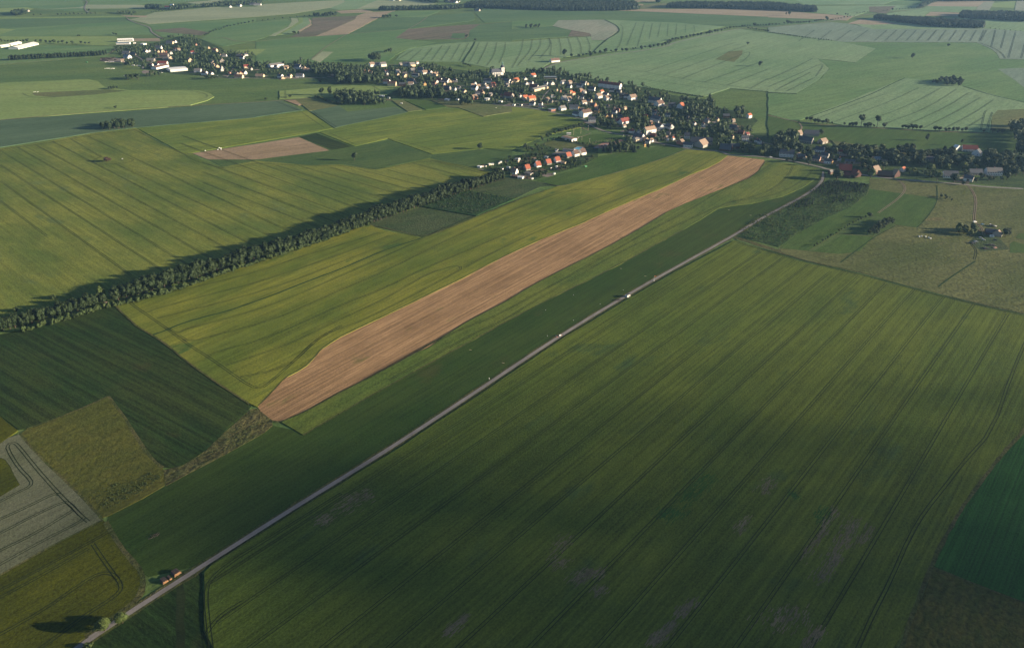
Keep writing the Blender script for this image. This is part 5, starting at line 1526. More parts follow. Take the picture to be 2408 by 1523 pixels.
clump('B1', [(945, 525), (1100, 515), (1255, 498), (1265, 470), (1100, 470), (960, 495)], 26, 10, 17, 'broad', 'dense tree of the small copse between grey field and yellow crop', 'copse by the grey field', name='copse_tree')
clump('A4', [(1590, 790), (1700, 812), (1810, 815), (1840, 790), (1750, 760), (1620, 765)], 28, 11, 16, 'broad', 'dark tree of the isolated copse at the far meadow edge', 'isolated copse in the far meadow', name='copse_tree')
clump('A4', [(1535, 775), (1590, 782), (1590, 770), (1540, 765)], 5, 7, 10, 'conifer', 'small pointed conifer at the thin end of the isolated meadow copse', 'conifers of the meadow copse')
clump('A1', [(1190, 755), (1315, 755), (1310, 735), (1200, 735)], 11, 10, 15, 'broad', 'tree of the dark clump in the meadow below the factory', 'meadow clump below the factory', name='clump_tree')
clump('A1', [(1385, 725), (1505, 720), (1500, 700), (1395, 700)], 8, 9, 13, 'broad', 'tree of the round-topped clump before the factory hall', 'clump before the factory', name='clump_tree')
clump('A1', [(1915, 752), (2055, 752), (2050, 738), (1925, 735)], 9, 8, 14, 'broad', 'tree of the pair-like clump where the village lane meets the meadow', 'clump at the village lane', name='clump_tree')
clump('A1', [(1020, 845), (1110, 842), (1100, 830), (1030, 832)], 6, 6, 9, 'broad', 'low tree of the clump on the olive strip in the light field', 'clump on the olive strip', name='clump_tree')
clump('A1', [(1055, 335), (1105, 335), (1100, 328), (1060, 328)], 4, 8, 10, 'broad', 'tree of the tiny group in the field behind the farm hall', 'tiny group behind the farm hall', name='clump_tree')
clump('A1', [(725, 347), (755, 347), (750, 342), (730, 342)], 3, 6, 8, 'broad', 'shrubby tree in the far field, in a group of three', 'three shrubs in the far field', name='clump_tree')
clump('A2', [(1180, 178), (1268, 176), (1262, 166), (1190, 166)], 9, 12, 17, 'broad', 'tree of the small dark copse casting a long shade over tan ground', 'small dark copse on the far slope', name='copse_tree')
clump('A2', [(345, 327), (412, 326), (405, 316), (352, 317)], 6, 8, 11, 'broad', 'tree of the round clump on the brown striped slope', 'clump on the striped slope', name='clump_tree')
clump('A2', [(1208, 500), (1280, 498), (1272, 482), (1218, 484)], 7, 9, 13, 'broad', 'tree of the domed clump on the slope above the village', 'domed clump above the village', name='clump_tree')
clump('A2', [(1075, 585), (1165, 585), (1160, 560), (1085, 565)], 8, 16, 24, 'broad', 'tall tree of the group behind the twin white farmhouses', 'tall group behind the twin farmhouses', name='tall_tree')
clump('A2', [(520, 160), (600, 162), (770, 156), (740, 145), (640, 145)], 26, 12, 19, 'broad', 'tree of the long copse beside the striped strips', 'long copse on the far slope', name='copse_tree')
clump('A2', [(2040, 108), (2135, 106), (2125, 98), (2050, 98)], 8, 10, 15, 'broad', 'tree of the group round the hut below the far forest', 'group below the far forest', name='clump_tree')
clump('A3', [(118, 270), (270, 268), (262, 255), (125, 255)], 11, 11, 17, 'broad', 'tree of the small wood on the shaded far slope', 'small wood on the far slope', name='copse_tree')
clump('C2', [(1920, 500), (2000, 520), (2050, 510), (2040, 470), (1925, 470)], 10, 8, 12, ['broad', 'lime'], 'tree of the big rounded clump beside the scrapyard farm', 'clump beside the scrapyard farm', name='clump_tree')
clump('C2', [(2240, 525), (2290, 520), (2280, 495), (2245, 500)], 4, 8, 11, 'broad', 'dark tree behind the stone shed of the scrapyard farm', 'trees behind the stone shed', name='clump_tree')
clump('C2', [(1295, 505), (1345, 510), (1480, 425), (1460, 405), (1400, 420)], 34, 6, 9, ['broad', 'tall'], 'tree of the thick hedge strip between bright meadow and olive meadow', 'thick hedge strip in the meadows', name='hedge_tree')
clump('C2', [(1790, 255), (1885, 275), (1895, 262), (1830, 235), (1795, 240)], 7, 3, 6, 'broad', 'shrubby tree of the open group on the tan meadow', 'open shrub group on the tan meadow', name='shrub_tree')
for p in along("C2 900,604 1000,545 1100,482 1210,420 1290,380", 7.5, .5):
    tree('broad', p, random.uniform(2.6, 4.6), None, 'small young fruit tree in the single orchard row', 'orchard row in the meadow', name='fruit_tree')
tree('broad', W(at('C2', 1305, 385)), 8, 8, 'largest tree, at the upper end of the orchard row')
# young conifer plantation and scrub by the lane
clump('C2', [(905, 205), (1000, 150), (1045, 128), (1300, 168), (1285, 215), (1150, 215), (1000, 245)], 110, 3.2, 6.5, 'conifer', 'young conifer in the dense part of the plantation by the lane', 'dense young conifers of the plantation', name='young_conifer')
clump('C2', [(775, 310), (860, 320), (920, 290), (930, 250), (860, 255)], 26, 3.5, 6.5, 'conifer', 'young conifer in the clump beside the lane bend', 'young conifers beside the lane', name='young_conifer')
clump('C2', [(1040, 285), (1100, 290), (1190, 265), (1180, 240), (1060, 245)], 22, 3, 6, 'conifer', 'young conifer in the middle clump of the plantation', 'young conifers in the middle clump', name='young_conifer')
for p in along("C2 1045,140 1150,150 1295,172", 4.5, 1.2):
    tree('broad', p, random.uniform(4, 6), 6, 'dark shrub of the dense hedge behind the young conifers', 'dense hedge behind the plantation', name='hedge_shrub')
def scrub(name, t_, P, n, h0, h1, mat='leaf_bush', mix=0.0):
    Q = [W(at(t_, *q)) for q in P]
    x0, x1, y0, y1 = min(q.x for q in Q), max(q.x for q in Q), min(q.y for q in Q), max(q.y for q in Q)
    it = []
    while len(it) < n:
        p = Vector((random.uniform(x0, x1), random.uniform(y0, y1), 0))
        if inside(p, Q) and mnoise.noise(p * .05) > random.uniform(-.9, .35):
            it.append((p, 'conifer' if random.random() < mix else 'broad', random.uniform(h0, h1)))
    o = mass(name, it, mat)
SCRUB = [('scrub_foliage', 'C2', [(370, 512), (520, 372), (700, 312), (900, 202), (1030, 125), (1300, 165), (1285, 220), (1180, 310), (1000, 388), (800, 498), (670, 588)], 1500, 1.0, 2.4, 'leaf_bush', .3),
         ('crop_foliage', 'D', [(994, 486), (1098, 449), (1208, 467), (1119, 505)], 900, 1.6, 2.6, 'leaf_broad', 0),
         ('weed_foliage', 'D', [(392, 1135), (440, 1098), (490, 1058), (560, 1000), (635, 990), (610, 1015), (520, 1068), (446, 1108)], 130, .5, 1.1, 'leaf_bush', 0),
         ('weed_foliage', 'E0', [(640, 450), (800, 380), (1050, 300), (1150, 320), (1000, 430), (750, 560), (680, 540)], 300, .5, 1.2, 'leaf_bush', 0)]
# rows along lanes
for t_, L_, lab, grp, hs in (
        ('B4', [(360, 432, 9), (400, 436, 10), (438, 452, 9), (470, 457, 11), (515, 462, 9), (552, 467, 12), (602, 466, 6), (716, 474, 7), (765, 485, 8), (792, 487, 10), (822, 486, 10), (905, 493, 9), (932, 495, 11), (960, 494, 10), (995, 492, 6), (1090, 500, 12),
                (1262, 505, 8), (1290, 506, 9), (1322, 513, 9), (1358, 515, 12), (1392, 518, 11), (1432, 518, 10), (1572, 527, 11), (1612, 531, 10), (1668, 537, 9), (1700, 530, 8), (1740, 533, 10), (1780, 533, 10), (1822, 535, 8), (1860, 534, 9), (2028, 542, 7), (2110, 548, 11), (2160, 553, 9), (2205, 548, 9)],
         'broad tree in the row along the lane under the pale cereal slope', 'row along the field lane', 1.0),
        ('V7', [(440, 690, 8), (492, 692, 7), (560, 650, 8), (640, 622, 8), (672, 620, 9), (716, 606, 8), (770, 592, 9), (820, 577, 9), (870, 562, 9), (925, 556, 10), (970, 542, 10), (1020, 522, 10), (1060, 502, 9)],
         'round tree in the avenue between yellow crop and football pitch', 'avenue beside the football pitch', 1.0),
        ('A3', [(490, 530, 22), (560, 542, 12), (630, 545, 12), (670, 532, 9), (700, 526, 8), (732, 512, 10), (740, 536, 12), (780, 512, 10), (830, 513, 13), (880, 507, 17), (932, 492, 8), (975, 497, 13), (1035, 487, 11), (1075, 488, 12), (1137, 472, 8), (1162, 466, 7), (1217, 472, 14), (1250, 458, 9), (1300, 463, 14), (1330, 444, 9),
                (1372, 446, 13), (1412, 444, 14), (1445, 436, 15), (1470, 425, 15), (1487, 412, 16), (1510, 385, 10), (1537, 385, 12), (1560, 380, 10), (1597, 378, 14), (1642, 362, 11), (1676, 355, 12), (1710, 350, 12), (1745, 342, 11), (1776, 342, 14), (1832, 328, 12), (1858, 332, 18), (1880, 320, 11), (1908, 312, 13), (1935, 307, 11), (1970, 300, 12), (2002, 284, 8), (2022, 278, 8), (2050, 278, 12),
                (2082, 266, 8), (2110, 263, 7), (2136, 259, 6), (2166, 254, 8), (2190, 252, 8), (2216, 250, 7), (2238, 250, 7), (2280, 254, 17), (2312, 247, 8), (2336, 247, 8), (2362, 245, 8), (2388, 247, 9)],
         'tree of the long avenue along the country road, village side', 'avenue along the country road', 1.0),
        ('A4', [(10, 248, 12), (40, 242, 9), (75, 240, 8), (105, 237, 7), (150, 230, 9), (185, 232, 18), (215, 232, 14), (240, 222, 8), (265, 222, 8), (285, 220, 8), (305, 220, 8), (330, 217, 7), (345, 218, 7), (360, 216, 8), (387, 222, 12), (436, 210, 9), (455, 207, 10), (475, 202, 9), (497, 200, 9), (517, 200, 8), (590, 196, 7), (610, 190, 5), (635, 186, 5), (660, 182, 6), (685, 180, 6), (715, 172, 8), (747, 167, 7), (770, 162, 6), (812, 157, 5),
                (650, 140, 8), (730, 145, 9), (750, 147, 8), (836, 131, 5), (865, 129, 5), (892, 124, 6), (907, 122, 6), (937, 120, 5), (1090, 106, 5), (1120, 102, 5), (1170, 102, 12), (1205, 97, 7), (1236, 97, 8), (1262, 91, 6), (1290, 89, 6), (1317, 86, 7), (1347, 86, 7), (1372, 83, 6), (1397, 81, 7)],
         'small tree of the long avenue along the country road, distant end', 'distant avenue along the country road', 1.0)):
    for x, y, h in L_:
        tree('broad', W(at(t_, x, y)), h * hs, h * random.uniform(.85, 1.1), lab, grp, name='avenue_tree', parts=t_ in ('B4', 'V7') or h > 10)
for x, y, h in ((50, 287, 12), (150, 287, 8), (237, 287, 8), (328, 287, 8), (398, 287, 9), (497, 287, 8), (597, 288, 8), (695, 292, 9), (800, 292, 13), (1055, 292, 10), (1207, 307, 12), (1347, 312, 10), (1467, 320, 10), (1580, 320, 13), (1713, 337, 10), (1832, 330, 12), (1960, 340, 8), (2117, 342, 12), (2375, 342, 11)):
    tree('broad', W(at('S3', x, y)), h, h * 1.05, 'small tree in the spaced row behind the white cattle barns', 'row behind the cattle barns', name='row_tree')
for x, y in ((765, 417), (803, 420), (840, 420)):
    tree('broad', W(at('A1', x, y)), 9, 9, 'small tree in the spaced row behind the white cattle barns', 'row behind the cattle barns', name='row_tree')
for side in (-5, 0, 5):
    for p in along("A1 70,572 400,552 700,540 1000,520", 7.0, 1.6, side):
        tree('belt', p, random.uniform(13, 17), 7.5, 'tree of the straight dark shelterbelt below the cattle barns', 'shelterbelt below the cattle barns', name='shelterbelt_tree', parts=False)
for s, sp, h, lab, grp in (("A1 250,152 300,150 350,148 450,142", 26, 9, 'tree of the broken far row past the meadow', 'broken far row'),
                           ("A1 510,147 700,142 930,133", 14, 9, 'tree of the dense low far row beside the lane', 'dense far row'),
                           ("A1 130,150 250,148 240,130", 12, 15, 'tall tree of the distant farm group', 'distant farm group'),
                           ("A2 0,208 150,190 300,175 420,163 520,155", 30, 7, 'bush of the dotted line above the striped strips', 'dotted bush line'),
                           ("A1 1400,128 1500,112 1600,105 1680,98", 16, 8, 'bush of the hedge leading to the distant hamlet', 'hedge to the distant hamlet'),
                           ("A1 1915,350 2000,305 2080,285 2150,255 2250,240 2408,210", 20, 9, 'bushy tree of the hedge climbing from the upper village', 'hedge climbing from the upper village'),
                           ("A4 0,308 120,325 250,345 400,365 520,378 615,388", 9, 5, 'bush of the clipped-looking hedge between two pale fields', 'hedge between the pale fields'),
                           ("A3 2200,272 2300,288 2408,304", 10, 8, 'bush at the hedge end by the country road', 'hedge end by the country road'),
                           ("A4 2040,268 2150,278 2300,292 2408,300", 16, 4, 'low bush on the margin beyond the long wood', 'bushes beyond the long wood'),
                           ("V4 1160,190 1290,215 1330,235", 6, 7, 'bush of the short hedge at the ditch end', 'short hedge at the ditch end'),
                           ("V3 50,800 200,850 380,905 560,940", 4.5, 6, 'bush of the diagonal hedge along the copse', 'diagonal hedge along the copse'),
                           ("V7 600,720 760,770 930,800 1100,830 1280,860", 4.5, 4.5, 'bush of the hedge between lawn and football pitch', 'hedge beside the football pitch'),
                           ("V7 1130,920 1290,870", 4, 4, 'bush of the short hedge by the pool lawn', 'short hedge by the pool'),
                           ("V6 1050,210 1200,255 1500,310 1800,365 2200,420", 5, 3, 'low bush of the hedge on the cereal margin behind the village', 'hedge behind the village')):
    for p in along(s, sp, 1.2):
        tree('bush' if h < 7 else 'broad', p, h * random.uniform(.75, 1.2), h * random.uniform(.8, 1.2), lab, grp, 'bush' if h < 7 else 'tree', name='hedge_bush' if h < 7 else 'hedgerow_tree', parts=False)

# village trees: thick among the houses, kept off the fronts that the photograph shows
AREAS = [('V1', 'broad', 120, 8, 15, "420,220 700,170 1000,230 1250,215 1450,250 1500,60 1700,20 1850,120 1950,250 2350,330 2408,720 1780,720 1650,600 1500,560 1330,500 1000,440 830,600 820,560 700,440 330,400 300,330"),
         ('V1', 'broad', 90, 12, 18, "450,560 560,480 720,540 700,600 480,600"),
         ('V1', 'broad', 90, 10, 16, "840,640 940,640 930,480 840,440"),
         ('V1', 'broad', 110, 8, 13, "1150,130 1250,100 1500,50 1480,10 1300,40"),
         ('V2', 'broad', 110, 8, 15, "300,130 560,60 900,60 1000,110 900,180 880,240 1200,260 1700,300 1900,220 2220,280 2408,310 2408,510 1950,440 1400,470 900,470 300,480 200,300"),
         ('V3', 'wood', 62, 13, 20, "400,540 550,565 860,555 1150,540 1330,520 1320,420 900,340 420,390"),
         ('V3', 'wood', 62, 10, 17, "430,860 560,940 900,950 1250,950 1420,930 1300,830 1000,770 800,730 450,760"),
         ('V3', 'broad', 100, 9, 15, "0,220 600,220 900,260 1200,230 1450,240 1800,230 2350,230 2408,560 1700,590 1400,430 900,330 420,385 0,420"),
         ('V4', 'wood', 66, 11, 18, "0,830 450,835 850,830 1100,820 1080,690 600,620 200,590 0,660"),
         ('V4', 'wood', 70, 11, 17, "1100,945 1480,955 1490,860 1290,790 1180,740"),
         ('V4', 'broad', 105, 8, 15, "700,260 1000,280 1100,380 1500,360 1600,400 1600,300 1750,260 1800,400 2050,330 2020,420 2400,430 2400,900 1600,930 1100,800 900,600 0,560 300,330"),
         ('V5', 'broad', 105, 8, 15, "900,110 1300,80 1720,140 2300,200 2408,250 2408,1000 1900,850 1750,830 1100,720 300,690 300,350"),
         ('V5', 'conif', 80, 9, 15, "1360,110 1720,170 1720,100 1400,60"),
         ('V6', 'broad', 105, 8, 15, "220,120 650,170 1050,230 1000,330 1300,420 1600,430 1950,480 2300,470 2408,560 2408,1030 0,1030 0,300 600,310 230,260"),
         ('V6', 'tallmix', 95, 10, 18, "1650,640 1900,580 2150,640 2200,760 1900,790 1700,740"),
         ('V7', 'tallmix', 60, 11, 18, "1390,1025 1600,1030 1850,1010 2050,990 2250,920 2240,800 2100,780 1800,850 1500,920"),
         ('V7', 'conif', 70, 10, 17, "1280,420 1500,530 1700,560 1800,590 1800,480 1600,380 1350,350"),
         ('V8', 'broad', 95, 8, 15, "0,0 2200,0 2250,180 2000,300 2380,420 2408,840 1980,790 1640,740 1100,660 900,640 640,600 500,740 200,790 0,800 0,640"),
         ('V8', 'broad', 60, 10, 16, "1000,340 1500,330 2000,420 1950,560 1500,520 1000,420"),
         ('V10', 'broad', 75, 10, 17, "560,640 900,640 1200,830 1700,870 1720,780 1400,740 1150,640"),
         ('V10', 'broad', 70, 11, 18, "1850,560 2000,480 2280,520 2300,640 2250,740 2000,740 1990,620"),
         ('V11', 'broad', 85, 8, 16, "60,250 450,260 700,390 1150,430 2400,490 2400,760 1980,850 1750,860 1600,760 1000,770 560,680 0,560"),
         ('V12', 'wood', 62, 11, 18, "0,300 140,330 380,310 560,420 900,420 950,360 1300,340 1600,380 1800,420 2408,420 2600,760 2250,790 1900,620 1500,620 900,640 520,600 200,560 0,600"),
         ('V12', 'broad', 90, 6, 11, "180,790 560,830 950,860 950,760 540,700 200,700"),
         ('V12', 'broad', 60, 6, 9, "1620,830 1900,870 2180,860 2200,780 1650,760"),
         ('B4', 'wood', 80, 15, 24, "2215,545 2290,550 2330,620 2340,760 2420,790 2470,480 2330,500"),
         ('V9', 'small', 45, 3, 8, "300,590 800,440 1100,380 1500,360 1900,420 2340,400 2150,560 1600,740 1200,830 700,770 420,690"),
         ('V9', 'broad', 90, 6, 10, "1320,160 1600,120 1600,60 1420,40 1330,100"),
         ('V9', 'broad', 80, 5, 9, "980,310 1300,330 1560,320 1500,230 1240,190 1000,240")]
cand = []
for t_, kd, dens, h0, h1, P in AREAS:
    Q = [W(at(t_, *map(float, q.split(',')))) for q in P.split()]
    x0, x1 = min(q.x for q in Q), max(q.x for q in Q)
    y0, y1 = min(q.y for q in Q), max(q.y for q in Q)
    n = int((x1 - x0) * (y1 - y0) / dens / (2.3 if t_ in ('V5', 'V6', 'V8', 'V4', 'V2', 'V1') and kd == 'broad' else 1))
    for _ in range(n):
        p = Vector((random.uniform(x0, x1), random.uniform(y0, y1), 0))
        if inside(p, Q):
            cand.append((p, kd, random.uniform(h0 * .75, h1) if kd == 'broad' else random.uniform(h0, h1)))
random.shuffle(cand)
cell, kept = {}, []
for p, kd, h in cand:
    i, j = int(p.x // 8), int(p.y // 8)
    md = (h * .34 if kd != 'small' else 3.0)
    if any((p - q).length < md for a in (-1, 0, 1) for b in (-1, 0, 1) for q in cell.get((i + a, j + b), ())):
        continue
    sx, sy, sc = px(p)
    top = sy - h * sc * .97
    hw = h * .34 * sc
    bad = False
    for (a0, b0, a1, b1, bs, bp) in BOX:
        if (p - bp).length < 5 + h * .25:
            bad = True; break
        if p.y < bp.y + 3:                              # stands before the building: may hide its foot but not more
            ox = min(sx + hw, a1) - max(sx - hw, a0)
            if ox > 0:
                oy = min(sy, b1) - max(top, b0)
                if oy > .16 * (b1 - b0) and ox > .18 * (a1 - a0):
                    bad = True; break
    if bad:
        continue
    cell.setdefault((i, j), []).append(p)
    kept.append((sy, p, kd, h))
kept.sort(key=lambda q: -q[0])
ZT_NAMES = {}
stuff = []
count = {}
for sy, p, kd, h in kept:
    kind = {'broad': random.choice(['broad'] * 12 + ['tall', 'lime', 'lime', 'conifer']), 'wood': random.choice(['broad', 'broad', 'tall']), 'conif': 'conifer' if random.random() < .75 else 'broad',
            'tallmix': random.choice(['tall', 'conifer', 'broad']), 'small': random.choice(['broad', 'bush', 'bush', 'conifer'])}[kd]
    if count.get(kind, 0) >= {'broad': 285, 'tall': 150, 'lime': 60, 'conifer': 120, 'bush': 90}[kind]:
        stuff.append((p, kind, h))
        continue
    count[kind] = count.get(kind, 0) + 1
    sx, sy2, _ = px(p)
    nm = min(LAND, key=lambda q: (q[1][0] - sx) ** 2 + 9 * (q[1][1] - sy2) ** 2)[0]
    what = {'broad': 'leafy dark green tree', 'tall': 'slender dark tree', 'lime': 'paler green tree', 'conifer': 'pointed dark conifer', 'bush': 'garden bush'}[kind]
    tree(kind, p, min(h, 4.5) if kind == 'bush' else h, h * random.uniform(.85, 1.12) if kind in ('broad', 'lime') else None, '%s among the houses around %s' % (what, nm), '%s around %s' % ({'broad': 'leafy trees', 'tall': 'slender trees', 'lime': 'paler trees', 'conifer': 'conifers', 'bush': 'bushes'}[kind], nm),
         'bush' if kind == 'bush' else 'tree', {'broad': 'village_tree', 'tall': 'slender_tree', 'lime': 'pale_green_tree', 'conifer': 'conifer', 'bush': 'garden_bush'}[kind])
print('village trees', len(kept), 'as stuff', len(stuff), count)

def small_crown(seed, kind, n=30):
    rnd = random.Random(seed)
    mb = MB()
    if kind == 'conifer':
        k = 6
        v = [(0, 0, 10)] + [(math.cos(6.28 * i / k) * 1.6, math.sin(6.28 * i / k) * 1.6, .8) for i in range(k)]
        mb.add(v, [(0, 1 + i, 1 + (i + 1) % k) for i in range(k)])
        for i in range(n):
            t = rnd.random() ** 1.3
            a = rnd.uniform(0, 6.28)
            rr = 2.3 * (1 - t) + .1
            z = 1 + 9 * t
            p = Vector((math.cos(a) * rr, math.sin(a) * rr, z))
            w = Vector((-math.sin(a), math.cos(a), 0)) * (.3 + rr * .3)
            mb.add([p * .6 + Vector((0, 0, z * .4 + .6)), p - w, p + w], [(0, 1, 2)])
    else:
        k, m = 6, 4
        v = []
        for j in range(m + 1):
            ph = math.pi * j / m
            for i in range(k):
                th = 6.28 * i / k
                r_ = rnd.uniform(.62, .9)
                v.append((math.sin(ph) * math.cos(th) * 3.6 * r_, math.sin(ph) * math.sin(th) * 3.6 * r_, 5.6 + math.cos(ph) * 4.4 * r_))
        mb.add(v, [(j * k + (i + 1) % k, j * k + i, (j + 1) * k + i, (j + 1) * k + (i + 1) % k) for j in range(m) for i in range(k)])
        for i in range(n):
            u = Vector((rnd.gauss(0, 1), rnd.gauss(0, 1), rnd.gauss(0, 1))).normalized()
            p = Vector((u.x * 3.5, u.y * 3.5, 5.6 + u.z * 4.3)) * 1.0
            nn = (u + Vector((rnd.uniform(-1, 1), rnd.uniform(-1, 1), rnd.uniform(-.5, 1)))).normalized()
            a = nn.orthogonal().normalized(); b = nn.cross(a)
            s_ = rnd.uniform(.6, 1.2)
            mb.add([p - a * s_, p - b * s_ * .7, p + a * s_, p + b * s_ * .7], [(0, 1, 2, 3)])
    return mb
SC = {k: [small_crown(200 + i, k) for i in range(4)] for k in ('broad', 'conifer')}

def mass(name, items, mat, kind='stuff'):
    """many far or hidden trees that read as one mass: one object"""
    V_, F_ = [], []
    for p, kd, h in items:
        src = random.choice(SC['conifer' if kd == 'conifer' else 'broad'])
        b = len(V_)
        s_, w_, a = h / 10, h / 10 * random.uniform(.85, 1.15), random.uniform(0, 6.28)
        ca, sa = math.cos(a) * w_, math.sin(a) * w_
        V_ += [(p.x + x * ca - y * sa, p.y + x * sa + y * ca, z * s_) for x, y, z in src.v]
        F_ += [tuple(i + b for i in f) for f in src.f]
    if not V_:
        return
    o = mesh_obj(name, V_, F_, mat)
    o['kind'] = kind
    return o
mass('tree_foliage', stuff, 'leaf_broad')
for q in SCRUB:
    scrub(*q)

def forest(name, P, spacing, h0, h1, mix, mat):
    Q = [W(p) for p in pts(P)]
    x0, x1 = min(q.x for q in Q), max(q.x for q in Q)
    y0, y1 = min(q.y for q in Q), max(q.y for q in Q)
    it = []
    y = y0
    while y < y1:
        x = x0
        while x < x1:
            p = Vector((x + random.uniform(-.45, .45) * spacing, y + random.uniform(-.45, .45) * spacing, 0))
            if inside(p, Q):
                it.append((p, 'conifer' if random.random() < mix else 'broad', random.uniform(h0, h1) * (1 + .12 * mnoise.noise(p * .012))))
            x += spacing
        y += spacing
    print(name, len(it))
    return mass(name, it, mat)
forest('forest', "D 1089,19 1204,23 1329,27 1444,26.5 1501,24 1500,15 1480,9 1400,3 1204,2 1110,11", 7.5, 15, 22, .7, 'leaf_conifer')
forest('forest', "D 1566,20 1626,21 1686,21.5 1806,25 1920,30 1918,24 1806,14 1630,12.5 1575,15", 7.5, 16, 22, .6, 'leaf_conifer')
forest('forest', "D 2053,46.5 2088,49.5 2121,55.5 2206,65 2313,68 2313,60 2231,53 2131,48 2060,43", 7.5, 14, 20, .2, 'leaf_conifer')
forest('forest', "D 2253,43 2420,53 2440,40 2263,34", 7.5, 16, 22, .4, 'leaf_conifer')
forest('forest', "D 2160,3 2240,5 2300,4 2420,3 2420,-6 2160,-4", 9, 14, 20, .3, 'leaf_conifer')
forest('forest', "A2 1140,105 1300,103 1550,98 1800,95 1940,88 1960,75 1700,78 1400,88 1200,95", 9, 12, 19, .1, 'leaf_broad')
forest('forest', "A1 1372,90 1525,90 1520,76 1380,76", 8, 14, 20, .1, 'leaf_broad')
forest('forest', "A1 1600,98 1720,92 1810,82 1800,70 1640,78", 8, 12, 18, .1, 'leaf_broad')
forest('forest', "A1 1820,78 1960,72 2060,66 2240,56 2408,44 A2 60,36 60,24 A1 2300,32 2060,46 1900,66", 9, 10, 18, .1, 'leaf_broad')
forest('forest', "A2 1500,8 1715,36 1720,26 1560,0", 9, 12, 18, .2, 'leaf_broad')
forest('forest', "A2 1740,24 1920,28 1935,20 1800,14", 14, 9, 14, .1, 'leaf_broad')
forest('forest', "A3 1350,30 1400,30 1400,18 1360,18", 8, 14, 20, .2, 'leaf_broad')
forest('forest', "A4 1400,88 1460,82 1520,42 1620,10 1560,5 1440,50", 11, 10, 16, .1, 'leaf_broad')
forest('forest', "A1 110,150 190,152 250,122 210,118 120,128", 11, 12, 18, .1, 'leaf_broad')
forest('forest', "A1 1100,130 1180,138 1290,136 1280,126 1120,118", 14, 10, 14, .1, 'leaf_broad')

# ------------------------------------------------------------------ smaller things
def car(p, rz, col, label, van=False, sc=1.0):
    r = empty('van' if van else 'parked_car', (p.x, p.y, p.z), rz)
    tag(r, label, 'van' if van else 'car')
    r.scale = (sc, sc, sc)
    prof = [(-2.1, .35), (2.1, .35), (2.15, .75), (1.2, .95), (.6, 1.42), (-1.3, 1.45), (-2.0, .98), (-2.15, .8)] if not van else [(-2.4, .4), (2.4, .4), (2.4, 1.0), (1.7, 1.2), (1.2, 2.0), (-2.4, 2.05)]
    n = len(prof)
    v = [(x, s * .86, z) for s in (-1, 1) for x, z in prof]
    f = [(i, (i + 1) % n, n + (i + 1) % n, n + i) for i in range(n)] + [tuple(range(n))[::-1], tuple(range(n, 2 * n))]
    mesh_obj('body', v, [q[::-1] for q in f], col, r)
    m = MB()
    if van:
        m.add([(1.72, -.8, 1.22), (1.72, .8, 1.22), (1.26, .75, 1.95), (1.26, -.75, 1.95)], [(0, 1, 2, 3)])
    else:
        m.add([(1.24, -.75, .97), (1.24, .75, .97), (.66, .68, 1.40), (.66, -.68, 1.40)], [(0, 1, 2, 3)])
    m.build('windscreen', 'window_glass', r)
    m = MB()
    for s in (-1, 1):
        if van: m.box(-1.9, s * .87 - .01, 1.25, 1.2, s * .87 + .01, 1.8)
        else: m.box(-1.4, s * .87 - .01, 1.0, .7, s * .87 + .01, 1.36)
    m.build('side_window', 'window_glass', r)
    for x in (-1.35, 1.35):
        for s in (-1, 1):
            m = MB()
            m.tube((x, s * .70, .34), (x, s * .90, .34), .34, n=10)
            m.build('wheel', 'dark_rubber', r)
    return r

# stacked logs by the road, each log an object of its own
def log_stack(a, b, length, layers, label, group):
    A, B = W(a), W(b)
    u = (B - A).normalized()
    nrm = Vector((-u.y, u.x, 0))
    wdt = (B - A).length
    k = 0
    while k < layers:
        rad = .17
        n = int((wdt - k * 2 * rad * .62) / (2 * rad))
        for i in range(n):
            rr = rad * random.uniform(.78, 1.02)
            c = A + u * (rad + k * rad * .62 + (k % 2) * .1 + i * 2 * rad)
            z = .13 + rad + k * rad * 1.72
            dl, dr = random.uniform(-.15, .25), random.uniform(-.3, .2)
            m = MB()
            m.tube((c.x - nrm.x * dl, c.y - nrm.y * dl, z), (c.x + nrm.x * (length + dr), c.y + nrm.y * (length + dr), z), rr, rr * random.uniform(.85, .97), 8, 0, True, 1)
            ob = m.build('log', ['log_bark', 'log_end'])
            tag(ob, label, 'log', group)
        k += 1
log_stack(at('S2', 1375, 537), at('S2', 1468, 484), 4.2, 5, 'peeled log in the roadside stack closest to the bushy tree', 'logs of the stack nearest the bushy tree')
log_stack(at('S2', 1474, 478), at('S2', 1525, 449), 3.6, 4, 'peeled log in the small middle stack beside the road', 'logs of the middle stack')
log_stack(at('S2', 1553, 424), at('S2', 1668, 352), 4.4, 6, 'peeled log in the highest of three stacks beside the road', 'logs of the highest stack')
# loose timber and boards in the dark meadow
for i, (x, y) in enumerate(((1052, 760), (1068, 752), (1080, 748), (1094, 742), (1108, 736), (1060, 742), (1082, 733), (1100, 728), (1116, 722))):
    p = W(at('E0', x, y))
    m = MB()
    a = .45 + (i % 3) * .9
    m.box(-1.1, -.1, .32, 1.1, .1, .5)
    ob = m.build('timber_beam', 'log_bark', None, False, (p.x, p.y, .02))
    ob.rotation_euler.z = a
    tag(ob, 'weathered beam in the small jumble of timber on the dark meadow', 'beam', 'jumble of timber')

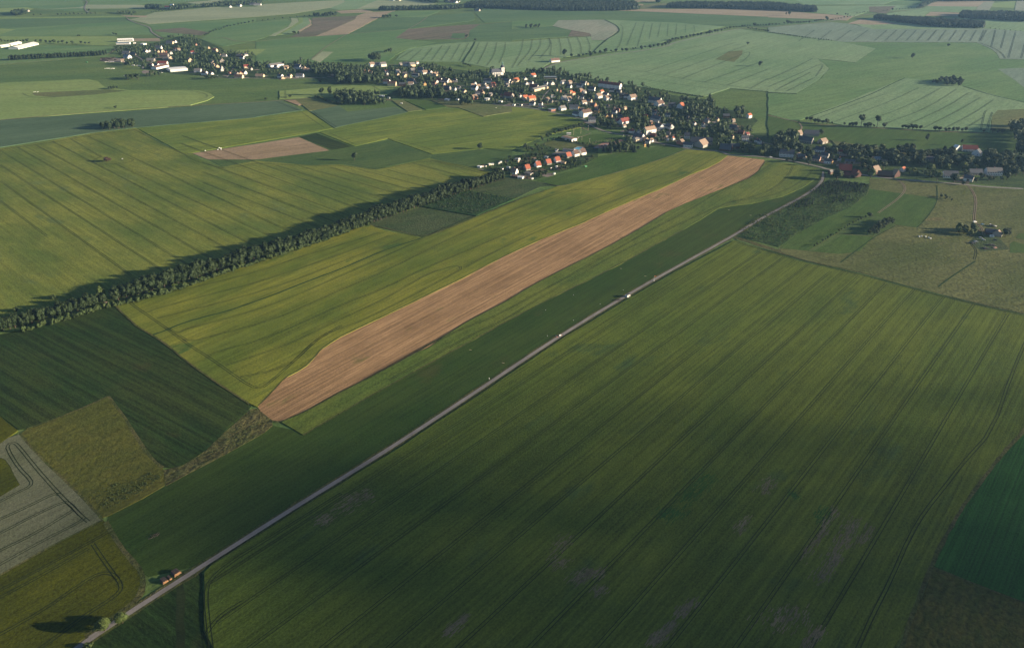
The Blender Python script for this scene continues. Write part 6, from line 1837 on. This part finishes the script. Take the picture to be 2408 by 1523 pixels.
# white hut beside the lane
p = W(at('S1', 1447, 549))
r = empty('airfield_hut', (p.x, p.y, .12), R(35))
tag(r, 'small white hut with dark flat roof standing beside the farm lane', 'hut')
m = MB(); m.box(-1.9, -1.4, -.1, 1.9, 1.4, 2.5); m.build('wall', 'wall_white', r)
m = MB(); m.box(-2.1, -1.6, 2.503, 2.1, 1.6, 2.66); m.build('roof', 'roof_dark_slate', r)
window(r, .9, -1.4, 0, 'y', .9, 2.0, 'door', 'door_wood')
window(r, -.8, -1.4, 1.0, 'y', .9, .8)
window(r, -1.9, 0, 1.0, 'x', .9, .8)
# brushwood heap beside it
p = W(at('S1', 1290, 605))
m = MB()
for i in range(170):
    q = Vector((random.gauss(0, 2.6), random.gauss(0, 1.6), 0))
    q.z = max(.15, 1.0 * (1 - (q.x / 5) ** 2 - (q.y / 3.2) ** 2)) * random.random() + .1
    e = Vector((random.uniform(-1, 1), random.uniform(-1, 1), random.uniform(-.15, .4))) * random.uniform(.5, 1.3)
    m.tube(q - e, q + e, .05, .03, 3, 0, False)
ob = m.build('brushwood_heap', 'log_bark', None, False, (p.x, p.y, .12))
tag(ob, 'low heap of cut brushwood beside the white hut', 'brushwood')
# windsock
p = W(at('S1', 1868, 300))
r = empty('windsock_mast', (p.x, p.y, .12), 0)
tag(r, 'windsock mast with pale orange sock beside the farm lane', 'windsock')
m = MB(); m.tube((0, 0, -.1), (0, 0, 6.0), .10, .06, 8); m.build('pole', 'white_paint', r)
m = MB(); m.tube((0, 0, 5.8), (.7, -.1, 5.75), .34, .30, 10, 0, False); m.tube((.7, -.1, 5.75), (2.1, -.3, 5.35), .30, .16, 10, 0, False); m.build('sock', 'orange_cloth', r)
m = MB(); m.tube((0, -.35, 5.8), (0, .35, 5.8), .03, .03, 6); m.build('frame', 'steel', r)
m = MB(); m.box(-.5, -.5, 0, .5, .5, .9); m.build('base', 'white_paint', r)
# runway marker boards
for x, y in ((577, 522), (130, 764), (1005, 667), (578, 927), (733, 969), (160, 1177), (430, 1157), (915, 859), (1375, 445)):
    p = W(at('S1', x, y))
    m = MB(); m.add([(-.22, -.22, 0), (.22, -.22, 0), (.22, .22, 0), (-.22, .22, 0), (-.06, -.06, .6), (.06, -.06, .6), (.06, .06, .6), (-.06, .06, .6)], [(0, 1, 5, 4), (1, 2, 6, 5), (2, 3, 7, 6), (3, 0, 4, 7), (4, 5, 6, 7)])
    ob = m.build('marker_cone', 'white_paint', None, False, (p.x, p.y, .12))
    tag(ob, 'tiny white marker on the mown grass strip beside the lane', 'marker', 'markers of the grass strip')
for t_, x, y, a in (('S1', 1338, 97, -.2), ('S1', 1727, 220, -.2), ('C1', 903, 1312, -.3), ('C1', 1133, 1403, -.4), ('C2', 322, 332, -.2), ('C2', 475, 370, -.3)):
    p = W(at(t_, x, y))
    m = MB(); m.box(-1.0, -.14, 0, 1.0, .14, .08); m.box(.8, -.4, .003, 1.03, .4, .083)
    ob = m.build('marker_board', 'wall_cream', None, False, (p.x, p.y, .12))
    ob.rotation_euler.z = a
    tag(ob, 'white T-shaped ground marker lying on the mown grass strip', 'marker', 'ground markers on the grass strip')
# trailer with gear, and a person beside it
p = W(at('S1', 366, 1180))
r = empty('winch_trailer', (p.x, p.y, .12), R(20))
tag(r, 'small white hooded trailer with reddish box standing on the grass strip by the lane', 'trailer')
m = MB(); m.box(-1.3, -.7, .45, 1.3, .7, .7); m.box(1.3, -.06, .5, 2.4, .06, .6); m.build('chassis', 'dark_rubber', r)
m = MB(); n = 8
m.add([(x, .72 * math.cos(math.pi * i / n), .7 + .95 * math.sin(math.pi * i / n)) for x in (-1.2, .4) for i in range(n + 1)], [(i, i + 1, n + 2 + i, n + 1 + i) for i in range(n)] + [tuple(range(n + 1)), tuple(range(n + 1, 2 * n + 2))[::-1]])
m.build('hood', 'white_paint', r)
m = MB(); m.box(.5, -.6, .703, 1.2, .6, 1.25); m.build('box', 'wall_pink', r)
for s_ in (-.85, .85):
    m = MB(); m.tube((0, s_ - .1, .32), (0, s_ + .1, .32), .32, n=10); m.build('wheel', 'dark_rubber', r)
for x, y, mt, lb in ((300, 1180, 'car_silver', 'grey kit bag lying on the grass, next to the hooded trailer'), (316, 1197, 'orange_cloth', 'orange kit bag lying on the grass beside the hooded trailer')):
    p = W(at('S1', x, y))
    m = MB(); m.tube((-.7, 0, .3), (.7, 0, .3), .30, .30, 8); m.tube((-.78, 0, .3), (-.7, 0, .3), .18, .30, 8); m.tube((.7, 0, .3), (.78, 0, .3), .30, .18, 8)
    ob = m.build('kit_bag', mt, None, False, (p.x, p.y, .12))
    tag(ob, lb, 'bag')

def person(p, rz, label, top='dark_cloth'):
    root = empty('person', p, rz)
    tag(root, label, 'person')
    V_ = [(0, 0, .95), (0, 0, 1.2), (0, 0, 1.42), (0, 0, 1.52), (0, .01, 1.64), (0, .01, 1.74),
          (.10, 0, .9), (.11, .02, .50), (.11, -.02, .08), (.11, .12, .04), (-.10, 0, .9), (-.12, -.02, .5), (-.14, -.08, .08), (-.14, .06, .04),
          (.19, 0, 1.42), (.24, .02, 1.14), (.25, .12, .90), (.25, .15, .80), (-.19, 0, 1.42), (-.24, .0, 1.14), (-.25, .10, .90), (-.25, .13, .80)]
    E_ = [(0, 1), (1, 2), (2, 3), (3, 4), (4, 5), (0, 6), (6, 7), (7, 8), (8, 9), (0, 10), (10, 11), (11, 12), (12, 13), (2, 14), (14, 15), (15, 16), (16, 17), (2, 18), (18, 19), (19, 20), (20, 21)]
    rd = [.15, .14, .16, .06, .10, .08, .09, .065, .045, .04, .09, .065, .045, .04, .06, .045, .036, .04, .06, .045, .036, .04]
    me = bpy.data.meshes.new('person_body')
    me.from_pydata(V_, E_, [])
    o = bpy.data.objects.new('body', me)
    o.parent = root
    COL.objects.link(o)
    md = o.modifiers.new('skin', 'SKIN')
    for i, q in enumerate(me.skin_vertices[0].data):
        q.radius = (rd[i], rd[i])
        q.use_root = i == 0
    o.modifiers.new('sub', 'SUBSURF').levels = 1
    me.materials.append(MATS[top])
p = W(at('C1', 1037, 1519))
person((p.x, p.y, .12), .6, 'person in pale clothes standing at the lane edge on the grass strip', 'white_paint')

# raised hide at the windbreak gap, beehive wagon between the belt and the dark plot
p = W(at('C0', 748, 655))
r = empty('raised_hide', (p.x, p.y, 0), R(-20))
tag(r, 'small raised hunting hide of pale wood at the windbreak gap', 'hide')
for x in (-.8, .8):
    for y in (-.8, .8):
        m = MB(); m.tube((x * 1.25, y * 1.25, -.1), (x, y, 2.6), .09, .08, 6); m.build('leg', 'log_bark', r)
m = MB(); m.box(-1, -1, 2.6, 1, 1, 4.3); m.build('cabin', 'wall_pink', r)
m = MB(); m.box(-1.15, -1.15, 4.303, 1.15, 1.15, 4.42); m.build('roof', 'roof_tan_tiled', r)
window(r, 0, -1.0, 3.4, 'y', 1.2, .5); window(r, 1.0, 0, 3.4, 'x', 1.2, .5)
m = MB()
for k in range(8): m.box(-.35, -1.75 + k * .09, .3 * k + .2, .35, -1.68 + k * .09, .3 * k + .28)
for x in (-.35, .35): m.tube((x, -1.8, 0), (x, -1.02, 2.6), .05, .05, 5)
m.build('ladder', 'log_bark', r)
p = W(at('B2', 1945, 1096))
r = empty('beehive_wagon', (p.x, p.y, .1), R(24))
tag(r, 'pale beehive wagon parked at the belt edge above the dark green plot', 'wagon')
m = MB(); m.box(-2.9, -1.1, .7, 2.9, 1.1, 2.9); m.build('body', 'wall_white', r)
m = MB(); m.box(-3.05, -1.25, 2.903, 3.05, 1.25, 3.05); m.build('roof', 'roof_tan_tiled', r)
for i in range(6): window(r, -2.3 + i * .92, -1.1, 1.2, 'y', .6, .9, 'hive_front', random.choice(['wall_pink', 'wall_ochre', 'car_blue']))
for x in (-1.9, 1.9):
    for s_ in (-1, 1):
        m = MB(); m.tube((x, s_ * .85, .4), (x, s_ * 1.08, .4), .4, n=10); m.build('wheel', 'dark_rubber', r)
# green container and heaps at the garden edge
p = W(at('V9', 2178, 603))
r = empty('skip_container', (p.x, p.y, .15), R(30))
tag(r, 'green skip container standing on the meadow edge below the gardens', 'container')
m = MB()
v = [(-1.6, -1, 0), (1.6, -1, 0), (1.6, 1, 0), (-1.6, 1, 0), (-2.0, -1, 1.9), (2.0, -1, 1.9), (2.0, 1, 1.9), (-2.0, 1, 1.9), (-1.9, -.9, 1.9), (1.9, -.9, 1.9), (1.9, .9, 1.9), (-1.9, .9, 1.9), (-1.55, -.9, .2), (1.55, -.9, .2), (1.55, .9, .2), (-1.55, .9, .2)]
m.add(v, [(3, 2, 1, 0), (0, 1, 5, 4), (1, 2, 6, 5), (2, 3, 7, 6), (3, 0, 4, 7), (4, 5, 9, 8), (5, 6, 10, 9), (6, 7, 11, 10), (7, 4, 8, 11), (8, 9, 13, 12), (9, 10, 14, 13), (10, 11, 15, 14), (11, 8, 12, 15), (12, 13, 14, 15)])
m.build('tub', 'green_plastic', r)
m = MB()
for x in (-1.2, 0, 1.2): m.box(x - .08, -1.1, .1, x + .08, -1.003, 1.8)
m.build('rib', 'green_plastic', r)

# swimming pool
P = [W(q, .12) for q in pts("V9 1935,285 1985,245 2030,230 2115,235 2120,262 2040,290 1985,300")]
m = MB()
c = sum(P, Vector()) / len(P)
n = len(P)
out = [c + (q - c) * 1.22 for q in P]
m.add([(q.x, q.y, .30) for q in out] + [(q.x, q.y, .30) for q in P] + [(q.x, q.y, -.1) for q in out], [(i, (i + 1) % n, n + (i + 1) % n, n + i) for i in range(n)] + [(i, 2 * n + i, 2 * n + (i + 1) % n, (i + 1) % n) for i in range(n)])
r = empty('swimming_pool', (0, 0, 0))
tag(r, 'turquoise open-air swimming pool with pale stone rim beside the gardens', 'pool')
m.build('rim', 'pool_stone', r)
mesh_obj('water', [(q.x, q.y, .24) for q in P], [tuple(range(n))], 'pool_water', r)
# floodlight poles, goals and fence posts of the football pitch
for x, y, h in ((915, 662, 9.5), (1050, 630, 9.5), (1187, 582, 9), (990, 785, 8), (1070, 765, 6), (1215, 800, 6)):
    p = W(at('V7', x, y))
    r = empty('floodlight_pole', (p.x, p.y, .1), R(-30))
    tag(r, 'slim pale floodlight pole at the edge of the football pitch', 'floodlight', 'floodlights of the football pitch')
    m = MB(); m.tube((0, 0, -.1), (0, 0, h), .16, .10, 7); m.build('pole', 'wall_cream', r)
    m = MB(); m.box(-.9, -.12, h, .9, .12, h + .14); m.build('crossbar', 'steel', r)
    for s_ in (-.6, .6):
        m = MB(); m.box(s_ - .25, -.3, h + .143, s_ + .25, .2, h + .5); m.build('lamp', 'steel', r)
for x, y, a in ((1010, 728, 75), (1850, 690, 75)):
    p = W(at('V7', x, y))
    r = empty('goal', (p.x, p.y, .15), R(a))
    tag(r, 'white football goal at the %s end of the pitch' % ('pavilion' if x < 1500 else 'village'), 'goal')
    m = MB()
    for s_ in (-3.66, 3.66): m.tube((s_, 0, 0), (s_, 0, 2.44), .08, .08, 6); m.tube((s_, 0, 2.44), (s_, 1.6, 0), .04, .04, 5)
    m.tube((-3.66, 0, 2.44), (3.66, 0, 2.44), .08, .08, 6)
    m.build('frame', 'white_paint', r)
for i in range(15):
    t = i / 14
    a_, b_ = (1235, 838), (1640, 775)
    p = W(at('V7', a_[0] + (b_[0] - a_[0]) * t, a_[1] + (b_[1] - a_[1]) * t))
    m = MB(); m.tube((0, 0, -.1), (0, 0, 4.2), .07, .07, 6); m.tube((0, 0, 4.2), (-.5, .3, 4.6), .06, .06, 5)
    ob = m.build('fence_post', 'wall_cream', None, False, (p.x, p.y, .1))
    tag(ob, 'pale ball-fence post along the parking side of the football pitch', 'post', 'ball-fence posts')

# cars
CARS = [('V7', 1450, 872, 'car_dark', 'dark car parked first in the row on the red cinder yard'), ('V7', 1478, 866, 'car_silver', 'silver car parked second in the row on the red cinder yard'), ('V7', 1505, 860, 'car_dark', 'dark car parked third in the row on the red cinder yard'),
        ('V7', 1530, 854, 'white_paint', 'white car parked last in the row on the red cinder yard'), ('V7', 1310, 914, 'car_blue', 'blue-grey car parked by the pool lawn, nearer the pool'), ('V7', 1362, 908, 'car_silver', 'silver car parked by the pool lawn, nearer the football pitch'),
        ('V7', 1720, 795, 'car_red', 'red car parked at the village end of the cinder yard'), ('V10', 1790, 893, 'white_paint', 'white car driving on the village road beside the brown stubble end'), ('S4', 822, 765, 'white_paint', 'white van standing on the farm track before the scrapyard farm'),
        ('S4', 1035, 825, 'car_blue', 'blue-grey car parked near the scrapyard farm track'), ('S4', 1385, 1262, 'car_dark', 'dark car parked on the grass below the stone shed'), ('S4', 1060, 1255, 'car_silver', 'old silver car among the scrap, nearest the stone shed'),
        ('S4', 985, 1200, 'car_silver', 'old dull car among the scrap beside the clump of trees'), ('V1', 1170, 716, 'white_paint', 'white car parked beside the factory hall'), ('V1', 1110, 708, 'car_silver', 'silver car parked beside the factory hall'), ('V1', 1520, 700, 'car_dark', 'dark car parked before the factory end'),
        ('V2', 300, 490, 'white_paint', 'white car at the village lane, first of two'), ('V2', 325, 492, 'car_silver', 'pale silver car at the village lane, second of two'), ('A3', 1305, 465, 'white_paint', 'white car on the country road under the avenue trees'),
        ('V9', 1630, 316, 'white_paint', 'white car parked on the gravel below the bath house'), ('V11', 20, 615, 'white_paint', 'white car on the village road before the long white house'), ('V6', 1430, 960, 'car_red', 'red car beside the open yard of the white gabled houses')]
for t_, x, y, mt, lb in CARS:
    p = W(at(t_, x, y)); p.z = .2
    car(p, random.uniform(-.5, .5) + (1.2 if t_ == 'V7' and 1400 < x < 1560 else 0), mt, lb, 'van' in lb)
# caravans and pale bales in the left meadows
for t_, x, y, lb in (('V1', 625, 585, 'long white caravan trailer beside the meadow clump'), ('V1', 710, 590, 'white caravan by the meadow clump, nearer the factory'), ('V1', 745, 590, 'small white caravan at the end of the caravan row'), ('V1', 468, 786, 'lone cream trailer in the meadow above the pale path'),
                     ('A1', 815, 592, 'pale green hay wagon alone in the meadow'), ('V4', 25, 925, 'small silver trailer on the dry grass patch by the copse'), ('S4', 1290, 1170, 'small blue-white trailer before the stone shed'), ('V12', 815, 455, 'white trailer beside the dark valley-wood shed')):
    p = W(at(t_, x, y))
    r = empty('caravan', (p.x, p.y, .1), random.uniform(-.3, .2))
    tag(r, lb, 'trailer')
    L_ = 8 if 'long' in lb else 4.6
    m = MB(); v = [(-L_ / 2, .6), (L_ / 2, .6), (L_ / 2 + .2, 1.4), (L_ / 2 - .3, 2.6), (-L_ / 2 + .2, 2.6), (-L_ / 2 - .1, 1.4)]
    k = len(v)
    m.add([(x_, s_ * 1.1, z_) for s_ in (-1, 1) for x_, z_ in v], [(i, n_, k + n_, k + i) for i in range(k) for n_ in [(i + 1) % k]] + [tuple(range(k))[::-1], tuple(range(k, 2 * k))])
    m.build('body', 'wall_white' if 'hay' not in lb else 'green_plastic', r)
    window(r, 0, -1.1, 1.4, 'y', L_ * .5, .6)
    for s_ in (-1, 1):
        m = MB(); m.tube((0, s_ * .8, .35), (0, s_ * 1.0, .35), .35, n=10); m.build('wheel', 'dark_rubber', r)
def bale(t_, x, y, lb, grp):
    p = W(at(t_, x, y))
    m = MB(); m.tube((-.75, 0, .7), (.75, 0, .7), .72, .72, 12); m.tube((-.83, 0, .7), (-.75, 0, .7), .55, .72, 12); m.tube((.75, 0, .7), (.83, 0, .7), .72, .55, 12)
    ob = m.build('wrapped_bale', 'white_paint', None, False, (p.x, p.y, .1))
    ob.rotation_euler.z = random.uniform(0, 3)
    tag(ob, lb, 'bale', grp)
for x in (95, 130, 150, 172, 190, 215, 235, 255, 270): bale('V1', x, 636 + random.uniform(-6, 8), 'white wrapped bale in the row on the left meadow beside the yard', 'bales in the meadow row')
for x in (100, 125, 150, 170, 195, 220, 240, 258): bale('V1', x, 514 + random.uniform(-4, 4), 'white bale in the upper row below the timber yard', 'bales below the timber yard')
for x, y in ((2062, 690), (2078, 694), (2050, 706), (2078, 704), (1930, 716)): bale('B1', x, y, 'white bale at the upper edge of the tan field', 'bales at the tan field')
for x, y in ((322, 165), (335, 162), (352, 166), (360, 162)): bale('B1', x, y, 'white bale at the tip of the olive strip in the light field', 'bales on the olive strip')
bale('B1', 1152, 797, 'single white bale beside the copper tree inside the tramline ring', None) if False else None
p = W(at('B1', 1152, 797)); m = MB(); m.box(-.6, -.45, 0, .6, .45, 1.1); m.box(-.7, -.55, 1.103, .7, .55, 1.2)
tag(m.build('water_tank', 'white_paint', None, False, (p.x, p.y, .8)), 'small white tank beside the reddish bush inside the tramline ring', 'tank')
# sawmill timber in the yard at the left village
for i, (x, y, l) in enumerate(((60, 448, 14), (150, 446, 16), (240, 442, 12), (90, 470, 15), (190, 466, 16), (290, 476, 8), (40, 490, 12), (120, 492, 14))):
    p = W(at('V1', x, y))
    m = MB()
    for k in range(4):
        for j in range(5 - k): m.tube((-l / 2, (j - (4 - k) / 2) * .7, .35 + k * .6), (l / 2, (j - (4 - k) / 2) * .7, .35 + k * .6), .34, .30, 6)
    ob = m.build('timber_stack', 'log_bark', None, False, (p.x, p.y, .16))
    ob.rotation_euler.z = R(-4)
    tag(ob, 'brown timber stack in the sawmill yard at the village edge', 'timber stack', 'timber stacks of the sawmill yard')
# scrap and heaps at the farm
for x, y, w_, lb in ((850, 1290, 2.6, 'pale scrap heap beside the dark scrap pile, nearest the tree clump'), (760, 1340, 4.5, 'low dark scrap pile furthest from the stone shed'), (1130, 1490, 4.5, 'bluish scrap pile at the low corner of the yard'), (1385, 1465, 2.2, 'pale pinkish heap at the scrapyard edge'), (1280, 1400, 6.0, 'long dark weedy scrap mound of the scrapyard'), (935, 990, 2.4, 'rusty soil heap between tree clump and farm track'), (1250, 1115, 2.0, 'dark pile of parts before the open barn')):
    p = W(at('S4', x, y))
    m = MB()
    for i in range(46):
        q = Vector((random.gauss(0, w_ * .45), random.gauss(0, w_ * .25), 0))
        e = random.uniform(.15, .6)
        h_ = max(.25, 1.3 * (1 - (q.x / w_) ** 2)) * random.uniform(.3, 1)
        m.box(q.x - e, q.y - e * .8, -.1, q.x + e * random.uniform(.5, 1), q.y + e, h_)
    tag(m.build('scrap_heap', 'soil_heap' if 'soil' in lb else 'wall_pink' if 'pink' in lb else 'car_silver' if 'pale' in lb else 'scrap', None, False, (p.x, p.y, .24)), lb, 'heap')
for i, (x, y) in enumerate(((1275, 855), (1315, 868), (1365, 885))):
    p = W(at('S4', x, y))
    r = empty('tractor_trailer', (p.x, p.y, .2), R(-62))
    tag(r, 'pale-topped farm trailer parked %s in the row behind the open barn' % ('first', 'second', 'last')[i], 'trailer')
    m = MB(); m.box(-2.2, -.9, .6, 2.2, .9, 1.5); m.build('bed', 'scrap', r)
    m = MB(); m.box(-2.3, -1.0, 1.503, 2.3, 1.0, 1.75); m.build('cover', 'wall_white', r)
    for a in (-1.4, 1.4):
        for s_ in (-1, 1):
            m = MB(); m.tube((a, s_ * .7, .4), (a, s_ * .92, .4), .4, n=10); m.build('wheel', 'dark_rubber', r)
for x, y in ((1655, 522), (1672, 520), (1700, 522), (1722, 530), (1735, 536)): bale('C2', x, y, 'white bale of the row on the brown meadow before the scrapyard farm', 'bales on the brown meadow')

# horses in the paddock below the village
def horse(p, rz, label, mat):
    root = empty('horse', (p.x, p.y, .18), rz)
    tag(root, label, 'horse')
    V_ = [(-.75, 0, 1.25), (-.2, 0, 1.18), (.55, 0, 1.2), (.95, 0, 1.05), (1.30, 0, .65), (1.48, 0, .35), (1.55, 0, .16)]
    E_ = [(i, i + 1) for i in range(6)]
    rd = [.30, .32, .30, .20, .15, .13, .09]
    for x0, s_, kn in ((.55, 1, .05), (.6, -1, .05), (-.7, 1, -.08), (-.75, -1, -.08)):
        b = len(V_)
        V_ += [(x0, s_ * .2, .95), (x0 - kn * 1.2, s_ * .2, .55), (x0 + kn * .5, s_ * .2, .22), (x0 + kn * .5 + .04, s_ * .2, .05)]
        E_ += [(2 if x0 > 0 else 0, b), (b, b + 1), (b + 1, b + 2), (b + 2, b + 3)]
        rd += [.14, .09, .06, .065]
    b = len(V_)
    V_ += [(-1.0, 0, 1.2), (-1.12, 0, .7)]
    E_ += [(0, b), (b, b + 1)]
    rd += [.08, .07]
    me = bpy.data.meshes.new('horse_body')
    me.from_pydata(V_, E_, [])
    o = bpy.data.objects.new('body', me)
    o.parent = root
    COL.objects.link(o)
    o.modifiers.new('skin', 'SKIN')
    for i, q in enumerate(me.skin_vertices[0].data):
        q.radius = (rd[i], rd[i])
        q.use_root = i == 1
    o.modifiers.new('sub', 'SUBSURF').levels = 1
    me.materials.append(MATS[mat])
horse(W(at('V5', 398, 770)), .5, 'pale horse grazing in the dry paddock below the village, nearer the copse', 'pale_hide')
horse(W(at('V5', 482, 777)), 2.4, 'pale horse grazing in the dry paddock below the village, nearer the road', 'pale_hide')

# ------------------------------------------------------------------ the air between
HAZE = 3.8e-5
me = bpy.data.meshes.new('haze')
m = MB()
m.box(-15000, -2500, -1.5, 15000, 17000, CAM_H + 12)
me.from_pydata(m.v, [], m.f)
hz = bpy.data.objects.new('haze', me)
COL.objects.link(hz)
hz['kind'] = 'stuff'
hm = bpy.data.materials.new('haze_air')
hm.use_nodes = True
N = hm.node_tree.nodes
for q in [q for q in N if q.type == 'BSDF_PRINCIPLED']:
    N.remove(q)
pv = N.new('ShaderNodeVolumePrincipled')
pv.inputs['Color'].default_value = (.33, .61, 1.0, 1)
pv.inputs['Density'].default_value = HAZE
pv.inputs['Anisotropy'].default_value = .2
hm.node_tree.links.new(pv.outputs[0], [q for q in N if q.type == 'OUTPUT_MATERIAL'][0].inputs['Volume'])
me.materials.append(hm)
